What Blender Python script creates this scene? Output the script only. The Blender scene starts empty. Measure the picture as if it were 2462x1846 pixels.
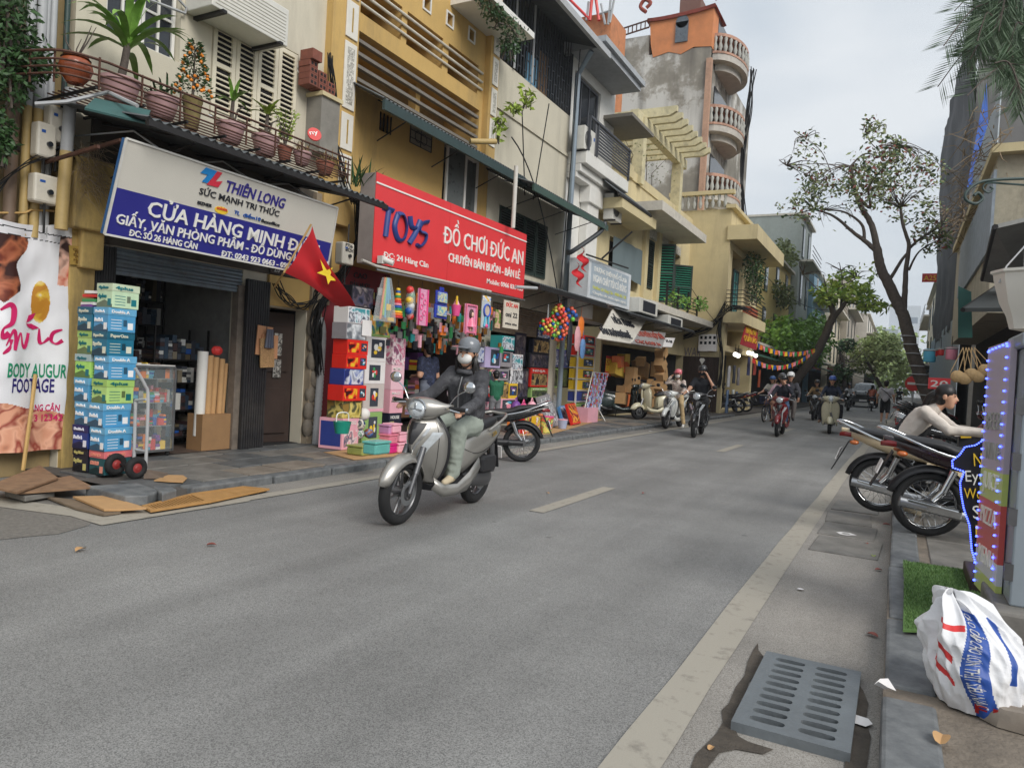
import bpy,math,random
import numpy as np
from mathutils import Vector,Matrix,noise as mnoise
R=math.radians
random.seed(7)
SC=bpy.context.scene
COL=SC.collection
# camera
FPX,CX,CY,WI,HI,EYE=1750.,1231.,923.,2462.,1846.,1.45
YAW,PITCH,ROLL=R(27.94),R(-1.207),R(3.2)
_c,_s=math.cos(ROLL),math.sin(ROLL)
FW=np.array([-math.sin(YAW)*math.cos(PITCH),math.cos(YAW)*math.cos(PITCH),math.sin(PITCH)])
_r0=np.array([math.cos(YAW),math.sin(YAW),0]);_u0=np.cross(_r0,FW)
RT=_c*_r0+_s*_u0;UP=-_s*_r0+_c*_u0
cam_d=bpy.data.cameras.new('camera');cam=bpy.data.objects.new('camera',cam_d);COL.objects.link(cam)
cam_d.sensor_width=36;cam_d.lens=36*FPX/WI;cam_d.clip_end=2000;cam_d.clip_start=.05
_m=Matrix(((RT[0],UP[0],-FW[0],0),(RT[1],UP[1],-FW[1],0),(RT[2],UP[2],-FW[2],EYE),(0,0,0,1)))
cam.matrix_world=_m
SC.camera=cam
# world: overcast sky
wd=bpy.data.worlds.new('World');SC.world=wd;wd.use_nodes=True
SUN_EL,SUN_AZ=R(37),R(62)
def world_nodes():
 nt=wd.node_tree;N=nt.nodes;Lk=nt.links
 N.clear()
 out=N.new('ShaderNodeOutputWorld');bg=N.new('ShaderNodeBackground');Lk.new(bg.outputs[0],out.inputs[0])
 sky=N.new('ShaderNodeTexSky');sky.sky_type='NISHITA';sky.sun_disc=False
 sky.sun_elevation=SUN_EL;sky.sun_rotation=R(118);sky.air_density=1.5;sky.dust_density=4
 tc=N.new('ShaderNodeTexCoord');mp=N.new('ShaderNodeMapping');mp.inputs['Scale'].default_value=(1,1,2.2)
 Lk.new(tc.outputs['Generated'],mp.inputs[0])
 nz=N.new('ShaderNodeTexNoise');nz.inputs['Scale'].default_value=2.4;nz.inputs['Detail'].default_value=7;nz.inputs['Roughness'].default_value=.5
 nz.inputs['Distortion'].default_value=.4
 Lk.new(mp.outputs[0],nz.inputs['Vector'])
 rp=N.new('ShaderNodeValToRGB')
 rp.color_ramp.elements[0].position=.34;rp.color_ramp.elements[0].color=(4.7,5.25,5.85,1)
 rp.color_ramp.elements[1].position=.62;rp.color_ramp.elements[1].color=(6.4,6.7,7.0,1)
 Lk.new(nz.outputs['Fac'],rp.inputs[0])
 mx=N.new('ShaderNodeMix');mx.data_type='RGBA';mx.inputs[0].default_value=.93
 Lk.new(sky.outputs[0],mx.inputs[6]);Lk.new(rp.outputs[0],mx.inputs[7])
 Lk.new(mx.outputs[2],bg.inputs['Color']);bg.inputs['Strength'].default_value=.085
world_nodes()
sun_d=bpy.data.lights.new('sun','SUN');sun=bpy.data.objects.new('sun',sun_d);COL.objects.link(sun)
sun_d.energy=1.5;sun_d.angle=R(30);sun_d.color=(1,.97,.92)
_az=R(-28)
_sd=Vector((math.cos(_az)*math.cos(SUN_EL),math.sin(_az)*math.cos(SUN_EL),math.sin(SUN_EL)))
sun.rotation_euler=(-_sd).to_track_quat('-Z','Y').to_euler()
sun.location=(10,-5,30)
SC.view_settings.view_transform='Standard';SC.view_settings.look='None'
SC.view_settings.exposure=0.62;SC.view_settings.gamma=1;SC.view_settings.use_curve_mapping=False
SC.render.engine='CYCLES'
try:
 SC.cycles.max_bounces=6;SC.cycles.diffuse_bounces=3;SC.cycles.glossy_bounces=3;SC.cycles.transmission_bounces=4;SC.cycles.transparent_max_bounces=12
 SC.cycles.use_denoising=True;SC.cycles.caustics_reflective=False;SC.cycles.caustics_refractive=False
except Exception:pass
# pixel of the photograph -> point on a plane of the place
def ray(px,py):
 return FW*FPX+RT*(px-CX)-UP*(py-CY)
def W(px,py,X=None,Y=None,Z=None):
 d=ray(px,py)
 t=(X)/d[0]if X is not None else(Y)/d[1]if Y is not None else(Z-EYE)/d[2]
 return Vector((d[0]*t,d[1]*t,EYE+d[2]*t))
def D(px,py,dist):
 d=ray(px,py)/FPX*dist
 return Vector((d[0],d[1],d[2]+EYE))
 # materials
def lin(c):
 if isinstance(c,str):c=tuple(int(c[i:i+2],16)for i in(0,2,4))
 if max(c)>1.0:c=tuple(((x/255)/12.92 if x/255<=.04045 else((x/255+.055)/1.055)**2.4)for x in c)
 return tuple(c[:3])
MATS={}
def mat(name,col,rough=.6,metal=0.,var=.12,scale=6.,bump=0.,bscale=40.,coat=0.,dirt=0.,dcol=(.05,.045,.04),dscale=1.2,trans=0.,emit=0.,alpha=1.,streak=False,spec=None):
 if name in MATS:return MATS[name]
 m=bpy.data.materials.new(name);MATS[name]=m;m.use_nodes=True
 nt=m.node_tree;N=nt.nodes;Lk=nt.links
 p=N['Principled BSDF'];c=lin(col)
 p.inputs['Roughness'].default_value=rough;p.inputs['Metallic'].default_value=metal
 p.inputs['Base Color'].default_value=(*c,1)
 if spec is not None:p.inputs['Specular IOR Level'].default_value=spec
 if coat:p.inputs['Coat Weight'].default_value=coat;p.inputs['Coat Roughness'].default_value=.08
 if trans:p.inputs['Transmission Weight'].default_value=trans
 if alpha<1:p.inputs['Alpha'].default_value=alpha
 if emit:p.inputs['Emission Color'].default_value=(*c,1);p.inputs['Emission Strength'].default_value=emit
 if var or bump or dirt:
  tc=N.new('ShaderNodeTexCoord');co=tc.outputs['Object']
 last=None
 if var:
  nz=N.new('ShaderNodeTexNoise');nz.inputs['Scale'].default_value=scale;nz.inputs['Detail'].default_value=8;nz.inputs['Roughness'].default_value=.65
  Lk.new(co,nz.inputs['Vector'])
  mr=N.new('ShaderNodeMapRange');mr.inputs[1].default_value=.3;mr.inputs[2].default_value=.7
  mr.inputs[3].default_value=1-var;mr.inputs[4].default_value=1+var
  Lk.new(nz.outputs['Fac'],mr.inputs[0])
  mx=N.new('ShaderNodeMix');mx.data_type='RGBA';mx.blend_type='MULTIPLY';mx.inputs[0].default_value=1
  mx.inputs[6].default_value=(*c,1);Lk.new(mr.outputs[0],mx.inputs[7]);last=mx.outputs[2]
  mr2=N.new('ShaderNodeMapRange');mr2 .inputs[3].default_value=max(.02,rough-.12);mr2 .inputs[4].default_value=min(1,rough+.12)
  Lk.new(nz.outputs['Fac'],mr2 .inputs[0]);Lk.new(mr2 .outputs[0],p.inputs['Roughness'])
 if dirt:
  nd=N.new('ShaderNodeTexNoise');nd.inputs['Scale'].default_value=dscale;nd.inputs['Detail'].default_value=10;nd.inputs['Roughness'].default_value=.72
  if streak:
   mp=N.new('ShaderNodeMapping');mp.inputs['Scale'].default_value=(1,1,.18);Lk.new(co,mp.inputs[0]);Lk.new(mp.outputs[0],nd.inputs['Vector'])
  else:Lk.new(co,nd.inputs['Vector'])
  r2=N.new('ShaderNodeMapRange');r2 .inputs[1].default_value=.5;r2 .inputs[2].default_value=.78;r2 .inputs[3].default_value=0;r2 .inputs[4].default_value=dirt
  Lk.new(nd.outputs['Fac'],r2 .inputs[0])
  mx2=N.new('ShaderNodeMix');mx2 .data_type='RGBA';Lk.new(r2 .outputs[0],mx2 .inputs[0])
  if last:Lk.new(last,mx2 .inputs[6])
  else:mx2 .inputs[6].default_value=(*c,1)
  mx2 .inputs[7].default_value=(*dcol,1);last=mx2 .outputs[2]
 if last:Lk.new(last,p.inputs['Base Color'])
 if bump:
  nb=N.new('ShaderNodeTexNoise');nb.inputs['Scale'].default_value=bscale;nb.inputs['Detail'].default_value=6
  Lk.new(co,nb.inputs['Vector'])
  b=N.new('ShaderNodeBump');b.inputs['Strength'].default_value=bump;b.inputs['Distance'].default_value=.01
  Lk.new(nb.outputs['Fac'],b.inputs['Height']);Lk.new(b.outputs[0],p.inputs['Normal'])
 return m
def pic(name,cols,scale=14.,rough=.35,seed=0.,stretch=(1,1,1)):
 0
 if name in MATS:return MATS[name]
 m=bpy.data.materials.new(name);MATS[name]=m;m.use_nodes=True
 nt=m.node_tree;N=nt.nodes;Lk=nt.links;p=N['Principled BSDF'];p.inputs['Roughness'].default_value=rough
 tc=N.new('ShaderNodeTexCoord');mp=N.new('ShaderNodeMapping');mp.inputs['Location'].default_value=(seed,seed*1.7,seed*.6);mp.inputs['Scale'].default_value=stretch
 Lk.new(tc.outputs['Object'],mp.inputs[0])
 nz=N.new('ShaderNodeTexNoise');nz.inputs['Scale'].default_value=scale*.62;nz.inputs['Detail'].default_value=2.2;nz.inputs['Roughness'].default_value=.45;nz.inputs['Distortion'].default_value=.35
 Lk.new(mp.outputs[0],nz.inputs['Vector'])
 rp=N.new('ShaderNodeValToRGB')
 e=rp.color_ramp.elements
 n=len(cols)
 for i,c in enumerate(cols):
  pos=.3+.4*i/n
  if i<2:el=e[i];el.position=pos
  else:el=e.new(pos)
  el.color=(*lin(c),1)
 Lk.new(nz.outputs['Fac'],rp.inputs[0]);Lk.new(rp.outputs[0],p.inputs['Base Color'])
 return m
def glass(name='glass',col=(200,215,215),alpha=.25,rough=.05):
 return mat(name,col,rough,var=0,alpha=alpha,spec=.8)
 # mesh building
ORG={}
class MB:
 def __init__(s):s.v=[];s.f=[];s.m=[]
 def add(s,vs,fs,mi=0):
  o=len(s.v);s.v+=[tuple(q)for q in vs];s.f+=[tuple(i+o for i in f)for f in fs];s.m+=[mi]*len(fs);return s
 def box(s,c,d,rz=0,mi=0,M=None):
  x,y,z=d[0]/2,d[1]/2,d[2]/2
  vs=[Vector((i*x,j*y,k*z))for i in(-1,1)for j in(-1,1)for k in(-1,1)]
  if M is not None:vs=[M@q for q in vs]
  elif rz:q_=Matrix.Rotation(rz,3,'Z');vs=[q_@q for q in vs]
  vs=[q+Vector(c)for q in vs]
  return s.add(vs,[(0,1,3,2),(4,6,7,5),(0,4,5,1),(2,3,7,6),(0,2,6,4),(1,5,7,3)],mi)
 def bb(s,a,b,mi=0):
  return s.box([(a[i]+b[i])/2 for i in range(3)],[abs(b[i]-a[i])for i in range(3)],0,mi)
 def quad(s,a,b,c,d,mi=0):return s.add([a,b,c,d],[(0,1,2,3)],mi)
 def poly(s,pts,mi=0):return s.add(pts,[tuple(range(len(pts)))],mi)
 def prism(s,pts,vec,mi=0):
  n=len(pts);vec=Vector(vec);a=[Vector(q)for q in pts];b=[q+vec for q in a]
  return s.add(a+b,[tuple(range(n))[::-1],tuple(range(n,2*n))]+[(i,(i+1)%n,n+(i+1)%n,n+i)for i in range(n)],mi)
 def plate(s,pts,t,mi=0):
  a=[Vector(q)for q in pts];n=(a[1]-a[0]).cross(a[2]-a[0]).normalized()
  return s.prism([q-n*t/2 for q in a],n*t,mi)
 def loft(s,rings,mi=0,caps=True,closed=True):
  n=len(rings[0]);o=[]
  fs=[]
  for r in rings:o+=list(r)
  for i in range(len(rings)-1):
   for j in range(n if closed else n-1):
    k=(j+1)%n;fs.append((i*n+j,i*n+k,(i+1)*n+k,(i+1)*n+j))
  if caps and closed:
   fs.append(tuple(range(n))[::-1]);fs.append(tuple((len(rings)-1)*n+j for j in range(n)))
  return s.add(o,fs,mi)
 def tube(s,pts,r,n=6,mi=0,caps=True,flat=1.):
  pts=[Vector(q)for q in pts];k=len(pts)
  rr=r if isinstance(r,(list,tuple))else[r]*k
  rings=[];prev=None
  for i in range(k):
   t=(pts[min(i+1,k-1)]-pts[max(i-1,0)])
   if t.length<1e-9:t=Vector((0,0,1))
   t.normalize()
   if prev is None:
    a=t.orthogonal().normalized()
   else:
    a=prev-t*prev.dot(t)
    a=a.normalized()if a.length>1e-6 else t.orthogonal().normalized()
   prev=a;b=t.cross(a)
   rings.append([pts[i]+(a*math.cos(2*math.pi*j/n)+b*math.sin(2*math.pi*j/n)*flat)*rr[i]for j in range(n)])
  return s.loft(rings,mi,caps)
 def lathe(s,prof,n=16,M=None,mi=0,caps=True):
  M=M or Matrix()
  return s.loft([[M@Vector((r*math.cos(2*math.pi*j/n),r*math.sin(2*math.pi*j/n),z))for j in range(n)]for r,z in prof],mi,caps)
 def ell(s,c,r,n=12,m=8,M=None,mi=0):
  c=Vector(c);r=(r,r,r)if not hasattr(r,'__len__')else r
  rings=[]
  for i in range(1,m):
   a=math.pi*i/m
   ring=[Vector((r[0]*math.sin(a)*math.cos(2*math.pi*j/n),r[1]*math.sin(a)*math.sin(2*math.pi*j/n),-r[2]*math.cos(a)))for j in range(n)]
   rings.append([c+(M@q if M is not None else q)for q in ring])
  return s.loft(rings,mi)
 def torus(s,c,Rr,r,axis='Y',n=28,m=8,mi=0,sx=1.):
  c=Vector(c);rings=[]
  for i in range(n):
   a=2*math.pi*i/n;ring=[]
   for j in range(m):
    b=2*math.pi*j/m;q=(Rr+r*math.cos(b));h=r*math.sin(b)*sx
    x,z=q*math.cos(a),q*math.sin(a)
    ring.append(c+(Vector((x,h,z))if axis=='Y' else Vector((h,x,z))if axis=='X' else Vector((x,z,h))))
   rings.append(ring)
  fs=[(i*m+j,i*m+(j+1)%m,((i+1)%n)*m+(j+1)%m,((i+1)%n)*m+j)for i in range(n)for j in range(m)]
  return s.add([q for r_ in rings for q in r_],fs,mi)
 def xf(s,M):
  s.v=[tuple(M@Vector(q))for q in s.v];return s
 def build(s,name,mats,parent=None,smooth=None,bevel=0,local=False,**tags):
  org=Vector((0,0,0))
  if parent is not None and not local:org=ORG.get(parent.name,org)
  me=bpy.data.meshes.new(name)
  me.from_pydata([(q[0]-org.x,q[1]-org.y,q[2]-org.z)for q in s.v],[],s.f)
  mats=mats if isinstance(mats,(list,tuple))else[mats]
  for q in mats:me.materials.append(q)
  if len(mats)>1:me.polygons.foreach_set('material_index',s.m)
  if smooth is not None:
   me.shade_smooth();me.set_sharp_from_angle(angle=R(smooth))
  o=bpy.data.objects.new(name,me);COL.objects.link(o)
  if parent is not None:o.parent=parent;ORG[o.name]=org
  if bevel:
   b=o.modifiers.new('bevel','BEVEL');b.width=bevel;b.segments=2;b.limit_method='ANGLE'
  for k_,v_ in tags.items():o[k_]=v_
  return o
def thing(name,label,cat,loc=(0,0,0),rz=0.,group=None,rot=None,local=False):
 o=bpy.data.objects.new(name,None);COL.objects.link(o)
 o.location=loc;o.rotation_euler=rot if rot else(0,0,rz);o.empty_display_size=.1
 o['label']=label;o['category']=cat
 if group:o['group']=group
 ORG[o.name]=Vector((0,0,0))if(rz or rot or local)else Vector(loc)
 return o
def tag(o,label,cat,group=None,kind=None):
 o['label']=label;o['category']=cat
 if group:o['group']=group
 if kind:o['kind']=kind
 return o
def struct(o,label=None):
 o['kind']='structure'
 if label:o['label']=label
 return o
def dup(root,loc=None,rz=None,label=None,group=None,mats=None):
 def cp(o,par):
  c=o.copy();COL.objects.link(c)
  if par is not None:c.parent=par
  for ch in o.children:cp(ch,c)
  return c
 r=cp(root,None)
 if loc is not None:r.location=loc
 if rz is not None:r.rotation_euler=(0,0,rz)
 if label:r['label']=label
 if group:r['group']=group
 return r
def interp(pts,n):
 0
 P=[Vector(p)for p in pts];out=[]
 for i in range(len(P)-1):
  a,b,c,d=P[max(i-1,0)],P[i],P[i+1],P[min(i+2,len(P)-1)]
  for k in range(n):
   t=k/n
   out.append(.5*((2*b)+(c-a)*t+(2*a-5*b+4*c-d)*t*t+(3*b-a-3*c+d)*t**3))
 out.append(P[-1]);return out
def text_mesh(s,size=1.,bold=0.,extrude=.004,shear=0.):
 cu=bpy.data.curves.new('t','FONT');cu.body=s;cu.size=size;cu.offset=bold*size;cu.extrude=extrude;cu.resolution_u=2;cu.shear=shear
 o=bpy.data.objects.new('t',cu);COL.objects.link(o)
 dg=bpy.context.evaluated_depsgraph_get();dg.update()
 me=bpy.data.meshes.new_from_object(o.evaluated_get(dg))
 bpy.data.objects.remove(o);bpy.data.curves.remove(cu)
 vs=[v.co.copy()for v in me.vertices];fs=[tuple(p.vertices)for p in me.polygons]
 bpy.data.meshes.remove(me)
 return vs,fs
def text_on(mb,s,o,ux,uy,h,w=None,bold=.012,extrude=.004,align='L',mi=0,shear=0.,off=.004):
 0
 b_=s.replace('Đ','D');vs,fs=text_mesh(b_,1.,bold,0.02,shear)
 if s!=b_:
  wD=max(v.x for v in text_mesh('D',1.,bold,.02,shear)[0])
  for i,ch in enumerate(s):
   if ch=='Đ':l=max(v.x for v in text_mesh(b_[:i+1],1.,bold,.02,shear)[0])-wD*.93;q=len(vs);vs=vs+[Vector((x,y,z))for z in(.001,.021)for x,y in((l-.09,.32),(l+.3,.32),(l+.3,.41),(l-.09,.41))];fs=fs+[(q+4,q+5,q+6,q+7),(q,q+1,q+5,q+4),(q+1,q+2,q+6,q+5),(q+2,q+3,q+7,q+6),(q+3,q,q+4,q+7)]
 if not vs:return
 xs=[v.x for v in vs];x0,x1=min(xs),max(xs)
 cap=.73
 sy=h/cap;sx=sy if w is None else w/(x1-x0)
 ux=Vector(ux).normalized();uy=Vector(uy).normalized();n=ux.cross(uy);o=Vector(o)
 dx=x0 if align=='L' else(x0+x1)/2 if align=='C' else x1
 mb.add([o+ux*((v.x-dx)*sx)+uy*(v.y*sy)+n*(off+v.z/0.02*extrude)for v in vs],fs,mi)
def wire(pts,sag=0.,n=10):
 P=[Vector(p)for p in pts];out=[]
 for a,b in zip(P,P[1:]):
  for i in range(n):
   t=i/n;q=a.lerp(b,t);q.z-=sag*4*t*(1-t);out.append(q)
 out.append(P[-1]);return out
XF=-8.2
def bend(y):return .00036*y*y if 0<y<55 else .00036*55*55+.0396*(y-55)if y>=55 else 0
# GROUND
def ground_mat(name,base,light,dark,rough,grain=180,bumpd=.004,stain=.35,spec=.3):
 m=bpy.data.materials.new(name);MATS[name]=m;m.use_nodes=True
 nt=m.node_tree;N=nt.nodes;Lk=nt.links;p=N['Principled BSDF']
 p.inputs['Specular IOR Level'].default_value=spec
 tc=N.new('ShaderNodeTexCoord');co=tc.outputs['Object']
 def noise(sc,det=6,ro=.6):
  n=N.new('ShaderNodeTexNoise');n.inputs['Scale'].default_value=sc;n.inputs['Detail'].default_value=det;n.inputs['Roughness'].default_value=ro
  Lk.new(co,n.inputs['Vector']);return n.outputs['Fac']
 vo=N.new('ShaderNodeTexVoronoi');vo.inputs['Scale'].default_value=grain;Lk.new(co,vo.inputs['Vector'])
 r1=N.new('ShaderNodeValToRGB');e=r1 .color_ramp.elements
 e[0].position=.12;e[0].color=(*dark,1);e[1].position=.8;e[1].color=(*light,1);k=e.new(.4);k.color=(*base,1)
 sep=N.new('ShaderNodeSeparateColor');Lk.new(vo.outputs['Color'],sep.inputs[0]);Lk.new(sep.outputs[0],r1 .inputs[0])
 big=noise(.55,8,.65)
 mr=N.new('ShaderNodeMapRange');mr.inputs[1].default_value=.3;mr.inputs[2].default_value=.7;mr.inputs[3].default_value=1-stain;mr.inputs[4].default_value=1+stain*.7
 Lk.new(big,mr.inputs[0])
 mx=N.new('ShaderNodeMix');mx.data_type='RGBA';mx.blend_type='MULTIPLY';mx.inputs[0].default_value=1
 Lk.new(r1 .outputs[0],mx.inputs[6]);Lk.new(mr.outputs[0],mx.inputs[7])
 mp=N.new('ShaderNodeMapping');mp.inputs['Scale'].default_value=(1.6,.09,1);Lk.new(co,mp.inputs[0]);ns=N.new('ShaderNodeTexNoise');ns.inputs['Scale'].default_value=1.2;ns.inputs['Detail'].default_value=5;Lk.new(mp.outputs[0],ns.inputs['Vector'])
 ms=N.new('ShaderNodeMapRange');ms.inputs[1].default_value=.3;ms.inputs[2].default_value=.7;ms.inputs[3].default_value=.84;ms.inputs[4].default_value=1.14;Lk.new(ns.outputs['Fac'],ms.inputs[0])
 m3=N.new('ShaderNodeMix');m3 .data_type='RGBA';m3 .blend_type='MULTIPLY';m3 .inputs[0].default_value=1;Lk.new(mx.outputs[2],m3 .inputs[6]);Lk.new(ms.outputs[0],m3 .inputs[7]);mx=m3
 pn=noise(grain*.42,3,.7);pr_=N.new('ShaderNodeMapRange');pr_.inputs[1].default_value=.58;pr_.inputs[2].default_value=.68;pr_.inputs[3].default_value=1;pr_.inputs[4].default_value=.55;Lk.new(pn,pr_.inputs[0])
 m4=N.new('ShaderNodeMix');m4 .data_type='RGBA';m4 .blend_type='MULTIPLY';m4 .inputs[0].default_value=1;Lk.new(mx.outputs[2],m4 .inputs[6]);Lk.new(pr_.outputs[0],m4 .inputs[7]);mx=m4
 v2=N.new('ShaderNodeTexVoronoi');v2 .inputs['Scale'].default_value=1.3;Lk.new(co,v2 .inputs['Vector'])
 r3=N.new('ShaderNodeMapRange');r3 .inputs[1].default_value=.02;r3 .inputs[2].default_value=.05;r3 .inputs[3].default_value=.45;r3 .inputs[4].default_value=0
 Lk.new(v2 .outputs['Distance'],r3 .inputs[0])
 mx2=N.new('ShaderNodeMix');mx2 .data_type='RGBA';Lk.new(r3 .outputs[0],mx2 .inputs[0]);Lk.new(mx.outputs[2],mx2 .inputs[6]);mx2 .inputs[7].default_value=(.02,.02,.022,1)
 Lk.new(mx2 .outputs[2],p.inputs['Base Color'])
 p.inputs['Roughness'].default_value=rough
 fine=noise(grain*.8,3,.6)
 b=N.new('ShaderNodeBump');b.inputs['Strength'].default_value=.7;b.inputs['Distance'].default_value=bumpd
 Lk.new(fine,b.inputs['Height']);Lk.new(b.outputs[0],p.inputs['Normal'])
 return m
ASPH=ground_mat('asphalt',(.23,.228,.219),(.31,.305,.293),(.15,.148,.144),.72,230,.004,.24,.45)
CONC=ground_mat('concrete_gutter',(.30,.28,.25),(.36,.34,.31),(.22,.2,.18),.85,260,.002,.28)
def mix2(name,a,b,scale,lo,hi,rough=.8,det=8,bump=.3,spec=.3):
 m=bpy.data.materials.new(name);MATS[name]=m;m.use_nodes=True
 nt=m.node_tree;N=nt.nodes;Lk=nt.links;p=N['Principled BSDF'];p.inputs['Roughness'].default_value=rough;p.inputs['Specular IOR Level'].default_value=spec
 tc=N.new('ShaderNodeTexCoord')
 nz=N.new('ShaderNodeTexNoise');nz.inputs['Scale'].default_value=scale;nz.inputs['Detail'].default_value=det;nz.inputs['Roughness'].default_value=.68
 Lk.new(tc.outputs['Object'],nz.inputs['Vector'])
 r=N.new('ShaderNodeValToRGB');e=r.color_ramp.elements
 e[0].position=lo;e[0].color=(*lin(a),1);e[1].position=hi;e[1].color=(*lin(b),1)
 Lk.new(nz.outputs['Fac'],r.inputs[0]);Lk.new(r.outputs[0],p.inputs['Base Color'])
 nb=N.new('ShaderNodeTexNoise');nb.inputs['Scale'].default_value=scale*14;nb.inputs['Detail'].default_value=4;Lk.new(tc.outputs['Object'],nb.inputs['Vector'])
 b_=N.new('ShaderNodeBump');b_.inputs['Strength'].default_value=bump;b_.inputs['Distance'].default_value=.006
 Lk.new(nb.outputs['Fac'],b_.inputs['Height']);Lk.new(b_.outputs[0],p.inputs['Normal'])
 return m
PAINT=mix2('road_paint',(122,117,109),(166,160,148),9,.24,.46,.8)
STONE=[mix2('kerb_stone',(84,87,90),(132,134,134),6,.3,.7,.6),mix2('paving_stone',(96,94,90),(140,136,130),3,.3,.7,.6),mix2('paving_stone_warm',(112,102,92),(150,140,128),3,.3,.7,.65),mix2('paving_stone_dark',(70,72,74),(116,118,118),3,.3,.7,.5)]
MUD=mat('gutter_mud',(78,71,63),.9,var=.35,scale=9,bump=.8,bscale=60)
def strip(x0,x1,y0,y1,z,n=40,wob=0.,seed=0):
 mb=MB();vs=[]
 for i in range(n+1):
  y=y0+(y1-y0)*(i/n)**1.6
  b=bend(y);w=wob*mnoise.noise((seed,y*2.2,0))if wob else 0;w2=wob*mnoise.noise((seed+9,y*2.7,3))if wob else 0
  vs+=[(x0+b+w,y,z),(x1+b+w2,y,z)]
 mb.add(vs,[(2*i,2*i+1,2*i+3,2*i+2)for i in range(n)]);return mb
mb=MB();mb.quad((-600,-100,-.12),(600,-100,-.12),(600,900,-.12),(-600,900,-.12))
struct(mb.build('ground',mat('earth',(96,92,86),.9)))
mb=MB();mb.quad((-60,-12,-.004),(-6.3,-12,-.004),(-6.3,4.7,-.004),(-60,4.7,-.004));struct(mb.build('side_street',ASPH))
road=struct(strip(-6.35,.10,-12,420,0,90).build('road',ASPH))
XL,XR=-5.62,-.87
struct(strip(-6.5,XL-.14,4.6,200,.004,80,.05,5).build('gutter_strip',CONC))
struct(strip(XR+.16,.05,-4,200,.004,80,.02,2).build('gutter_strip',CONC))
o=struct(strip(XL-.15,XL+.02,4.45,160,.008,120,.02,1).build('edge_line',PAINT))
o=struct(strip(XR-.02,XR+.17,-3,160,.008,120,.02,3).build('edge_line',PAINT))
mb=MB()
pts=[W(244,1262,Z=.0085),W(600,1204,Z=.0085),W(600,1190,Z=.0085),W(330,1218,Z=.0085),W(235,1230,Z=.0085),W(120,1212,Z=.0085),W(0,1196,Z=.0085),W(-60,1190,Z=.0085),W(-60,1210,Z=.0085),W(0,1218,Z=.0085),W(170,1240,Z=.0085)]
mb.poly([Vector(q)for q in pts]);struct(mb.build('corner_line',PAINT))
mb=MB();mb.poly([W(-300,1300,Z=.004),W(0,1297,Z=.004),W(60,1290,Z=.004),W(140,1283,Z=.004),W(215,1262,Z=.004),W(240,1225,Z=.004),W(100,1190,Z=.004),W(-300,1180,Z=.004)])
struct(mb.build('asphalt_patch',mat('asphalt_patch',(122,118,112),.85,var=.3,scale=30,bump=.6,bscale=150)))
for i in range(14):
 y0=6.70+i*8.35;y1=y0+2.1
 mb=MB();xm=-3.2
 n=6;vs=[]
 for k in range(n+1):
  y=y0+(y1-y0)*k/n;w=.01*mnoise.noise((y*5,i,0))
  vs+=[(xm-.09+bend(y)+w,y,.006),(xm+.08+bend(y)+w,y,.006)]
 mb.add(vs,[(2*k,2*k+1,2*k+3,2*k+2)for k in range(n)]);struct(mb.build('centre_dash',PAINT))
 # left pavement: bed, stone slabs, kerb stones
PZ=.10
def slab_mesh(dx,dy,t):
 mb=MB();mb.box((0,0,-t/2),(dx,dy,t));return mb
mb=MB()
n=70;vs=[]
for i in range(n+1):
 y=4.5+260*(i/n)**1.7;b=bend(y);vs+=[(-14,y,PZ-.03),(-6.22+b,y,PZ-.03),(-6.22+b,y,-.05)]
mb.add(vs,[(3*i+j,3*i+j+1,3*i+j+4,3*i+j+3)for i in range(n)for j in(0,1)])
pav=struct(mb.build('pavement_left',mat('pavement_bed',(88,84,80),.9,var=.25,scale=4)))
ORG[pav.name]=Vector((0,0,0))
rnd=random.Random(3)
shared={}
def piece(name,dx,dy,t,mt,parent,loc,rz=0,tilt=.004,bev=.006):
 k=(name,round(dx,2),round(dy,2),mt.name)
 if k not in shared:
  o=slab_mesh(dx,dy,t).build(name,mt,None,bevel=bev);shared[k]=o.data
 else:
  o=bpy.data.objects.new(name,shared[k]);COL.objects.link(o)
  b=o.modifiers.new('bevel','BEVEL');b.width=bev;b.segments=1
 o.location=loc;o.rotation_euler=(rnd.uniform(-tilt,tilt),rnd.uniform(-tilt,tilt),rz+rnd.uniform(-tilt,tilt));o.parent=parent
 return o
y=4.6;row=0
while y<26:
 L=.62
 for c in range(4):
  x=-6.62-c*.50-(.0)
  mt=STONE[rnd.choice([1,3,2,3,1])]
  yy=y+(.31 if c%2 else 0)
  piece('paving_slab',.485,L-.018,.05,mt,pav,(x+bend(yy),yy+L/2,PZ+rnd.uniform(-.007,.004)),tilt=.009)
 y+=L
y=4.9
while y<30:
 L=rnd.choice([.8,.95,1.1])
 if not(4.9<y<5.0):
  piece('kerb_stone',.2,L-.02,.18,STONE[0],pav,(-6.25+bend(y),y+L/2,PZ+rnd.uniform(-.012,.006)),rz=rnd.uniform(-.02,.02),bev=.02)
 y+=L
for pts,z,mt in(([(205,1180),(330,1172),(385,1190),(355,1203),(300,1205),(250,1192)],.06,STONE[0]),([(366,1182),(405,1175),(425,1188),(390,1199)],.07,STONE[0])):
 mb=MB();mb.plate([W(px,py,Z=z)for px,py in pts],.1);o=mb.build('kerb_stone',mt,pav,bevel=.015)
mb=MB();mb.plate([W(10,1186,Z=.05),W(60,1200,Z=.05),W(132,1188,Z=.05),W(110,1178,Z=.06)],.05);mb.build('kerb_stone',STONE[1],pav,bevel=.01)
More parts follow.
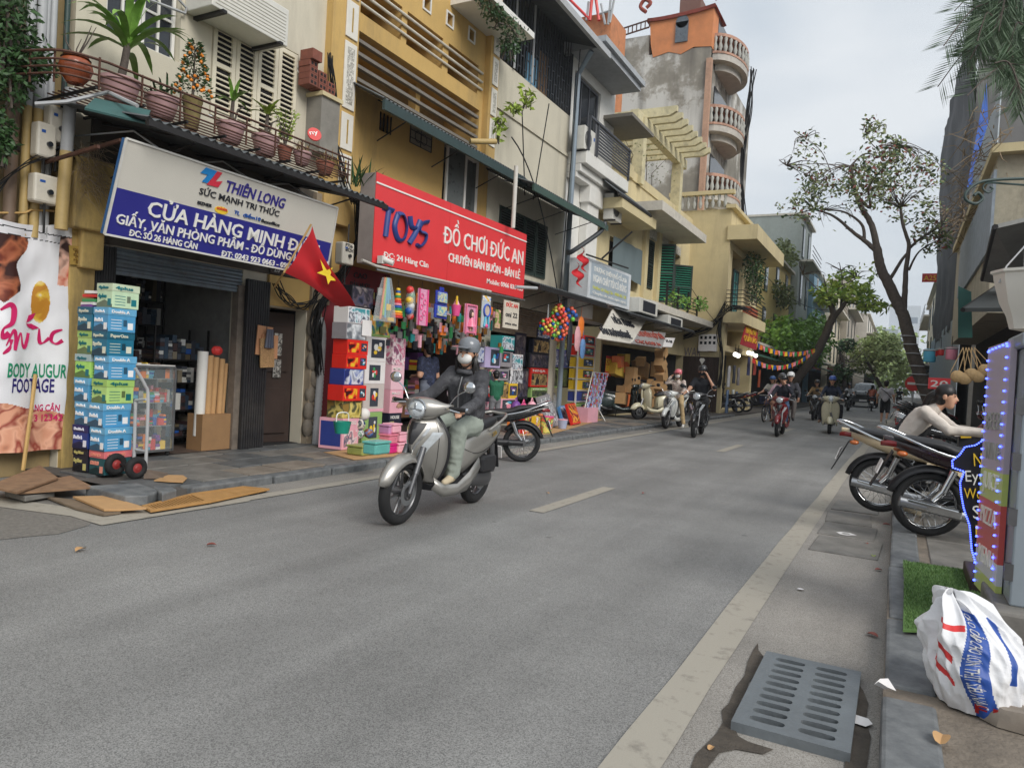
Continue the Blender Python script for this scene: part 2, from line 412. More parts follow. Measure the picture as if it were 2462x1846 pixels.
# right pavement
mb=MB();mb.quad((.02,-4,.09),(14,-4,.09),(14,60,.09),(.02,60,.09));mb.quad((.02,-4,-.05),(.02,-4,.09),(.02,60,.09),(.02,60,-.05))
n=40;vs=[]
for i in range(n+1):
 y=60+200*(i/n);b=bend(y)-bend(60)*0;vs+=[(.02+b,y,.085),(30,y,.085)]
mb.add(vs,[(2*i,2*i+1,2*i+3,2*i+2)for i in range(n)])
pavr=struct(mb.build('pavement_right',mat('pavement_right_bed',(124,114,102),.9,var=.35,scale=5,dirt=.85,dcol=(.1,.085,.07),dscale=3,bump=1.,bscale=45)))
ORG[pavr.name]=Vector((0,0,0))
ks=[2.35,3.62,4.9,6.3,7.75,9.1,10.4,11.8,13.2,14.6,16,17.4,18.8,20.2,21.6]
for a,b in zip(ks,ks[1:]):
 piece('kerb_stone',.21,b-a-.025 if a!=3.62 else 1.1,.2,STONE[0],pavr,(.125,(a+b)/2+(.06 if a==3.62 else 0),.112+rnd.uniform(-.006,.006)),rz=rnd.uniform(-.012,.012),bev=.018)
for i in range(4):
 for j in range(24):
  x=.30+.3+i*.6;y=1.2+j*.62
  if y<4.4 and x<1.4:continue
  piece('paving_slab',.585,.60,.05,STONE[rnd.choice([1,1,3])],pavr,(x,y,.098+rnd.uniform(-.003,.003)))
for(x,y,dx,dy)in((-.33,7.25,.55,.72),(-.36,8.05,.5,.7),(-.4,8.85,.45,.75),(-.36,9.75,.5,.8)):
 piece('gutter_slab',dx,dy,.03,STONE[1],pavr,(x,y,.016),rz=rnd.uniform(-.05,.05),bev=.008)
mb=MB();pts=[W(px,py,Z=.009)for px,py in((1660,1846),(1672,1812),(1700,1785),(1722,1762),(1738,1735),(1735,1706),(1752,1690),(1768,1652),(1790,1622),(1798,1588),(1812,1560),(1822,1545),(1824,1562),(1838,1580),(1825,1612),(1800,1640),(1790,1680),(1770,1700),(1764,1745),(1775,1768),(1800,1782),(1860,1800),(1835,1812),(1770,1800),(1730,1808),(1700,1846))]
mb.poly(pts);struct(mb.build('gutter_mud',MUD))
mb=MB();pts=[W(px,py,Z=.0095)for px,py in((2062,1640),(2076,1660),(2088,1690),(2082,1730),(2094,1770),(2084,1846),(2030,1846))];mb.poly(pts);struct(mb.build('gutter_mud',MUD))
mb=MB();pts=[W(px,py,Z=.0075)for px,py in((1720,1846),(1745,1822),(1790,1812),(1840,1822),(1850,1846))];mb.poly(pts);
struct(mb.build('gutter_concrete',CONC))
# SHOPHOUSE 1: stationery shop
def yz(px,py,X=XF):
 w=W(px,py,X=X);return w.y,w.z
def facade(mb,X,y0,y1,z0,z1,holes,t=.25,mi=0,back=None,bmi=1,face=1):
 0
 ys=sorted({y0,y1,*[h[0]for h in holes],*[h[1]for h in holes]});zs=sorted({z0,z1,*[h[2]for h in holes],*[h[3]for h in holes]})
 ys=[v for v in ys if y0<=v<=y1];zs=[v for v in zs if z0<=v<=z1]
 for a,b in zip(ys,ys[1:]):
  for c,d in zip(zs,zs[1:]):
   m,k=(a+b)/2,(c+d)/2
   if any(h[0]<m<h[1]and h[2]<k<h[3]for h in holes):continue
   mb.quad((X,a,c),(X,b,c),(X,b,d),(X,a,d),mi)
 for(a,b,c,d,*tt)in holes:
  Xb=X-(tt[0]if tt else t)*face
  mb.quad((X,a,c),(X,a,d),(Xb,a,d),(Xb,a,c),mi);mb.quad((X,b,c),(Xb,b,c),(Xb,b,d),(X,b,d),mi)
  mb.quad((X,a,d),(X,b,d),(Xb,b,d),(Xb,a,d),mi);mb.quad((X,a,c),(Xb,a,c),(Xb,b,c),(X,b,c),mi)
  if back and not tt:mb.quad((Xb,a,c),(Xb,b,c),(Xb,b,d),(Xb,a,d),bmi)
 Xe=X-2.5*face
 mb.quad((X,y0,z0),(X,y0,z1),(Xe,y0,z1),(Xe,y0,z0),mi);mb.quad((X,y1,z0),(Xe,y1,z0),(Xe,y1,z1),(X,y1,z1),mi)
 mb.quad((X,y0,z1),(X,y1,z1),(Xe,y1,z1),(Xe,y0,z1),mi)
 return mb
CREAM=mat('cream_stucco',(204,197,178),.85,var=.05,scale=1.5,bump=.12,bscale=25,dirt=.6,dcol=(.30,.27,.21),dscale=1.1,streak=True)
YEL=mat('yellow_stucco',(200,166,102),.85,var=.08,scale=2,bump=.25,bscale=30,dirt=.75,dcol=(.24,.17,.09),dscale=1.3,streak=True)
YELP=mat('pale_yellow_stucco',(208,193,152),.85,var=.06,scale=2,bump=.2,bscale=30,dirt=.65,dcol=(.30,.24,.16),dscale=1.2,streak=True)
OLDY=mat('old_yellow_stucco',(190,162,100),.9,var=.15,scale=4,bump=.4,bscale=30,dirt=.85,dcol=(.06,.055,.05),dscale=2.2,streak=True)
WHITE=mat('white_paint',(226,224,218),.6,var=.05,scale=3,dirt=.25,dcol=(.3,.28,.25),dscale=2)
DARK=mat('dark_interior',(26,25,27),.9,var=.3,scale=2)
DGLASS=mat('dark_glass',(40,44,50),.12,var=.1,scale=2,spec=.7)
IRON=mat('dark_iron',(46,44,44),.55,metal=.4,var=.2,scale=20)
RUST=mat('rusty_iron',(92,62,50),.75,metal=.3,var=.35,scale=25)
STEEL=mat('steel',(168,170,172),.32,metal=.9,var=.1,scale=10)
GREYP=mat('grey_pipe',(176,178,180),.5,var=.08,scale=4,dirt=.3,dscale=3)
BLACKR=mat('black_rubber',(28,28,29),.8,var=.15,scale=20)
BLACKP=mat('black_plastic',(30,30,32),.4,var=.1,scale=12)
WIREM=mat('cable_black',(24,24,25),.6,var=0)
TIN=mat('corrugated_tin',(92,96,98),.6,metal=.3,var=.2,scale=5,dirt=.5,dscale=3)
TEAL=mat('teal_metal',(66,102,100),.5,var=.1,scale=5,dirt=.25,dscale=4)
WOODD=mat('dark_wood',(58,44,38),.6,var=.25,scale=3)
CARD=mat('cardboard',(190,150,104),.85,var=.1,scale=6,dirt=.15)
PALC=[(214,60,56),(40,90,170),(240,200,60),(60,150,90),(236,236,232),(120,70,150),(240,130,50),(90,180,210),(236,150,170),(40,42,50),(170,170,166),(150,110,80)]
PAL=[mat('ink_%s'%n,c,.45,var=.06,scale=20)for n,c in zip('red blue yellow green white purple orange sky pink black grey brown'.split(),PALC)]
def wall_prism(mb,x0,x1,y0,y1,z0,z1,mi=0):mb.bb((x0,y0,z0),(x1,y1,z1),mi)
B1=thing('stationery_shophouse','cream stucco shophouse with louvred shutters over the stationery shop','building',(XF,6.4,0))
wy0,wz0=yz(232,195);wy1,wz1=yz(385,-60)
sy0,sz0=yz(452,300);sy1,sz1=yz(688,150)
oy0,oy1,ozt=5.33,7.24,2.62
dy0,dy1,dzt=7.70,8.50,2.16
wz0=5.05;wz1=7.35
holes=[(5.12,6.08,wz0,wz1),(6.55,8.08,4.55,5.95),(oy0,oy1,.1,ozt),(dy0,dy1,.1,dzt)]
mb=facade(MB(),XF,4.78,8.62,0,9.2,holes,t=.22)
mb.build('wall',CREAM,B1)
mb=MB();mb.bb((XF,5.0,2.63),(XF+.03,8.6,4.02));mb.build('awning_shade_band',mat('grimy_painted_shade',(74,68,60),.95,var=.35,scale=3,dirt=.6,dscale=2),B1)  # dark panel paints the awning's shade onto the cream wall, mottled with grime
mb=MB();py0,_=yz(140,900);mb.bb((XF-.2,4.79,0),(XF+.07,5.08,2.75));mb.build('corner_pillar',OLDY,B1,bevel=.01)
mb=MB();mb.bb((XF-.1,4.72,2.72),(XF+.22,5.16,3.5));mb.bb((XF-.1,4.86,2.3),(XF+.16,5.12,2.8));mb.build('pillar_capital',OLDY,B1,bevel=.02)
def window(par,X,y0,y1,z0,z1,cols,rows,fr=.05,name='window',frame_m=None,pane_m=None,mull=.03):
 mb=MB();mb.bb((X-.05,y0,z0),(X,y0+fr,z1));mb.bb((X-.05,y1-fr,z0),(X,y1,z1));mb.bb((X-.05,y0+fr,z0),(X,y1-fr,z0+fr));mb.bb((X-.05,y0+fr,z1-fr),(X,y1-fr,z1))
 w=mb.build(name,frame_m or WHITE,par);ORG[w.name]=ORG[par.name]
 gw,gh=(y1-y0-2*fr)/cols,(z1-z0-2*fr)/rows
 for i in range(1,cols):
  mb=MB();mb.bb((X-.045,y0+fr+gw*i-mull/2,z0+fr),(X-.004,y0+fr+gw*i+mull/2,z1-fr));mb.build('mullion',frame_m or WHITE,w)
 for j in range(1,rows):
  mb=MB();mb.bb((X-.043,y0+fr,z0+fr+gh*j-mull/2),(X-.006,y1-fr,z0+fr+gh*j+mull/2));mb.build('glazing_bar',frame_m or WHITE,w)
 for i in range(cols):
  for j in range(rows):
   mb=MB();mb.bb((X-.035,y0+fr+gw*i,z0+fr+gh*j),(X-.028,y0+fr+gw*(i+1),z0+fr+gh*(j+1)));mb.build('pane',pane_m or DGLASS,w)
 return w
window(B1,XF-.08,5.14,5.60,wz0,wz1,2,5,.04);window(B1,XF-.08,5.61,6.06,wz0,wz1,2,5,.04)
def louvre(par,X,y0,y1,z0,z1,frame_m,slat_m,n=16,rot=0.,name='shutter',mid=True):
 0
 mb=MB();fr=.06;w=y1-y0
 for a in((0,0,fr,z1-z0),(w-fr,0,w,z1-z0)):mb.bb((-.02,a[0],a[1]),(.02,a[2],a[3]))
 mb.bb((-.02,fr,0),(.02,w-fr,fr));mb.bb((-.02,fr,z1-z0-fr),(.02,w-fr,z1-z0))
 if mid:mb.bb((-.02,fr,(z1-z0)/2-.03),(.02,w-fr,(z1-z0)/2+.03))
 M=Matrix.Translation((X,y0,z0))@Matrix.Rotation(rot,4,'Z')
 o=mb.xf(M).build(name,frame_m,par);ORG[o.name]=ORG[par.name]
 mb=MB();h=(z1-z0-2*fr)/n
 for i in range(n):
  zc=fr+h*(i+.5)
  if mid and abs(zc-(z1-z0)/2)<.04:continue
  mb.box((0,w/2,zc),(.05,w-2*fr,.012),M=Matrix.Rotation(R(40),3,'Y'))
 mb.bb((-.017,fr,fr),(-.014,w-fr,z1-z0-fr),1)
 s=mb.xf(M).build('louvre_slats',[slat_m,DARK],o);s['kind']='stuff'
 return o
SHW=mat('shutter_cream',(222,214,192),.6,var=.06,scale=4,dirt=.3,dcol=(.3,.27,.2),dscale=3)
for i in range(4):louvre(B1,XF-.01,6.57+i*.376,6.57+i*.376+.366,4.57,5.93,SHW,SHW,18,mid=(i%2==0))
# interior of the shop
mb=MB();x1=XF-3.6
mb.quad((x1,oy0-.4,.1),(x1,oy1+.1,.1),(x1,oy1+.1,3),(x1,oy0-.4,3));mb.quad((XF-.22,oy0-.4,.1),(x1,oy0-.4,.1),(x1,oy0-.4,3),(XF-.22,oy0-.4,3))
mb.quad((XF-.22,oy1+.1,.1),(x1,oy1+.1,.1),(x1,oy1+.1,3),(XF-.22,oy1+.1,3));mb.quad((XF-.22,oy0-.4,2.9),(XF-.22,oy1+.1,2.9),(x1,oy1+.1,2.9),(x1,oy0-.4,2.9))
mb.build('interior_wall',mat('shop_interior',(140,140,138),.8,var=.2,dirt=.4),B1)
mb=MB();mb.quad((XF+.02,oy0-.4,.112),(XF+.02,oy1+.1,.112),(x1,oy1+.1,.112),(x1,oy0-.4,.112));mb.build('interior_floor',mat('shop_floor',(92,78,70),.5),B1)
mb=MB()
za=2.36
for i in range(6):mb.tube([(XF-.03-.01*(i%2),oy0,za+.048*i),(XF-.03-.01*(i%2),oy1,za+.048*i)],.026,6)
mb.bb((XF-.06,oy0,za-.06),(XF-.01,oy1,za-.02))
mb.build('roller_shutter',mat('shutter_blue_grey',(120,132,142),.55,metal=.3,var=.15,scale=6,dirt=.6,dcol=(.12,.07,.045),dscale=5),B1,30)
def accordion(par,X,y0,y1,z0,z1,n,name='folding_gate'):
 mb=MB()
 for i in range(n):
  a=y0+(y1-y0)*i/n;b=y0+(y1-y0)*(i+.75)/n
  mb.bb((X-.03,a,z0),(X+.03,b,z1))
 return mb.build(name,mat('gate_grey',(52,52,54),.5,metal=.4,var=.15,scale=10,dirt=.3,dcol=(.2,.18,.15)),par)
accordion(B1,XF+.03,5.09,5.34,.12,2.6,8);accordion(B1,XF+.06,7.26,7.68,.10,2.5,10)
mb=MB();mb.bb((XF-.1,7.16,.1),(XF+.02,7.28,2.4));mb.build('door_post',mat('worn_post',(112,102,92),.7,var=.3,scale=8),B1)
mb=MB();mb.bb((XF-1.6,dy0-.02,.1),(XF-.22,dy0-.01,2.2));mb.bb((XF-1.6,dy1,.1),(XF-.22,dy1+.01,2.2));mb.bb((XF-1.6,dy0,.1),(XF-1.58,dy1,2.2));mb.bb((XF-1.6,dy0,2.17),(XF-.22,dy1,2.18));mb.bb((XF-1.6,dy0,.1),(XF-.05,dy1,.108));mb.build('passage_wall',DARK,B1)
mb=MB();mb.box((XF-.32,8.18,1.11),(.05,.62,2.0),rz=-.25)
for zc in(.6,1.55):mb.box((XF-.29,8.18,zc),(.05,.42,.7),rz=-.25)
d=mb.build('door',WOODD,B1,bevel=.006);ORG[d.name]=ORG[B1 .name]
mb=MB();mb.box((XF-.255,8.2,1.62),(.004,.13,.34),rz=-.25);mb.box((XF-.255,8.2,1.25),(.004,.13,.28),rz=-.25);mb.build('torn_poster',pic('torn_paper',[(60,56,56),(190,188,182),(60,56,54),(200,198,190)],20,.6),d)
mb=MB();mb.bb((XF+.0,7.68,2.18),(XF+.05,8.5,2.62));mb.build('door_beam',YEL,B1)
mb=MB();mb.bb((XF+.05,7.68,2.64),(XF+.06,8.02,2.8));text_on(mb,'26',(XF+.06,7.74,2.67),(0,1,0),(0,0,1),.09,mi=1);mb.build('number_plate',[WOODD,PAL[10]],B1)
# far-left old wall behind the pipes and banner
OW=thing('old_wall','stained yellow wall behind the vinyl spa banner and drain pipes','wall',(XF,3,0))
mb=MB();mb.bb((XF-.4,.5,0),(XF-.12,4.77,9.2));mb.build('wall',mat('grimy_wall',(150,130,92),.9,var=.2,scale=2,dirt=.8,dcol=(.05,.05,.045),dscale=1.5,streak=True),OW)
for i,(px0,px1,r,zy,top)in enumerate(((28,5,.06,0,1),(62,40,.045,1,1),(88,70,.05,1,1),(101,98,.03,0,0),(116,112,.035,0,0),(148,148,.03,2,0))):
 t=thing('drain_pipe',['broad brown and grey drain pipe nearest the creeper','yellow and grey drain pipe second from the creeper','yellow and grey drain pipe beside the upper meter boxes','thin grey pipe beside the meter boxes','thin white pipe running up beside the cream wall','thin dark green pipe up the corner of the cream wall'][i],'pipe',(XF+.02,yz(px0,300)[0],0))
 y=yz(px0,300)[0];zb=2.55
 m0=mat('pipe_yellow',(188,162,106),.5,var=.1,scale=4,dirt=.4,dscale=3)
 if zy==1:
  mb=MB();mb.tube([(XF+.02,y,zb),(XF+.02,y,3.9)],r,10);mb.build('lower_pipe',m0,t,40)
  mb=MB();mb.tube([(XF+.02,y,3.9),(XF+.02,y,9)],r,10);mb.build('upper_pipe',GREYP,t,40)
 else:
  mb=MB();mb.tube([(XF+.02,y,zb),(XF+.02,y,9)],r,10);mb.build('pipe',[mat('pipe_brown',(120,100,84),.6,dirt=.4),None,mat('pipe_green',(50,70,66),.5)][zy]if zy!=0 or i==0 else GREYP,t,40)
  for z in(3.4,5.4):mb=MB();mb.tube([(XF+.02,y,z),(XF+.02,y,z+.05)],r*1.25,10);mb.build('clamp',IRON,t)
t=thing('downpipe','thick downpipe, grey above and yellow below, at the cream corner','pipe',W(150,520,X=-7.95))
a,b,c=W(172,215,X=-7.95),W(160,365,X=-7.95),W(148,525,X=-7.95)
mb=MB();mb.tube([a,b],.062,14);mb.build('upper_pipe',GREYP,t,40);mb=MB();mb.tube([b,c,c+Vector((0,0,-.12))],.064,14);mb.build('lower_pipe',mat('pipe_yellow',(224,184,100)),t,40)
def meter(px,py,w,h,X,label,d=.14,txt=None):
 p=W(px,py,X=X);t=thing('meter_box',label,'meter box',p)
 mb=MB();mb.bb((X-d,p.y-w/2,p.z-h/2),(X,p.y+w/2,p.z+h/2));mb.build('body',mat('meter_cream',(214,208,194),.5,var=.06,scale=5,dirt=.3,dscale=5),t,bevel=.025)
 mb=MB();mb.tube([(X-.005,p.y+.02,p.z-h*.1),(X+.03,p.y+.02,p.z-h*.1)],.028,12);mb.build('meter_window',DGLASS,t)
 mb=MB();mb.bb((X,p.y-w*.3,p.z+h*.2),(X+.004,p.y-w*.1,p.z+h*.28));mb.build('sticker',PAL[1],t)
 mb=MB();mb.tube([(X-.05,p.y,p.z-h/2),(X-.06,p.y+.01,p.z-h/2-.3)],.012);mb.tube([(X-.06,p.y+.05,p.z+h/2),(X-.08,p.y+.07,p.z+h/2+.3)],.012);mb.build('cable_tail',WIREM,t)
 if txt:
  mb=MB()
  for k,s in enumerate(txt):text_on(mb,s,(X,p.y-w*.28,p.z+h*(.28-.2*k)),(0,1,0),(0,0,1),.06,bold=.0)
  mb.build('lettering',PAL[9],t)
 return t
meter(114,338,.2,.36,-7.98,'upper cream electricity meter box beside the downpipe');meter(143,300,.2,.38,-8.02,'cream electricity meter box tucked behind the downpipe');meter(115,455,.27,.3,-7.98,'cream meter box with blue sticker above the vinyl banner')
p=[W(166,590,X=XF+.09),W(243,597,X=XF+.09),W(246,642,X=XF+.09),W(168,636,X=XF+.09)]
mb=MB();mb.plate(p,.012)
for k in range(6):text_on(mb,['QUẢNG CÁO','RAO VẶT','SỬA CHỮA','NHÀ Ở','HÀNG CÂN','HÀ NỘI'][k],W(175+5*k%9,602+6.2*k,X=XF+.096),(0,1,0),(0,0,1),.028,w=.3,bold=0,mi=1)
tag(mb.build('notice_plate',[mat('brass_plate',(170,140,70),.5,var=.15,scale=12),mat('brass_ink',(120,90,40),.6)]),'old yellow notice plate screwed to the corner pillar','plate')
# vinyl spa banner
def banner():
 t=thing('vinyl_banner','wrinkled white vinyl spa banner with pink script hanging beside the corner pillar','banner',(XF,4.2,.15))
 ya=yz(-60,700)[0];yb=4.80;zb,zt=.28,2.78
 NY,NZ=130,220;vs=[];fs=[]
 def X(y,z):return XF+.06+.05*mnoise.noise((y*2.6,z*.9,1))+.03*math.sin(y*9+z*.8+1.5*mnoise.noise((y,z*.7,4)))+.018*mnoise.noise((y*7,z*4,3))
 for i in range(NY+1):
  for j in range(NZ+1):
   y=ya+(yb-ya)*i/NY;z=zb+(zt-.12*math.sin(math.pi*min(1,(yb-y)/1.2))-zb)*j/NZ
   vs.append((X(y,z),y,z))
 mb=MB();mi=[]
 for i in range(NY):
  for j in range(NZ):fs.append((i*(NZ+1)+j,(i+1)*(NZ+1)+j,(i+1)*(NZ+1)+j+1,i*(NZ+1)+j+1))
 mb.v=vs;mb.f=fs
 def zone(y,z):
  u=(y-ya)/(yb-ya);w=(z-zb)/(zt-zb)
  n=.04*mnoise.noise((y*3,z*3,7))
  if w<.17+n+.04*(1-u):return 1
  if .62+n<w<.9 and u<.45+n*4 and w>.62+.3*abs(u-.25):return 2
  if .72<w<.93 and u>.86+n:return 3
  if(w-.64)**2*1.5+(u-.68)**2<.012+n*.1:return 4
  if .93<w<.935 or .90<w<.903:return 5
  return 0
 mb.m=[zone(*(lambda a:(a[0],a[1]))(((vs[f[0]][1]+vs[f[2]][1])/2,(vs[f[0]][2]+vs[f[2]][2])/2)))for f in fs]
 V0=mat('vinyl_white',(232,232,236),.35,var=.03,scale=3)
 cl=mb.build('sheet',[V0,pic('feet_print',[(70,40,34),(206,140,110),(232,176,146),(150,60,50),(226,164,134)],7,.5,2),pic('spa_print',[(50,24,20),(120,50,30),(186,110,76),(60,30,26)],8,.5,5),pic('face_print',[(190,60,40),(226,160,136),(236,190,170),(60,36,34)],9,.5,9),pic('lemon_print',[(232,226,200),(226,190,70),(190,130,40)],12,.5,1),PAL[9]],t,60)
 def put(s,y,z,h,w,mt,bold=.02,shear=0,name='lettering'):
  q=MB();text_on(q,s,(0,y,z),(0,1,0),(0,0,1),h,w,bold,.001,shear=shear)
  q.v=[(X(v[1],v[2])+.006+v[0]*.2,v[1],v[2])for v in q.v];q.build(name,mt,t)
 PK=mat('pink_ink',(206,30,100),.4,var=0);GR=mat('green_ink',(20,140,100),.4,var=0);NV=mat('navy_ink',(40,30,110),.4,var=0)
 put('BODY AUGUR',yz(5,905)[0],yz(5,905)[1],.15,4.79-yz(5,905)[0],GR)
 put('FOOTAGE',yz(18,942)[0],yz(18,942)[1],.15,.44,NV)
 put('NG CÂN',yz(80,985)[0],yz(80,988)[1],.075,.24,PK);put('3 12342',yz(78,1010)[0],yz(78,1012)[1],.075,.28,PK)
 q=MB()
 def pen(px,w=.03):
  pts=interp([W(a,b,X=XF)for a,b in px],8);n=len(pts)
  ring=[];
  for i,p_ in enumerate(pts):
   d_=pts[min(i+1,n-1)]-pts[max(i-1,0)];d_.x=0
   nn=Vector((0,-d_.z,d_.y)).normalized()*w*(.35+.65*abs(math.sin(math.pi*i/(n-1)*1.5)))
   ring+=[(X(p_.y,p_.z)+.007,p_.y+nn.y,p_.z+nn.z),(X(p_.y,p_.z)+.007,p_.y-nn.y,p_.z-nn.z)]
  q.add(ring,[(2*i,2*i+1,2*i+3,2*i+2)for i in range(n-1)])
 pen([(-10,745),(12,732),(22,745),(15,775),(-5,790),(-5,810),(8,800)]);pen([(2,830),(15,800),(22,795),(26,815),(24,840),(38,800),(44,826),(52,834),(60,800)],.018)
 pen([(90,790),(92,820),(100,824),(112,812)],.02);pen([(140,792),(120,800),(116,818),(126,826),(140,818)],.022);pen([(-5,850),(10,835),(14,815)],.02)
 for c in([(54,776),(62,758),(80,752),(74,766),(60,774)],[(54,778),(70,778),(90,788),(74,792),(60,786)]):
  q.poly([(X(*yz(a,b))+.008,*yz(a,b))for a,b in c])
 q.build('script_logo',PK,t)
 q=MB();q.tube([W(-60,512,X=XF+.06),W(60,512,X=XF+.06),W(75,505,X=XF+.06),W(146,508,X=XF+.06)],.012);q.build('rail',mat('bamboo',(196,160,100),.6),t)
 q=MB();q.tube([W(55,1130,X=XF+.16),W(75,985,X=XF+.13),W(85,900,X=XF+.1)],.02);q.build('stick',mat('bamboo',(196,160,100)),t)
banner()
# boards, cardboard and grate frames on the ground
BOARD=mat('worn_board',(140,110,84),.85,var=.3,scale=8,bump=.4)
for i,(pts,z,m,lb)in enumerate((([(-30,1170),(95,1120),(140,1150),(40,1185)],.13,BOARD,'worn brown board lying at the foot of the vinyl banner'),([(10,1170),(170,1145),(225,1172),(45,1186)],.10,BOARD,'weathered board lying in front of the corner pillar'),([(175,1195),(255,1193),(352,1222),(285,1226),(250,1226)],.05,CARD,'torn cardboard sheet over the kerb corner'),([(110,1195),(200,1205),(290,1232),(250,1238),(180,1222)],.025,mat('wet_cardboard',(120,104,86),.8,var=.2),'soggy flattened cardboard in the gutter corner'))):
 mb=MB();mb.plate([W(a,b,Z=z)for a,b in pts],.018);tag(mb.build('board' if i<2 else 'cardboard_sheet',m),lb,'board' if i<2 else 'cardboard')
OW2=mat('orange_wood',(182,138,84),.6,var=.15,scale=8)
for k,(a,b,c,d,slats,lb)in enumerate((((340,1217),(462,1187),(508,1206),(362,1229),True,'orange wooden slatted panel lying in the gutter'),((462,1187),(585,1170),(648,1176),(508,1206),False,'orange wooden frame panel lying beside the slatted one'))):
 A,B_,C_,D_=[W(*q,Z=.035)for q in(a,b,c,d)];t=thing('slatted_panel',lb,'panel',A)
 def bl(u,v):return A.lerp(B_,u).lerp(D_.lerp(C_,u),v)
 fr=MB()
 for(u0,v0,u1,v1)in((0,0,1,.14),(0,.86,1,1),(0,.14,.07,.86),(.93,.14,1,.86)):fr.plate([bl(u0,v0),bl(u1,v0),bl(u1,v1),bl(u0,v1)],.02)
 fr.build('frame',OW2,t);fr=MB();fr.plate([bl(.02,.05)-Vector((0,0,.02)),bl(.98,.05)-Vector((0,0,.02)),bl(.98,.95)-Vector((0,0,.02)),bl(.02,.95)-Vector((0,0,.02))],.004);fr.build('backing',DARK,t)
 if slats:
  for i in range(16):
   u=.09+.052*i;mb=MB();mb.plate([bl(u,.14),bl(u+.024,.14),bl(u+.024,.86),bl(u,.86)],.016);mb.build('slat',OW2,t)
 else:
  for i in range(2):u=.07+.43*i;mb=MB();mb.plate([bl(u,.14),bl(u+.42,.14),bl(u+.42,.86),bl(u,.86)],.012);mb.build('panel_board',OW2,t)
mb=MB();mb.plate([W(a,b,Z=.115)for a,b in((370,1155),(405,1142),(440,1143),(450,1150),(440,1159),(410,1158))],.01);tag(mb.build('cardboard_sheet',CARD),'tan cardboard scrap on the pavement beside the hand truck','cardboard')
# paper boxes
PBOX={}
def pbox(kind):
 0
 spec={'blue':((80,154,200),(104,170,208),'Double A',(240,240,240)),'lime':((180,214,128),(164,200,108),'4plus',(20,110,110)),'cream':((200,226,190),(206,220,190),'4plus',(20,120,130)),'teal':((30,112,140),(26,96,120),'PaperOne',(220,220,200)),'navy':((36,60,130),(34,40,96),'Double A',(230,230,240)),'black':((36,38,52),(34,36,50),'Copy & Laser',(200,190,120)),'dgreen':((36,86,92),(222,120,124),'COLOR 80',(230,150,130)),'greylime':((170,220,110),(166,186,186),'4plus',(20,110,120))}[kind]
 mB=mat('carton_'+kind,spec[0],.4,var=.1,scale=9);mL=mat('carton_lid_'+kind,spec[1],.4,var=.08,scale=9);mT=mat('carton_ink_'+kind,spec[3],.4,var=0)
 mD=mat('carton_patch_'+kind,tuple(c*.55 for c in spec[0]),.4,var=.1)
 return spec,mB,mL,mT,mD
def place_box(kind,x,y,z,lb,rz=0,w=.235,l=.31,h=.248,grp='cartons of copy paper stacked by the shop door'):
 t=thing('paper_carton',lb,'carton',(x,y,z),rz,grp,local=True)
 if kind in PBOX:
  for o in PBOX[kind]:
   c=o.copy();COL.objects.link(c);c.parent=t
  return
 spec,mB,mL,mT,mD=pbox(kind);obs=[]
 mb=MB();mb.bb((-w/2,-l/2,0),(w/2,l/2,h-.002));obs.append(mb.build('body',mB,t,bevel=.004))
 mb=MB();mb.bb((-w/2-.005,-l/2-.005,h-.075),(w/2+.005,l/2+.005,h));obs.append(mb.build('lid',mL,t,bevel=.003))
 mb=MB()
 text_on(mb,spec[2],(w/2+.005,-l/2+.03,h-.055),(0,1,0),(0,0,1),.034,.2,.02);text_on(mb,spec[2],(-w/2+.03,-l/2-.005,h-.055),(1,0,0),(0,0,1),.03,.15,.02)
 text_on(mb,spec[2],(-w/2+.02,-l/2,.1),(1,0,0),(0,0,1),.04,.13,.02)
 for k in range(4):mb.bb((w/2,-l/2+.03,.03+.03*k),(w/2+.002,-l/2+.15,.036+.03*k))
 mb.bb((w/2,l/2-.09,.03),(w/2+.002,l/2-.03,.1));mb.bb((w/2-.07,-l/2-.002,.02),(w/2-.02,-l/2,.09))
 obs.append(mb.build('print',mT,t,kind='stuff'))
 mb=MB();mb.bb((w/2,-l/2+.17,.06),(w/2+.0015,l/2-.1,.13));mb.poly([(-w/2,-l/2-.001,0),(w/2,-l/2-.001,0),(w/2,-l/2-.001,.03),(0,-l/2-.001,.08),(-w/2,-l/2-.001,.04)]);obs.append(mb.build('artwork',mD,t,kind='stuff'))
 PBOX[kind]=obs
fx=[('dgreen','dark green carton with pink lid at the bottom of the front carton stack'),('blue','blue paper carton standing on the dark green one'),('blue','blue paper carton third from the bottom of the front stack'),('lime','lime green paper carton in the middle of the front stack'),('blue','blue paper carton resting on the lime green one of the front stack'),('teal','dark teal paper carton in the front stack'),('blue','blue paper carton just under the pale green top one'),('cream','pale green carton topping the front stack')]
for i,(k,lb)in enumerate(fx):place_box(k,-7.24+.015*math.sin(i*2.1)-.117,4.84+.012*math.cos(i*1.7),PZ+.002+.25*i,lb,rz=.02*math.sin(i*3)+.04)
bx=[('black','black paper carton at the bottom of the rear carton stack'),('navy','navy blue carton second from the bottom of the rear stack'),('blue','blue carton resting on the navy one of the rear stack'),('blue','blue carton below the lime cartons of the rear stack'),('greylime','lime carton with grey lid in the rear stack'),('lime','lime green carton below the teal one of the rear stack'),('teal','dark teal carton topping the rear stack')]
for i,(k,lb)in enumerate(bx):place_box(k,-7.63+.012*math.sin(i*1.3),4.83+.01*math.cos(i*2.7),PZ+.002+.25*i,lb,rz=.03*math.sin(i*2)+.05)
mb=MB()
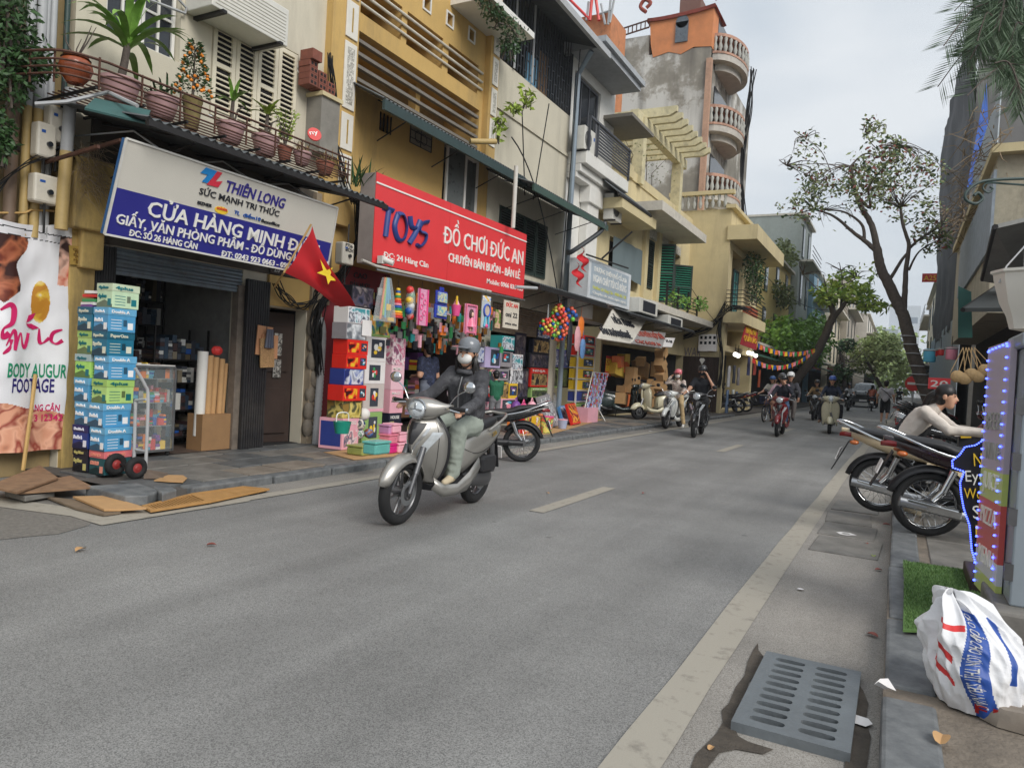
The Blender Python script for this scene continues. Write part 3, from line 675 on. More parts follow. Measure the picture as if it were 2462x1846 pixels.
for i,(a,b,m_)in enumerate(((0,.02,5),(.025,.05,4),(.06,.10,3),(.11,.14,0),(.15,.17,4))):mb.box((-7.62,4.83+.01*i,1.862+a),(.22+.02*(i%2),.3,.03),rz=.1*i-.15,mi=i)
tag(mb.build('binder_stack',[PAL[5],PAL[4],PAL[3],PAL[0],PAL[4]]),'purple and red plastic binders on top of the rear carton stack','binders')
# hand truck
def hand_truck():
 p=W(327,1150,Z=PZ);t=thing('hand_truck','grey steel hand truck with red hubs beside the paper cartons','hand truck',p)
 mb=MB();X0=p.x-.02
 for dy,pts in((0,[(350,1130),(356,960),(348,925),(325,885)]),(1,[(322,1110),(326,965)])):
  mb.tube(interp([W(a,b,X=X0-.18*dy)for a,b in pts],5),.017,8)
 mb.tube([W(352,960,X=X0),W(326,962,X=X0-.18)],.014,8);mb.tube([W(352,1085,X=X0),W(324,1080,X=X0-.18)],.014,8);mb.build('frame',GREYP,t,40)
 mb=MB();mb.plate([W(348,1128,X=X0),W(405,1138,Z=PZ+.015),W(400,1150,Z=PZ+.015),W(345,1150,Z=PZ+.015)],.008);mb.build('toe_plate',mat('plate_brown',(110,96,84),.6),t)
 for dx in(0,-.34):
  c=W(327,1136,X=X0+.05)+Vector((dx,.0,0));c.z=PZ+.115
  mb=MB();mb.torus(c,.08,.038,'X',24,10);w=mb.build('wheel',BLACKR,t,60);ORG[w.name]=ORG[t.name]
  mb=MB();mb.lathe([(.055,-.02),(.06,0),(.055,.02),(.03,.028),(.02,.035)],16,Matrix.Translation(c)@Matrix.Rotation(R(90),4,'Y'));mb.build('hub',mat('hub_red',(150,50,48),.5,dirt=.4),w)
 mb=MB();c=W(327,1136,X=X0);mb.tube([(c.x+.05,c.y,PZ+.115),(c.x-.32,c.y,PZ+.115)],.012);mb.build('axle',IRON,t)
hand_truck()
# small goods
def goods(mb,x0,x1,y0,y1,z,hmax,n,rnd,wmin=.05,wmax=.14,upright=False):
 y=y0
 while y<y1-.02:
  w=rnd.uniform(wmin,wmax);w=min(w,y1-y)
  h=rnd.uniform(.35,1)*hmax;mi=rnd.randrange(n);k=1 if upright or rnd.random()<.4 else rnd.randint(2,6)
  for i in range(k):mb.bb((x0+rnd.uniform(0,.05),y,z+h*i/k),(x1-rnd.uniform(0,.03),y+w*.94,z+h*(i+.92)/k),rnd.randrange(n)if k>1 and rnd.random()<.6 else mi)
  y+=w
def shelf(name,label,x0,x1,y0,y1,z0,levels,top,seed,wmax=.14,pal=PAL,fm=None,hs=None,post=True,back=True,grp=None):
 t=thing(name,label,'shelf',((x0+x1)/2,(y0+y1)/2,z0),group=grp);r_=random.Random(seed)
 for z in levels:mb=MB();mb.bb((x0,y0,z-.02),(x1,y1,z));mb.build('shelf_board',fm or IRON,t)
 if post:
  for(x,y)in((x0,y0),(x1,y0),(x0,y1),(x1,y1)):mb=MB();mb.bb((x-.012,y-.012,z0),(x+.012,y+.012,top));mb.build('post',fm or IRON,t)
 for i,z in enumerate(levels):
  zt=(levels[i+1]if i+1<len(levels)else top)-.04
  mb=MB();goods(mb,x0+.02,x1-.02,y0+.02,y1-.02,z+.001,(zt-z)*.92,len(pal),r_,wmax=wmax)
  g=mb.build('stacked_goods',pal,t);g['kind']='stuff'
 return t
DKPAL=[mat('goods_%d'%i,c,.5,var=.1)for i,c in enumerate([(60,64,76),(90,96,108),(120,122,126),(50,52,58),(150,140,120),(80,60,60),(190,190,186),(60,80,100),(100,90,70),(36,38,44)])]
shelf('store_shelf','dark shelf stacked with stationery along the back of the shop',XF-2.0,XF-1.6,4.95,7.2,.11,[.3,.7,1.1,1.45,1.8,2.15],2.6,1,.1,DKPAL+[PAL[4],PAL[10]])
shelf('store_shelf','shelf of notebooks and papers beside the shop post',XF-1.0,XF-.6,6.35,7.2,.11,[.25,.62,1.0,1.32],1.75,2,.09,DKPAL+[PAL[4],PAL[1]])
shelf('store_shelf','long low shelf piled with books and pens inside the shop',XF-1.25,XF-.85,5.0,6.4,.11,[.4,.8,1.15],1.6,5,.1,DKPAL+[PAL[0],PAL[4]])
def case():
 y0=5.5;y1=6.28;x0,x1=XF-.30,XF+.05;z0,z1=.16,1.42
 y0=yz(305,1100,x1)[0];y1=yz(412,1092,x1)[0];z1=yz(420,885,x1)[1]
 t=thing('display_case','aluminium framed glass display case of small stationery in the shop doorway','display case',((x0+x1)/2,(y0+y1)/2,PZ))
 mb=MB();r_=.014
 for(x,y)in((x0,y0),(x1,y0),(x0,y1),(x1,y1)):mb.bb((x-r_,y-r_,z0),(x+r_,y+r_,z1))
 for z in(z0,z1-.01):
  for y in(y0,y1):mb.bb((x0,y-r_,z),(x1,y+r_,z+.03))
  for x in(x0,x1):mb.bb((x-r_,y0,z),(x+r_,y1,z+.03))
 mb.build('frame',STEEL,t);mb=MB();mb.bb((x0,y0,z1+.021),(x1,y1,z1+.035));mb.build('top',WHITE,t);mb=MB();mb.bb((x0,y0,z0),(x1,y1,z0+.02));mb.build('base',GREYP,t)
 r_=random.Random(11);lv=[z0+.02,z0+.33,z0+.62,z0+.92]
 for i,z in enumerate(lv):
  if i:mb=MB();mb.bb((x0,y0,z-.008),(x1,y1,z));mb.build('shelf_board',glass('shelf_glass',(190,200,200),.5),t)
  mb=MB()
  for q in range(2):goods(mb,x0+.02+.15*q,x0+.17+.15*q,y0+.03,y1-.03,z+.002,.22,12,r_,.03,.09)
  g=mb.build('stacked_goods',PAL,t);g['kind']='stuff'
 for nm,a,b in(('front_pane',(x1-.003,y0,z0+.03),(x1+.003,y1,z1)),('side_pane',(x0,y0-.003,z0+.03),(x1,y0+.003,z1))):mb=MB();mb.bb(a,b);mb.build(nm,glass('case_glass',(210,220,220),.12),t)
 for(x,y)in((x0+.03,y0+.04),(x1-.03,y0+.04),(x0+.03,y1-.04),(x1-.03,y1-.04)):mb=MB();mb.ell((x,y,PZ+.03),.03);mb.build('caster',BLACKR,t)
case()
p0=W(500,1085,X=XF+.0);t=thing('carton_of_rolls','brown carton holding upright brown and white paper rolls by the gate','carton',(XF-.2,p0 .y,PZ))
y0,y1=yz(487,1060)[0],yz(560,1060)[0]
mb=MB();mb.bb((XF-.32,y0,PZ+.01),(XF-.02,y1,.6));mb.build('box',mat('brown_carton',(150,116,80),.8,var=.1),t)
for i,(f,r_,h,m_)in enumerate(((.12,.07,1.45,WHITE),(.36,.045,1.4,CARD),(.55,.042,1.38,CARD),(.75,.042,1.36,CARD),(.9,.03,1.3,CARD))):
 yy=y0+(y1-y0)*f;mb=MB();mb.tube([(XF-.17+.02*(i%2),yy-.02*i*.3,.3),(XF-.17,yy+.02,h)],r_,12);mb.build('roll',m_,t,40)
mb=MB();mb.ell((XF-.17,y0+(y1-y0)*.6,1.47),(.06,.09,.07),8,6);mb.build('red_wrap',PAL[0],t)
gy=yz(640,820,XF+.12)[0]
t=thing('hanging_bags','brown checked paper gift bags hanging on the folding gate','paper bags',(XF+.11,gy,1.5))
for i,(dy,dz,w,h,m_)in enumerate(((-.03,.1,.28,.42,mat('bag_tan',(206,150,110),.7)),(.06,.02,.30,.34,mat('bag_tan',(206,150,110))),(.0,-.07,.26,.42,pic('bag_check',[(196,158,110),(120,90,60),(200,160,112)],60,.5,0,(1,3,3))))):
 mb=MB();mb.box((XF+.11+.02*i,gy+dy,1.55+dz),(.015,w,h),M=Matrix.Rotation(.06*(i-1),3,'X'));mb.build('bag',m_,t)
for i in range(3):mb=MB();mb.tube([(XF+.18,gy-.03+.04*i,1.82),(XF+.18,gy-.05+.05*i,1.55)],[.02,.03],6);mb.build('plastic_pouch',mat('pouch',(80,84,100),.3),t)
mb=MB();mb.tube([(XF+.12,gy,1.76),(XF+.12,gy,1.95)],.006);mb.build('hook',IRON,t)
# signs, awnings, plant rack
def WP(px,py,o,n):
 d=Vector(ray(px,py));e=Vector((0,0,EYE));t=(Vector(o)-e).dot(n)/d.dot(n);return e+d*t
def text_px(mb,s,a,b,h,o,n,up,mi=0,bold=.01,ext=.006,shear=0.,off=.004):
 A=WP(*a,o,n);B=WP(*b,o,n);ux=(B-A);w=ux.length;ux.normalize();uy=n.cross(ux).normalized()
 if uy.z<0:uy=-uy
 text_on(mb,s,A,ux,uy,h,w,bold,ext,mi=mi,shear=shear,off=off)
INKW=mat('lettering_white',(238,236,230),.45,var=.03)
NAVY=mat('sign_navy',(44,44,132),.4,var=.06,scale=3)
def sign_tl():
 tl,tr,br,bl=W(304,333,X=-6.68),W(812,500,X=-6.68),W(783,668,X=-6.9),W(251,563,X=-6.9)
 ml,mr=W(282,451,X=-6.79),W(797,585,X=-6.79)
 t=thing('shop_sign','white and navy stationery shop sign board tilted over the pavement','sign',bl)
 n=(tr-tl).cross(bl-tl).normalized();n=-n if n.x<0 else n
 mb=MB();mb.plate([q-n*.04 for q in(tl,tr,br,bl)],.06);mb.build('panel',mat('sign_side_blue',(40,90,140),.5),t)
 lf=lambda q:q+n*.0
 mb=MB();mb.plate([q-n*.006 for q in(tl,tr,mr,ml)],.008);mb.build('white_field',mat('sign_white',(206,202,192),.35,var=.03,scale=2),t)
 mb=MB();mb.plate([q-n*.006 for q in(ml,mr,br,bl)],.008);mb.build('navy_field',NAVY,t)
 for a,b in((tl,tr),(tr,br),(br,bl),(bl,tl)):mb=MB();mb.tube([a,b],.014,4);mb.build('frame',mat('sign_frame',(206,204,198),.4),t)
 o=tl
 def L(s,a,b,h,m,bold=.02,name='lettering',shear=0.):
  mb=MB();text_px(mb,s,a,b,h,o,n,None,bold=bold,shear=shear);mb.build(name,m,t)
 L('THIÊN LONG',(541,459),(682,502),.125,mat('ink_violet',(52,44,130),.4),.014,shear=.15);L('SỨC MẠNH TRI THỨC',(478,466),(669,521),.07,PAL[9],.004)
 L('BIZNER',(474,490),(508,499),.035,PAL[9],.01);L('colokit',(520,502),(545,509),.035,PAL[0],.01);L('TL',(562,513),(575,518),.04,PAL[1],.02);L('điểm10',(584,521),(625,532),.042,PAL[1],.01);L('flexoffice',(627,534),(671,545),.042,PAL[9],.004)
 L('CỬA HÀNG MINH ĐIỆN',(352,517),(762,617),.155,INKW,.014);L('GIẤY, VĂN PHÒNG PHẨM - ĐỒ DÙNG HỌC SINH',(277,536),(785,645),.10,INKW,.011)
 L('ĐC: SỐ 26 HÀNG CÂN',(308,566),(472,600),.068,INKW,.01);L('ĐT: 0243 923 0663 - 0983',(530,615),(700,647),.068,INKW,.01)
 for pts,c in(([(496,403),(522,412),(513,424),(498,441),(486,437),(500,421),(482,416)],(30,130,200)),([(522,412),(535,416),(518,437),(535,436),(524,451),(497,444),(510,430)],(206,50,70))):
  mb=MB();mb.plate([WP(*q,o+n*.006,n)for q in pts],.006);mb.build('emblem',mat('emblem_%d'%c[0],c,.4),t)
 mb=MB();mb.lathe([(.001,0),(.09,0),(.09,.004),(.001,.004)],20,Matrix.Translation(WP(532,506,o,n))@n.to_track_quat('Z','Y').to_matrix().to_4x4()@Matrix.Diagonal((1,.45,1,1)));mb.build('yellow_oval',PAL[2],t)
 for a in((212,345),(268,330)):mb=MB();q=W(*a,X=-6.9);mb.tube([(XF,q.y+.3,q.z),(q.x,q.y+.1,q.z)],.022,4);mb.build('bracket',RUST,t)
 for fx in(.12,.5,.85):
  q=tl.lerp(tr,fx);mb=MB();mb.tube([q,(q.x-.5,q.y+.05,q.z+.25),(XF,q.y+.05,q.z+.3)],.01,4);mb.build('stay_rod',GREYP,t)
sign_tl()
def corrugated(mb,A,B,C,D_,n=40,amp=.018,mi=0):
 0
 vs=[];A,B,C,D_=map(Vector,(A,B,C,D_));nn=(B-A).cross(D_-A).normalized()
 k=n*4
 for i in range(k+1):
  u=i/k;h=nn*amp*math.sin(2*math.pi*n*u);vs+=[A.lerp(B,u)+h,D_.lerp(C,u)+h]
 mb.add(vs,[(2*i,2*i+1,2*i+3,2*i+2)for i in range(k)],mi)
def awning(label,X0,y0,y1,z0,X1,z1,m=None,edge=None,nrib=None,brackets=3,name='awning',drop=.06,hang=0.):
 t=thing(name,label,'awning',(X1,(y0+y1)/2,z1));mb=MB()
 corrugated(mb,(X0,y0,z0),(X0,y1,z0),(X1,y1,z1),(X1,y0,z1),nrib or int((y1-y0)/.09));s=mb.build('roof_sheet',m or TIN,t,60)
 sm=s.modifiers.new('thick','SOLIDIFY');sm.thickness=.004
 mb=MB();mb.bb((X0-.02,y0,z0-drop-.02),(X0+.03,y1,z0-.02));mb.build('front_beam',edge or IRON,t)
 for i in range(brackets):
  y=y0+(y1-y0)*(i+.5)/brackets;mb=MB();mb.tube([(X0,y,z0-.03),(X1,y,z1-.05)],.015,4);mb.tube([(X0-.1,y,z0-.06),(X1+.02,y,z0-.35)],.012,4);mb.build('bracket',IRON,t)
 return t
awning('dark corrugated awning over the stationery shop sign',-6.5,4.5,8.2,3.66,XF+.02,4.02,m=TIN,nrib=34)
mb=MB();mb.plate([W(203,262,X=-6.9),W(228,238,X=-7.2),W(362,268,X=-7.0),W(350,297,X=-6.7)],.02);tag(mb.build('metal_panel',TEAL),'teal sheet metal panel under the plant rack corner','panel')
# plant rack
RK=thing('plant_rack','rusty iron plant rack balcony along the cream upper wall','rack',(-7.6,6,4.02))
rz=4.02;rx0,rx1=-7.9,-7.15
mb=MB()
for i in range(9):x=rx0+(rx1-rx0)*i/8;mb.tube([(x,4.35,rz-.01),(x,8.1,rz+.05)],.009,4)
mb.build('floor_bars',RUST,RK,kind='stuff')
mb=MB()
for i in range(8):y=4.4+.52*i;mb.tube([(rx0-.3,y,rz-.05),(rx1,y,rz-.03)],.018,4)
mb.build('support_bars',IRON,RK,kind='stuff')
for h in(.03,.10,.17,.25):
 mb=MB();c=interp([(XF+.1,3.95,rz+h+.02),(-7.75,4.0,rz+h),(-7.3,4.15,rz+h),(-7.15,4.5,rz+h)],6);mb.tube(c+[Vector((rx1,8.15,rz+h+.05))],.011 if h<.2 else .014,5);mb.build('rail',RUST,RK)
for i in range(9):
 y=4.42+.46*i;mb=MB();mb.tube([(rx1,y,rz-.05),(rx1,y,rz+.27)],.011,4);mb.build('upright',RUST,RK)
for i in range(4):mb=MB();q=interp([(XF+.1,3.95,rz),(-7.75,4.0,rz),(-7.3,4.15,rz)],4)[2*i+1];mb.tube([q+Vector((0,0,-.05)),q+Vector((0,0,.27))],.01,4);mb.build('upright',RUST,RK)
mb=MB();mb.tube([W(85,250,X=-7.5),W(160,245,X=-7.3),W(260,222,X=-7.2),W(330,255,X=-6.7)],.02,6);mb.build('brace',GREYP,RK,40)
PINK=mat('pink_glaze',(176,140,140),.5,var=.12,scale=6,bump=.3,bscale=18);TERRA=mat('terracotta',(150,92,74),.8,var=.15,scale=6,dirt=.3);SOIL=mat('soil',(52,42,34),.95,var=.3,scale=20)
LEAF=mat('leaf_green',(124,166,72),.45,var=.3,scale=12);LEAFD=mat('leaf_dark',(52,82,42),.5,var=.35,scale=10);LEAFY=mat('leaf_yellow_green',(150,172,70),.5,var=.3,scale=8);LEAFR=mat('leaf_red_brown',(132,66,54),.55,var=.35,scale=8);BARK=mat('bark',(92,83,76),.9,var=.35,scale=14,bump=.9,bscale=40);LEAFO=mat('leaf_olive',(104,116,66),.55,var=.35,scale=8)
def pot(t,r,h,m,bulge=0.):
 mb=MB();mb.lathe([(r*.5,0),(r*.85,h*.25),(r*1.05,h*.55),(r*.95,h*.8),(r*.7,h*.93),(r*.78,h),(r*.6,h),(r*.6,h*.9)]if bulge else[(r*.62,0),(r*.68,.01),(r*(.86+bulge),h*.45),(r*.98,h*.82),(r*1.06,h*.86),(r*1.06,h),(r*.94,h),(r*.9,h*.9)],22);mb.build('pot',m,t,40,local=True)
 mb=MB();mb.lathe([(.002,h*.9),(r*.92,h*.9)],16,caps=False);mb.build('soil',SOIL,t,local=True)
def blade(mb,base,az,el,L,w,droop=1.,n=7,mi=0,fold=.15):
 0
 P=[];q=Vector(base);d=Vector((math.cos(az)*math.cos(el),math.sin(az)*math.cos(el),math.sin(el)))
 pts=[]
 for i in range(n+1):
  t=i/n;pts.append(q.copy());dd=d.copy();dd.z-=droop*t*1.6;dd.normalize();q=q+dd*L/n
 side=Vector((-math.sin(az),math.cos(az),0));vs=[]
 for i,p_ in enumerate(pts):
  t=i/n;ww=w*(math.sin(math.pi*(.12+.88*t))**.6 if t<1 else 0)+.0005;up=Vector((0,0,1))*ww*fold
  vs+=[p_-side*ww+up,p_,p_+side*ww+up]
 mb.add(vs,[(3*i+j,3*i+j+1,3*i+j+4,3*i+j+3)for i in range(n)for j in(0,1)],mi)
def leafcard(mb,p,d,L,w,rnd,mi=0):
 0
 d=Vector(d).normalized();s=d.cross(Vector((rnd.uniform(-1,1),rnd.uniform(-1,1),rnd.uniform(-.3,1)))).normalized();u=s.cross(d)
 p=Vector(p);mb.add([p,p+d*L*.45+s*w/2+u*w*.12,p+d*L,p+d*L*.45-s*w/2+u*w*.12],[(0,1,2),(0,2,3)],mi)
def potted(label,px,py,X,r,h,m,kind,seed,grp=None,z=None):
 p=W(px,py,X=X);p.z=z if z is not None else rz+.03+.012*(p.y-4.4)
 t=thing('potted_plant',label,'potted plant',p,local=True);rn=random.Random(seed);pot(t,r,h,m,kind=='twig')
 if kind=='dracaena':
  mb=MB();mb.tube([(0,0,h*.85),(.02,.03,h+.2),(.03,.05,h+.42)],[.045,.04,.035],10);mb.build('stem',BARK,t,50,local=True)
  mb=MB()
  for i in range(26):a=i*2.4;blade(mb,(.03,.05,h+.30+.006*i),a,R(rn.uniform(20,75)),rn.uniform(.5,.85),.04,rn.uniform(.45,1.0))
  mb.build('leaves',LEAF,t,60,local=True)
 elif kind=='tangle':
  mb=MB()
  for i in range(40):a=rn.uniform(0,6.3);blade(mb,(rn.uniform(-.1,.1),rn.uniform(-.1,.1),h*.9),a,R(rn.uniform(30,85)),rn.uniform(.15,.34),.012,rn.uniform(.6,1.4),5)
  mb.build('leaves',LEAFD,t,local=True)
 elif kind=='kumquat':
  mb=MB();mb.tube([(0,0,h*.9),(.0,.0,h+.1),(0,0,h+.62)],[.02,.015,.006],6)
  for i in range(12):a=i*2.3;z=h+.12+.035*i;mb.tube([(0,0,z),(.13*math.cos(a),.13*math.sin(a),z+.07)],[.006,.003],4)
  mb.build('stem',BARK,t,local=True);mb=MB()
  for i in range(620):
   z=rn.random();rr=.21*(1-z*.72)*math.sqrt(rn.random());a=rn.uniform(0,6.3);leafcard(mb,(rr*math.cos(a),rr*math.sin(a),h+.05+.62*z),(math.cos(a),math.sin(a),rn.uniform(-.6,.8)),.05,.024,rn)
  mb.build('leaves',LEAFD,t,local=True)
  for i in range(46):
   z=rn.random()**1.1;rr=.215*(1-z*.7);a=i*2.4;mb=MB();mb.ell((rr*math.cos(a),rr*math.sin(a),h+.02+.6*z),.021,8,6);mb.build('kumquat_fruit',mat('kumquat',(236,140,40),.4,var=.08),t,60,local=True)
 elif kind=='agave':
  mb=MB();mb.tube([(0,0,h*.9),(.02,0,h+.3)],[.03,.02],8);mb.tube([(0,.03,h*.9),(.02,.08,h+.2),(0,.2,h+.28)],[.015,.012,.008],6);mb.build('stem',BARK,t,local=True);mb=MB()
  for i in range(14):blade(mb,(.02,0,h+.27),i*2.4,R(rn.uniform(15,70)),rn.uniform(.2,.34),.024,rn.uniform(.3,.9),5)
  for i in range(26):blade(mb,(rn.uniform(-.1,.1),rn.uniform(-.1,.1),h*.9),rn.uniform(0,6),R(50),.13,.012,.8,4)
  mb.build('leaves',LEAF if seed%2 else LEAFY,t,local=True)
 elif kind=='bush':
  mb=MB()
  for i in range(7):a=i*.9;mb.tube([(0,0,h*.9),(.05*math.cos(a),.05*math.sin(a),h+.2),(.14*math.cos(a),.14*math.sin(a),h+.42)],[.008,.006,.003],4)
  mb.build('stems',BARK,t,local=True);mb=MB()
  for i in range(260):a=rn.uniform(0,6.3);zz=rn.uniform(.1,.5);rr=.03+.28*zz*rn.random()**.5;leafcard(mb,(rr*math.cos(a),rr*math.sin(a),h+zz),(math.cos(a),math.sin(a),rn.uniform(0,1)),.045,.022,rn)
  mb.build('leaves',LEAFY,t,local=True)
 elif kind=='weeds':
  mb=MB()
  for i in range(50):blade(mb,(rn.uniform(-.08,.08),rn.uniform(-.08,.08),h*.9),rn.uniform(0,6.3),R(rn.uniform(30,80)),rn.uniform(.1,.25),.006,rn.uniform(.4,1.2),4)
  mb.build('leaves',mat('dry_grass',(150,128,92),.8,var=.3),t,local=True)
 elif kind=='twig':
  mb=MB()
  for a,L in((.3,.3),(1.5,.35),(2.6,.22),(3.8,.28)):mb.tube([(0,0,h*.9),(.1*math.cos(a),.1*math.sin(a),h+L*.5),(.12*math.cos(a)+.04,.16*math.sin(a),h+L)],[.01,.007,.003],4)
  mb.build('twigs',BARK,t,local=True)
 return t
potted('round orange glazed pot of bare twigs at the end of the plant rack',181,190,-7.45,.15,.27,mat('orange_glaze',(150,76,44),.25,var=.3,scale=5,coat=.5),'twig',1)
potted('large pink pot of arching green dragon plant on the rack',288,205,-7.6,.20,.26,PINK,'dracaena',2)
potted('pink pot of tangled succulents beside the dragon plant',390,240,-7.6,.18,.25,PINK,'tangle',3)
potted('mossy figured vase with an orange-fruited kumquat tree',462,265,-7.6,.11,.38,mat('mossy_stone',(130,116,74),.9,var=.35,scale=8,bump=.8),'kumquat',4)
potted('pink pot of agave and moss on the rack',555,305,-7.6,.17,.25,PINK,'agave',5)
potted('pink pot of spiky agave below the louvred shutters',638,340,-7.6,.17,.26,PINK,'agave',6)
potted('small terracotta pot of a yellow-green bush',685,352,-7.55,.10,.2,TERRA,'bush',7)
potted('faceted pink pot of dry weeds near the round red sign',727,368,-7.45,.12,.18,PINK,'weeds',8)
potted('terracotta pot of dry grass at the inner end of the rack',782,385,-7.5,.13,.18,TERRA,'weeds',9)
p=W(755,325,X=-7.75);t=thing('round_sign','round red sign with white script leaning on the plant rack','sign',p);n=Vector((.8,-.45,.25)).normalized();Mq=Matrix.Translation(p)@n.to_track_quat('Z','Y').to_matrix().to_4x4()
mb=MB();mb.lathe([(.001,0),(.1,0),(.105,.02),(.1,.03),(.001,.03)],24,Mq);mb.build('disc',PAL[0],t,40);mb=MB();q=Mq.to_3x3();text_on(mb,'ny',Mq@Vector((-.07,-.03,.03)),q@Vector((1,.3,0)),q@Vector((-.3,1,0)),.07,.13,.01);mb.build('lettering',INKW,t)
# hollow bricks stacked against the wall
def hollow_bricks():
 t=thing('brick_stack','small stack of red hollow bricks on the wall ledge beside the yellow pilaster','brick stack',W(770,210,X=-7.95));m=mat('red_brick',(130,78,64),.9,var=.2,scale=10,dirt=.3)
 y0,y1=yz(737,190,-7.95)[0],yz(785,190,-7.95)[0];z0=yz(760,213,-7.95)[1]
 for(u,k)in((.02,0),(.02,1),(.02,2),(.0,3),(.0,4),(.48,0),(.48,1),(.48,2),(.92,1),(.92,0)):
  y=y0+u*.42;mb=MB();h=.085;w=.17;z=z0+k*.09
  if k==4:mb.bb((-8.1,y,z),(-7.85,y+.2,z+.15))
  else:
   mb.bb((-8.12,y,z),(-7.9,y+w,z+h))
   for s in(.03,.1):mb.bb((-7.9,y+s,z+.02),(-7.899,y+s+.045,z+h-.02),1)
  mb.build('brick',[m,DARK],t,bevel=.004)
hollow_bricks()
mb=MB();mb.bb((XF,yz(735,300)[0],yz(735,320)[1]-.3),(-7.9,yz(780,300)[0],yz(760,216,-7.95)[1]-.06),1);mb.bb((XF,yz(732,300)[0],yz(760,216,-7.95)[1]-.06),(-7.86,yz(783,300)[0],yz(760,216,-7.95)[1]));tag(mb.build('party_wall_ledge',[YELP,mat('grey_render',(140,136,128),.9,dirt=.4)]),'grey rendered wall stub with cream ledge carrying the bricks','wall stub')
mb=MB();p=W(730,185,X=XF+.12);mb.ell(p,.05,10,8);mb.tube([p,p+Vector((-.12,-.02,.1)),p+Vector((-.12,-.02,.2))],.015);tag(mb.build('wall_lamp',WHITE),'small white globe lamp on the cream wall','lamp')
# air conditioner hung high on the cream wall
def aircon(label,c,sx,sy,sz,fan=True,face='x',grp=None):
 t=thing('air_conditioner',label,'air conditioner',c,local=True,group=grp);BODY=mat('aircon_white',(214,212,204),.45,var=.05,scale=4,dirt=.2,dscale=5)
 mb=MB();mb.box((0,0,sz/2),(sx,sy,sz));mb.build('case',BODY,t,bevel=.012,local=True)
 if fan:
  for k in range(6):mb=MB();mb.torus((sx/2+.006,-sy*.15,sz/2),sz*.06*(k+1),.004,'X',20,4);mb.build('fan_guard_ring',mat('guard_grey',(150,150,146),.5),t,local=True)
  mb=MB();mb.lathe([(.001,0),(sz*.36,0),(sz*.36,.004),(.001,.004)],20,Matrix.Translation((sx/2,-sy*.15,sz/2))@Matrix.Rotation(R(90),4,'Y'));mb.build('fan_recess',mat('fan_dark',(60,60,62),.6),t,local=True)
  mb=MB();mb.bb((sx/2,sy*.34,sz*.6),(sx/2+.003,sy*.45,sz*.75));mb.build('badge',PAL[1],t,local=True)
 else:
  mb=MB()
  for k in range(9):mb.bb((sx/2,-sy*.46,sz*(.1+.09*k)),(sx/2+.006,sy*.46,sz*(.12+.09*k)))
  mb.build('grille',mat('grille_cream',(196,192,178),.5),t,local=True,kind='stuff')
 mb=MB();mb.bb((-sx/2,-sy*.4,-.04),(sx/2+.05,-sy*.35,0));mb.build('bracket',IRON,t,local=True);mb=MB();mb.bb((-sx/2,sy*.35,-.04),(sx/2+.05,sy*.4,0));mb.build('bracket',IRON,t,local=True)
 return t
p=W(540,28,X=XF+.42);aircon('long cream air conditioner box hung high on the cream stucco wall',(XF+.25,6.75,yz(560,40,XF+.5)[1]),.5,1.25,.5,False)
mb=MB();a=W(345,-5,X=XF+.05);mb.tube([a,W(445,33,X=XF+.05),W(448,20,X=XF+.05),W(430,0,X=XF+.05)],.018,6);tag(mb.build('refrigerant_pipe',GREYP),'bent grey pipe on the cream wall by the air conditioner','pipe')
# flag
def flag():
 t=thing('flag','red flag with a yellow star on a bamboo pole beside the doorway','flag',W(665,690,X=-6.9));A,T_,E_=W(683,655,X=-6.75),W(748,543,X=-6.45),W(845,735,X=-6.5)
 B2_=W(833,740,X=-6.7)
 nU,nV=16,16;vs=[]
 P0,P1,P2,P3=A,T_,E_,W(825,738,X=-6.75)
 for i in range(nU+1):
  for j in range(nV+1):
   u,v=i/nU,j/nV;q=P0 .lerp(P3,u).lerp(P1 .lerp(P2,u),v);q.x+=.06*math.sin(u*5+v*3)+.02*math.sin(v*9);vs.append(q)
 mb=MB();mb.add(vs,[(i*(nV+1)+j,(i+1)*(nV+1)+j,(i+1)*(nV+1)+j+1,i*(nV+1)+j+1)for i in range(nU)for j in range(nV)]);mb.build('cloth',mat('flag_red',(206,40,48),.6,var=.06,scale=4),t,60)
 c=[(770,624),(786,650),(800,643),(794,662),(812,676),(795,674),(789,684),(784,664),(762,656),(777,650)]
 cc=Vector((0,0,0));pts=[]
 for a_,b_ in c:q=W(a_,b_,X=-6.52);pts.append(q)
 ctr=sum(pts,Vector())/len(pts);mb=MB();mb.add([ctr]+pts,[(0,i+1,(i+1)%10+1)for i in range(10)]);mb.build('star',mat('star_yellow',(238,206,50),.6),t)
 mb=MB();mb.tube([W(660,690,X=-7.2),A,T_+Vector((0,0,.02))],.012,6);mb.build('pole',mat('bamboo',(196,160,100)),t)
flag()
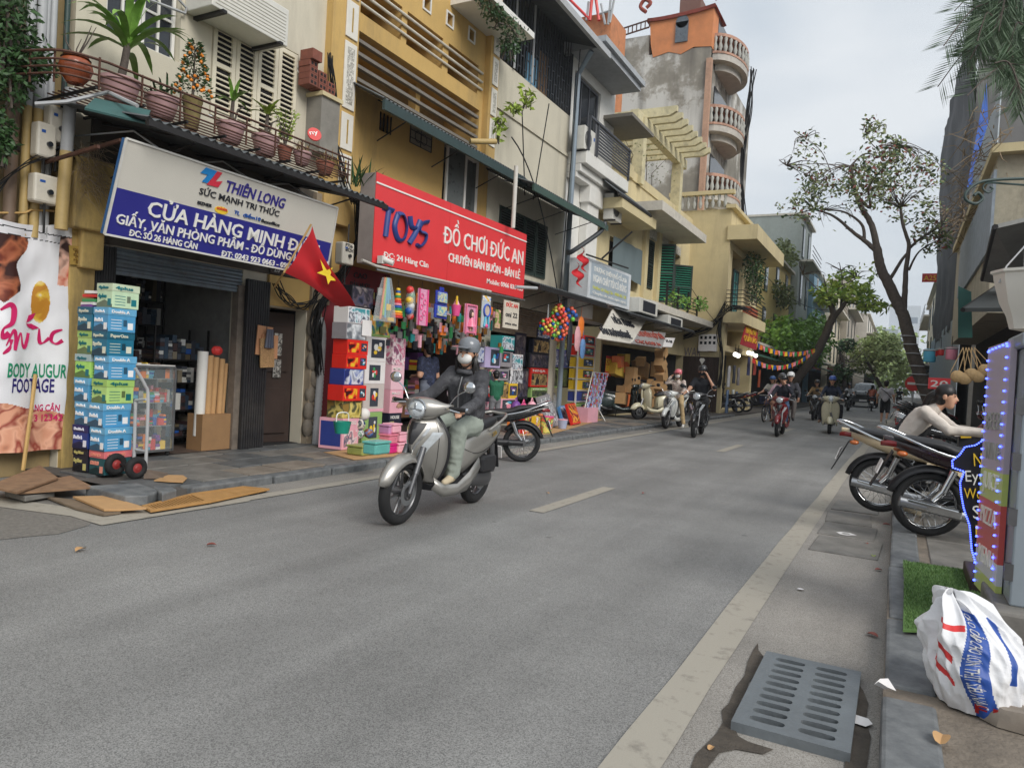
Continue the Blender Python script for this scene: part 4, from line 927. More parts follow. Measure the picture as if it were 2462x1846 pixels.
# meter box and corrugated conduit, wires and bundle beside the doorway
meter(838,610,.27,.34,-7.62,'cream meter box lettered P756 between the two shop signs',.16,('P756','602H'))
mb=MB();pts=interp([W(768,765,X=-8.0),W(775,800,X=-8.0),W(770,900,X=-8.0),W(757,1085,X=-8.0)],40);mb.tube(pts,[.055+.008*(i%2)for i in range(len(pts))],10);tag(mb.build('ribbed_conduit',GREYP,None,60),'grey ribbed conduit hose running down beside the dark doorway','hose')
mb=MB();mb.bb((XF,8.52,.1),(XF+.12,8.72,2.3));mb.bb((XF,8.5,2.3),(XF+.1,8.9,4.0));tag(mb.build('party_pier',mat('stained_pier',(150,136,116),.9,var=.3,scale=4,dirt=.8,dscale=3)),'stained masonry pier between the dark doorway and the toy shop','pier')
def bundle(name,label,pts,r,n,spread,seed,m=WIREM,cat='cables'):
 rn=random.Random(seed);mb=MB()
 for i in range(n):
  o=[Vector((rn.uniform(-1,1),rn.uniform(-1,1),rn.uniform(-1,1)))*spread for _ in pts]
  mb.tube(interp([p+q for p,q in zip(pts,o)],6),r,4)
 o=mb.build(name,m);o['kind']='stuff';tag(o,label,cat);return o
bundle('cable_tangle','tangle of black cables beside the dark doorway',[W(a,b,X=XF+.2)for a,b in((860,470),(865,540),(855,600),(800,690),(770,740),(760,800),(765,900))],.009,22,.07,3)
bundle('cable_tangle','black cables looping above the dark doorway',[W(a,b,X=XF+.15)for a,b in((665,680),(690,720),(720,735),(755,715),(770,690),(800,660))],.008,8,.06,4)
bundle('cable_tangle','wires climbing the edge of the yellow pilaster',[W(a,b,X=XF+.25)for a,b in((790,130),(800,230),(800,310),(815,380),(830,440),(850,490))],.008,10,.05,5)
bundle('cable_tangle','wires strung along the drain pipes beside the creeper',[W(a,b,X=XF+.2)for a,b in((-20,470),(60,410),(120,370),(165,360),(190,380))],.006,5,.05,6)
p=W(790,800,X=XF+.06);mb=MB();rn=random.Random(4)
for i in range(7):mb.ell((XF+.08+.03*rn.random(),8.6+.05*rn.uniform(-1,1),.35+.26*i),(.08,.1,.16),8,6)
tag(mb.build('bundled_sacks',mat('grey_sack',(120,112,100),.7,var=.3,scale=6,bump=.8,bscale=12),None,60),'grey plastic sacks bundled beside the ribbed conduit','sacks')
# SHOPHOUSE 2: yellow, toy shop below
B2=thing('toy_shophouse','yellow stucco shophouse with open galleries over the toy shop','building',(XF,11.2,0))
gal=[(9.36,10.5,7.18,8.6),(10.66,11.84,7.18,8.45),(12.02,13.17,7.18,8.3)]
gal=[(a,b,7.18,7.77 if i else 7.77)for i,(a,b,c,d)in enumerate(gal)]
gal=[(9.36,10.5,7.18,7.77),(10.66,11.82,7.18,7.77),(12.02,13.17,7.18,7.77)]
vents=[(11.12,11.32,8.05,8.27),(11.9,12.1,8.1,8.32),(12.72,12.92,8.15,8.37),(10.3,10.5,8.05,8.27)]
low=[(9.3,13.3,6.0,6.88)]
hl=gal+vents+low+[(10.03,10.36,5.45,5.78),(12.05,13.4,4.55,5.85),(8.95,13.6,.1,2.55,.15)]
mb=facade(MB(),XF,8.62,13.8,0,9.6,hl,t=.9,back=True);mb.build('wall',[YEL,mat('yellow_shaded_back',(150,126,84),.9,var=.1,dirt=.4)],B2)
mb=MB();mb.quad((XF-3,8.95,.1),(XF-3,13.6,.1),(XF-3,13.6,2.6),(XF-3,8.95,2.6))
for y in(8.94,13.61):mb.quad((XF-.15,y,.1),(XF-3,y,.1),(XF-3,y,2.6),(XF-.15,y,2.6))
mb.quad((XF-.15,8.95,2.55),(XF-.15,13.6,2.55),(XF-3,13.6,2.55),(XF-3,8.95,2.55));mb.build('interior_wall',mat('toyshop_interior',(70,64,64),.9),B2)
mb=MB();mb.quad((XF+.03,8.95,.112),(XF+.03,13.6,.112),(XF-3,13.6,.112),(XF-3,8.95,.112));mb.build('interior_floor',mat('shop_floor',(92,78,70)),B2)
for y in(9.75,11.6):mb=MB();mb.bb((XF-.6,y,6.0),(XF-.42,y+.14,6.88));mb.build('gallery_post',YEL,B2)
for k in range(4):z=6.06+.21*k;mb=MB();mb.bb((XF-.06,9.28,z),(XF+.02,13.25-.9*(k<3)*0,z+.055));mb.build('slat',mat('slat_grey',(122,116,108),.7,dirt=.4),B2)
for k,z in enumerate((7.26,7.42,7.6)):mb=MB();mb.tube([(XF+.03,9.2,z+.05),(XF+.03,13.3,z+.05)],.026,8);mb.build('gallery_rail',mat('rail_pale',(206,200,186),.5),B2,40)
for(a,b,c,d)in vents:
 mb=MB();f=.035
 mb.bb((XF,a-f,c-f),(XF+.02,a,d+f));mb.bb((XF,b,c-f),(XF+.02,b+f,d+f));mb.bb((XF,a,c-f),(XF+.02,b,c));mb.bb((XF,a,d),(XF+.02,b,d+f));mb.build('vent_frame',WHITE,B2)
for(y0,y1,nm)in((8.62,9.24,0),(13.42,13.8,1)):
 mb=MB();mb.bb((XF-.1,y0,3.6 if nm==0 else 5.9),(XF+.14,y1,9.6));mb.build('pilaster',YEL,B2,bevel=.01)
 z=4.15 if nm==0 else 6.2
 for k in range(6):
  h=1.05 if(k==2 and nm==0)else .58;w0,w1=y0+.20*(nm==0)+.08,y1-.06
  mb=MB();mb.bb((XF+.14,w0,z),(XF+.165,w1,z+h));pn=mb.build('ornament_panel',mat('panel_white',(224,220,210),.7,var=.05,dirt=.2),B2,bevel=.008);ORG[pn.name]=ORG[B2 .name]
  if h>1 or nm==1:mb=MB();mb.bb((XF+.165,w0+.06,z+.08),(XF+.168,w1-.06,z+h-.08));mb.build('carved_field',pic('carved',[(120,116,108),(214,210,200),(140,136,126),(220,216,206)],30,.6),pn)
  else:mb=MB();mb.bb((XF+.165,(w0+w1)/2-.015,z+.1),(XF+.17,(w0+w1)/2+.015,z+h-.1));mb.build('carved_field',mat('brass_plate',(170,140,70)),pn)
  z+=h+.07
  if z>9.2:break
mb=MB();mb.bb((XF-.1,12.0,8.5),(XF+.9,13.9,8.62));mb.build('roof_slab',WHITE,B2)
mb=MB()
for y in(10.91,11.25,11.6):mb.tube([(XF+.01,y,5.5),(XF+.01,y,5.84)],.01,4)
for z in(5.5,5.6,5.74,5.84):mb.tube([(XF+.01,10.91,z),(XF+.01,11.6,z)],.008,4)
mb.torus((XF+.012,11.16,5.67),.1,.008,'X',20,4);mb.torus((XF+.012,11.34,5.67),.1,.008,'X',20,4)
mb.build('vent_grille',IRON,B2);mb=MB();mb.bb((XF+.0,10.91,5.5),(XF+.004,11.6,5.84));mb.build('vent_back',mat('vent_grey',(140,132,116),.8),B2)
mb=MB()
for k in range(4):mb.bb((XF-.02,10.05+.1*k,5.46),(XF,10.07+.1*k,5.77))
mb.build('vent_bars',IRON,B2,kind='stuff')
window(B2,XF-.05,12.05,13.4,4.55,5.85,3,1,.06,pane_m=mat('dusty_glass',(96,100,98),.3))
for(y,rot,lb)in((12.1,-.15,0),(13.35,2.1,1)):
 mb=MB();M=Matrix.Translation((XF+.03,y,4.55))@Matrix.Rotation(rot,4,'Z');w,h,f=.62,1.28,.055
 for a in((0,0,f,h),(w-f,0,w,h),(f,0,w-f,f),(f,h-f,w-f,h)):mb.bb((-.02,a[0],a[1]),(.02,a[2],a[3]))
 mb.bb((-.003,f,f),(.003,w-f,h-f),1);mb.xf(M).build('casement_leaf',[WHITE,mat('dusty_glass',(96,100,98))],B2)
awning('long dark teal awning across the yellow shophouse',-7.4,9.12,14.1,5.58,XF+.01,5.98,m=TIN,edge=mat('awning_teal_edge',(48,66,66),.6,var=.15,dirt=.4),nrib=46,drop=.16)
mb=MB();mb.tube([W(1130,340,X=-7.6),W(1192,341,X=-7.3)],.055,12);tag(mb.build('drain_stub',[mat('pipe_yellow',(224,184,100))],None,40),'yellow drain pipe stub poking out below the gallery','pipe')
# TOYS sign
def sign_toys():
 X=-7.3;tl,tr,br,bl=W(896,421,X=X),W(1267,556,X=X),W(1258,709,X=X),W(904,640,X=X);n=Vector((1,0,0));y0,y1=8.92,14.05;z0,z1=2.97,4.36
 t=thing('shop_sign','long red toy shop sign board with blue TOYS lettering','sign',(X,y0,z0));RED=mat('sign_red',(226,62,66),.35,var=.04,scale=2)
 mb=MB();mb.bb((X-.3,y0,z0),(X-.006,y1,z1));mb.build('box',mat('sign_box_grey',(150,140,136),.6),t)
 ym=W(1077,600,X=X).y
 for a,b in((y0,ym-.004),(ym+.004,y1)):mb=MB();mb.bb((X-.006,a,z0),(X+.006,b,z1));mb.build('panel',RED,t)
 mb=MB();mb.bb((X+.006,y0,z1-.17),(X+.02,y1,z1-.145));mb.build('light_strip',INKW,t)
 o=Vector((X+.006,0,0))
 def L(s,a,b,h,m,bold=.004,ext=.012,shear=0.):mb=MB();text_px(mb,s,a,b,h,o,n,None,bold=bold,ext=ext,shear=shear);mb.build('lettering',m,t)
 BL=mat('toys_blue',(40,62,128),.4)
 def stroke(P,w=.05):
  mb=MB()
  for pts in P:mb.tube(interp([WP(a,b,o+Vector((.02,0,0)),n)for a,b in pts],6)if len(pts)>2 else[WP(a,b,o+Vector((.02,0,0)),n)for a,b in pts],w,8,flat=.5)
  mb.build('letter',BL,t,50)
 stroke([[(921,499),(945,508)],[(934,505),(930,535),(926,569)]]);stroke([[(957,513),(948,545),(957,577),(972,573),(978,545),(970,516),(955,514)]])
 stroke([[(985,520),(989,545),(1000,550)],[(1010,530),(998,560),(983,585)]]);stroke([[(1030,534),(1016,538),(1010,555),(1024,562),(1022,580),(1010,593),(1001,588)]])
 L('ĐC: 24 Hàng Cân',(921,619),(1029,644),.1,INKW,.012,.004);L('ĐỒ CHƠI ĐỨC AN',(1064,583),(1256,638),.31,INKW,.005);L('CHUYÊN BÁN BUÔN - BÁN LẺ',(1077,628),(1249,671),.16,INKW,.01);L('Mobile: 0966 836 155',(1170,681),(1256,700),.1,INKW,.01,.004)
sign_toys()
mb=MB();mb.tube([W(870,625,X=-7.1),W(905,640,X=-7.1),W(1180,701,X=-7.1)],.022,8);tag(mb.build('awning_roller',mat('pale_tube',(196,190,180),.5),None,40),'pale tube slung under the red toy shop sign','tube')
mb=MB();p=W(918,625,X=-7.2);mb.box(p,(.1,.1,.12));mb.tube([p+Vector((.05,0,0)),p+Vector((.18,.06,-.05))],.045,12);tag(mb.build('security_camera',WHITE,None,40),'white bullet security camera at the corner of the red sign','camera')
mb=MB();a,b=W(1240,690,X=-6.9),W(1290,693,X=-6.9);mb.tube([a,b],.035,10);tag(mb.build('spout_pipe',GREYP,None,40),'short grey spout pipe in front of the red sign end','pipe')
X=XF+.08;q=[W(826,625,X=X),W(935,632,X=X),W(928,732,X=X),W(838,718,X=X)]
t=thing('wall_notice','dark red wall notice with arrow and number 24','notice',q[3]);mb=MB();mb.bb((XF+.0,q[0].y,2.42),(XF+.08,q[1].y+.05,3.0));mb.build('board',mat('notice_red',(128,40,48),.6,var=.15,dirt=.3),t)
o=Vector((X,0,0));n=Vector((1,0,0));
for s,a,b,h,m_ in(('CAO',(850,668),(882,672),.1,PAL[9]),('DÁN NHỌT',(842,690),(889,697),.1,PAL[9])):mb=MB();text_px(mb,s,a,b,h,o,n,None);mb.build('lettering',m_,t)
mb=MB();mb.plate([W(a,b,X=X+.004)for a,b in((846,702),(872,707),(873,703),(888,713),(871,719),(871,715),(848,712))],.006);mb.build('arrow',INKW,t);mb=MB();text_px(mb,'24',(858,713),(873,716),.07,Vector((X+.01,0,0)),n,None);mb.build('lettering',PAL[9],t)
mb=MB();mb.bb((XF+.02,8.72,.1),(XF+.06,9.3,2.45));tag(mb.build('red_pier_panel',mat('notice_red',(128,40,48))),'dark red painted panel behind the stacked toy boxes','panel')
# toy boxes
TB={}
def toy_box(label,x,y,z,sx,sy,sz,base,art=None,side=None,win=None,rz=0.,txt=None,tc=None,grp='boxed toys stacked at the shop front',tilt=0.,stripe=None,artf=(.03,.97,.05,.95),name='toy_box'):
 0
 t=thing(name,label,'toy box',(x,y+sy/2,z),rot=(0,tilt,rz),group=grp,local=True)
 mb=MB();mb.bb((-sx,-sy/2,0),(0,sy/2,sz));mb.build('carton',base,t,bevel=.004,local=True)
 a0,a1,b0,b1=artf
 if art:mb=MB();mb.quad((.0015,-sy/2+sy*a0,sz*b0),(.0015,-sy/2+sy*a1,sz*b0),(.0015,-sy/2+sy*a1,sz*b1),(.0015,-sy/2+sy*a0,sz*b1));mb.build('front_print',art,t,local=True)
 if side:mb=MB();mb.quad((-sx*.93,-sy/2-.0015,sz*.1),(-sx*.07,-sy/2-.0015,sz*.1),(-sx*.07,-sy/2-.0015,sz*.9),(-sx*.93,-sy/2-.0015,sz*.9));mb.build('side_print',side,t,local=True)
 if win:
  mb=MB();w0,w1,h0,h1=win;mb.quad((.003,-sy/2+sy*w0,sz*h0),(.003,-sy/2+sy*w1,sz*h0),(.003,-sy/2+sy*w1,sz*h1),(.003,-sy/2+sy*w0,sz*h1));mb.build('window',mat('toy_window',(70,74,84),.08,var=.25,scale=30,spec=.8),t,local=True)
  mb=MB();rq=random.Random(label);cy,cz,w_,h_=-sy/2+sy*(w0+w1)/2,sz*(h0+h1)/2,sy*(w1-w0),sz*(h1-h0);[mb.ell((.006,cy+w_*rq.uniform(-.25,.25),cz+h_*rq.uniform(-.3,.25)),(.006,w_*rq.uniform(.08,.2),h_*rq.uniform(.08,.2)),10,6,mi=q%3)for q in range(6)];mb.build('toy',[PAL[rq.randrange(9)],PAL[rq.randrange(9)],MWHT],t,60,local=True,kind='stuff')
 if stripe:mb=MB();mb.quad((.002,-sy/2,sz*.02),(.002,sy/2,sz*.02),(.002,sy/2,sz*.12),(.002,-sy/2,sz*.12));mb.build('stripe',stripe,t,local=True)
 if txt:mb=MB();text_on(mb,txt,(.002,-sy/2+sy*.1,sz*.8),(0,1,0),(0,0,1),sz*.12,sy*.7,.02,.001);mb.build('lettering',tc or INKW,t,local=True)
 return t
MRED=mat('box_red',(224,46,36),.35,var=.05);MPINK=mat('box_pink',(238,176,190),.4,var=.06);MBLUE=mat('box_blue',(50,66,140),.35,var=.1);MWHT=mat('box_white',(236,232,230),.4,var=.04);MNAVY=mat('box_navy',(34,38,56),.4,var=.2);MLIL=mat('box_lilac',(190,176,214),.4,var=.06);MGRY=mat('box_grey',(150,146,150),.4,var=.1);MYEL=mat('box_yellow',(238,196,50),.4,var=.06);MGRN=mat('box_green',(150,186,110),.4,var=.08);MBLK=mat('box_black',(30,30,36),.4,var=.15);MTEAL=mat('box_teal',(60,170,170),.4,var=.08)
A_CAR=pic('art_car',[(150,30,30),(226,46,36),(240,200,50),(226,46,36),(60,20,20)],11,.35,3);A_BLUE=pic('art_blue',[(30,36,80),(60,90,170),(220,224,230),(40,50,110)],10,.35,7);A_TANK=pic('art_tank',[(90,90,50),(190,170,80),(226,206,120),(70,80,60),(150,120,60)],9,.35,9);A_PINK=pic('art_pink',[(240,200,210),(214,100,140),(250,236,236),(150,90,120)],12,.35,2);A_HOUSE=pic('art_house',[(60,90,140),(226,150,60),(230,200,120),(90,150,90),(60,100,160)],9,.35,5);A_DARK=pic('art_dark',[(24,26,40),(60,66,90),(90,80,90),(30,32,46),(120,110,110)],10,.35,4);A_SAND=pic('art_sand',[(60,48,40),(170,140,90),(110,84,60),(200,170,110),(50,44,44)],8,.35,8);A_SHIP=pic('art_ship',[(40,56,110),(190,190,200),(50,66,120),(90,96,120),(40,56,110)],9,.35,6,(1,1,2));A_GRN=pic('art_green',[(30,36,34),(60,80,56),(110,120,80),(40,48,40)],9,.35,1);A_ROBO=pic('art_robot',[(190,40,40),(230,230,234),(60,70,90),(226,230,236),(70,150,160)],12,.35,11);A_SIL=pic('art_silver',[(90,90,96),(210,212,216),(60,60,66),(230,230,232)],9,.35,12)
def stack(col,x,y,items):
 z=PZ+.012
 for(lb,sx,sy,sz,base,kw)in items:
  kw=dict(kw);dy=kw.pop('dy',0);dx=kw.pop('dx',0);toy_box(lb,x+dx,y+dy,z,sx,sy,sz,base,**kw);z+=sz+.003
mb=MB();mb.plate([W(a,b,Z=PZ+.004)for a,b in((778,1087),(850,1105),(1000,1092),(960,1070))],.008);tag(mb.build('cardboard_sheet',CARD),'flat cardboard under the stacked toy boxes','cardboard')
yy=8.30
stack(0,-7.2,yy,[('pink and blue LITTLE WORLD playset carton at the foot of the toy tower',.42,.42,.46,MPINK,dict(art=pic('art_world',[(236,176,180),(70,80,110),(246,226,226),(230,160,170)],13,.35,4),artf=(.1,.9,.08,.62),txt='LITTLE WORLD',rz=.1,side=MBLUE)),('yellow battle tank toy box low in the toy tower',.3,.44,.26,A_TANK,dict(art=A_TANK,dy=0.0)),('wide red sports car toy box above the tank box',.3,.52,.23,MRED,dict(art=A_CAR,artf=(.05,.6,.15,.8),win=(.7,.95,.2,.8),dy=-.06,dx=.05)),('blue and white racing formation toy box',.28,.44,.24,MBLUE,dict(art=A_BLUE)),('lower of two orange-red car toy boxes in the tower',.28,.47,.21,MRED,dict(art=A_CAR,artf=(.05,.55,.15,.8),win=(.66,.94,.25,.8),dy=.03)),('upper of two orange-red car toy boxes in the tower',.28,.47,.22,MRED,dict(art=A_CAR,artf=(.05,.55,.15,.8),win=(.66,.94,.25,.8),dy=.04)),('grey toy box with a white off-road car picture',.28,.44,.24,MGRY,dict(art=pic('art_jeep',[(90,96,104),(160,164,170),(226,228,230),(110,114,120)],7,.35,3))),('white and red motorcycle toy box high in the tower',.28,.5,.24,MWHT,dict(art=A_ROBO,dy=.02)),('dark purple robot toy box on top of the tower',.25,.5,.32,MBLK,dict(art=A_DARK,dy=.08))])
toy_box('small white square card stuck over the jeep toy box',-7.17,yy+.32,1.82,.01,.22,.24,MWHT,name='price_card')
stack(1,-7.55,W(872,1000,X=-7.55).y,[('green playset box behind the plastic baskets',.4,.5,.5,MGRN,dict(win=(.3,.75,.15,.85))),('pale playset box with kitchen toys in a window',.4,.52,.46,mat('box_stone',(206,196,190),.4,var=.06),dict(win=(.3,.7,.2,.85),stripe=MPINK)),('red and white doll kitchen box with clear window',.36,.52,.36,MWHT,dict(win=(.2,.75,.15,.85),side=MRED)),('white doll box with a blue window',.36,.52,.4,MWHT,dict(win=(.25,.9,.15,.9))),('blue farmhouse playset box with green stripe',.36,.6,.34,A_HOUSE,dict(art=A_HOUSE,stripe=MGRN))])
stack(2,-7.6,W(936,1000,X=-7.6).y,[('dark blue house playset box with white lettering',.3,.34,.46,MNAVY,dict(art=A_HOUSE,artf=(.05,.4,.1,.7),txt='HOUSE')),('pink MAGY box in the pink toy column',.3,.36,.4,MPINK,dict(txt='MAGY')),('pale pink plush toy carton in the pink column',.3,.36,.42,mat('box_palepink',(240,196,206),.4,var=.05),dict(txt='MOMO')),('pink kitchen picture box topping the pink column',.3,.36,.46,A_PINK,dict(art=A_PINK))])
def basket(label,c,r,h,m,handle=True,lid=None,balls=None):
 t=thing('toy_basket',label,'basket',c,local=True,group='plastic toys on the pavement');mb=MB();mb.lathe([(r*.75,0),(r,h),(r*.95,h),(r*.7,.01)],18);mb.build('tub',m,t,40,local=True)
 if handle:mb=MB();mb.tube(interp([(0,-r,h),(0,-r*.8,h+r*.9),(0,r*.8,h+r*.9),(0,r,h)],6),.008,6);mb.build('handle',INKW,t,local=True)
 if lid:mb=MB();mb.lathe([(r*1.04,h),(r*1.04,h+.02),(.01,h+.03)],18);mb.build('lid',lid,t,40,local=True)
 if balls:
  rn=random.Random(len(label))
  for i in range(5):mb=MB();a=i*1.3;mb.ell((r*.5*math.cos(a),r*.5*math.sin(a),h*.9),r*.3,8,6);mb.build('piece',PAL[rn.randrange(9)],t,60,local=True)
 return t
def crate(label,c,sx,sy,sz,m,lidm,grp='plastic toys on the pavement',rz=0.):
 t=thing('plastic_box',label,'plastic box',c,rz,grp,local=True);mb=MB();mb.bb((-sx/2,-sy/2,0),(sx/2,sy/2,sz*.8));mb.build('tub',m,t,bevel=.02,local=True);mb=MB();mb.bb((-sx/2-.01,-sy/2-.01,sz*.8),(sx/2+.01,sy/2+.01,sz));mb.build('lid',lidm,t,bevel=.012,local=True);return t
G=lambda a,b,z=PZ+.012:W(a,b,Z=z)
crate('olive see-through toy box with balls beside the LITTLE WORLD carton',G(868,1092),.28,.3,.14,mat('plastic_olive',(150,160,90),.3),mat('plastic_olive',(150,160,90)))
for lb,a,b,zz,r_,m_ in(('green and white toy ball on the olive box',862,1075,.32,.08,pic('ball_green',[(230,230,226),(60,120,90),(226,228,226),(80,60,60)],20,.4)),('blue toy ball on the olive box',884,1075,.32,.075,pic('ball_blue',[(60,100,170),(90,140,200),(150,90,60)],20,.4)),('cream dinosaur egg toy on the box pile',873,1022,.62,.1,WHITE),('dark spotted toy ball below the egg',862,1060,.46,.095,pic('ball_dark',[(40,44,60),(226,220,200),(40,60,110)],12,.4))):
 mb=MB();p=W(a,b,X=-7.25);p.z=zz;mb.ell(p,r_,16,10);tag(mb.build('toy_ball',m_,None,60),lb,'ball')
crate('pale green lidded toy box in the floor pile',G(907,1090),.2,.28,.2,mat('plastic_palegreen',(190,200,150),.3),mat('plastic_palegreen',(190,200,150)))
crate('turquoise clear toy box in the floor pile',G(905,1090,.3),.2,.3,.16,mat('plastic_turq',(110,190,180),.25),mat('plastic_turq',(110,190,180)))
basket('green toy basket with white handle on the turquoise box',G(893,1050,.46)+Vector((-.5,.0,0)),.12,.16,mat('plastic_green',(30,140,120),.3))
for i,(a,b,zz,m_)in enumerate(((932,1088,.11,mat('plastic_magenta',(214,40,130),.3)),(955,1086,.11,MPINK),(975,1084,.11,MPINK),(932,1088,.25,mat('plastic_rose',(226,130,150),.3)),(957,1084,.26,MPINK),(940,1086,.40,MPINK),(930,1086,.38,mat('plastic_violet',(190,140,180),.3)))):
 crate(['magenta toy case at the foot of the pink cases','pink toy case second along the bottom row','pale pink toy case at the end of the bottom row','rose toy case on the magenta one','pink toy case on the second row','pink toy case topping the pink pile','violet toy case beside the topmost pink one'][i],G(a,b)+Vector((0,0,zz-PZ-.01)),.2,.2,.14,m_,m_)
 # hanging toys: a rail and things on it
mb=MB();mb.tube([W(905,648,X=-7.0),W(1262,722,X=-7.0)],.015,6);tag(mb.build('hanging_rail',STEEL,None,40),'thin steel rail under the red sign carrying hanging toys','rail')
CLEAR=mat('clear_bag',(226,230,232),.15,var=0,alpha=.28,spec=.7)
HX=-7.05
def hang(label,cat='hanging toy',px=0,py=0):
 p=W(px,py,X=HX);t=thing('hanging_toy',label,cat,p,group='toys hanging under the red sign');mb=MB();mb.tube([p,p+Vector((0,0,.12))],.004,4);mb.build('string',WIREM,t);return t,p
mpp=lambda px,py:(W(px,py,X=HX)-Vector((0,0,EYE))).length/1750/1.02
t,p=hang('plastic golf set in a clear bag hanging from the rail',px=930,py=668);k=mpp(930,668)
for dy,m_,L in((-14,PAL[6],100),(-6,mat('lime_stick',(150,200,50),.4),90),(0,PAL[7],95),(8,PAL[7],60),(14,PAL[7],50)):mb=MB();mb.tube([(HX,p.y+dy*k*.4,p.z),(HX,p.y+dy*k*1.2,p.z-L*k)],.018,6);mb.build('club',m_,t)
mb=MB();mb.box((HX+.02,p.y+.05,p.z-70*k),(.04,.1,.1));mb.box((HX+.02,p.y+.12,p.z-98*k),(.04,.14,.06));mb.build('club_head',PAL[2],t,bevel=.01)
mb=MB();mb.loft([[(HX-.05,p.y-w,z),(HX+.05,p.y-w,z),(HX+.05,p.y+w,z),(HX-.05,p.y+w,z)]for w,z in((.05,p.z),(.16,p.z-50*k),(.22,p.z-105*k))]);mb.build('bag',CLEAR,t)
t,p=hang('rainbow stacking ring tower toy hanging from the rail',px=958,py=690);k=mpp(958,690);cs=[2,1,2,3,6,0,8,1,3,2,6,0]
for i in range(12):mb=MB();r_=(5+.85*i)*k;mb.lathe([(r_*.8,-.02),(r_,-.012),(r_,.012),(r_*.8,.02)],16,Matrix.Translation((HX,p.y,p.z-(6+6*i)*k)));mb.build('ring',PAL[cs[i]],t,40)
t,p=hang('string of coloured plastic ball toys in a bag on the rail',px=988,py=690);k=mpp(988,690)
for i,c in enumerate((0,3,2,4,1,0)):mb=MB();mb.ell((HX,p.y+(3 if i%2 else-3)*k,p.z-(8+12.5*i)*k),(9*k if i%2 else 10*k),10,8);mb.build('ball',PAL[c],t,60)
mb=MB();mb.ell((HX,p.y,p.z-38*k),(.09,.075,.28),12,8);mb.build('bag',CLEAR,t,60)
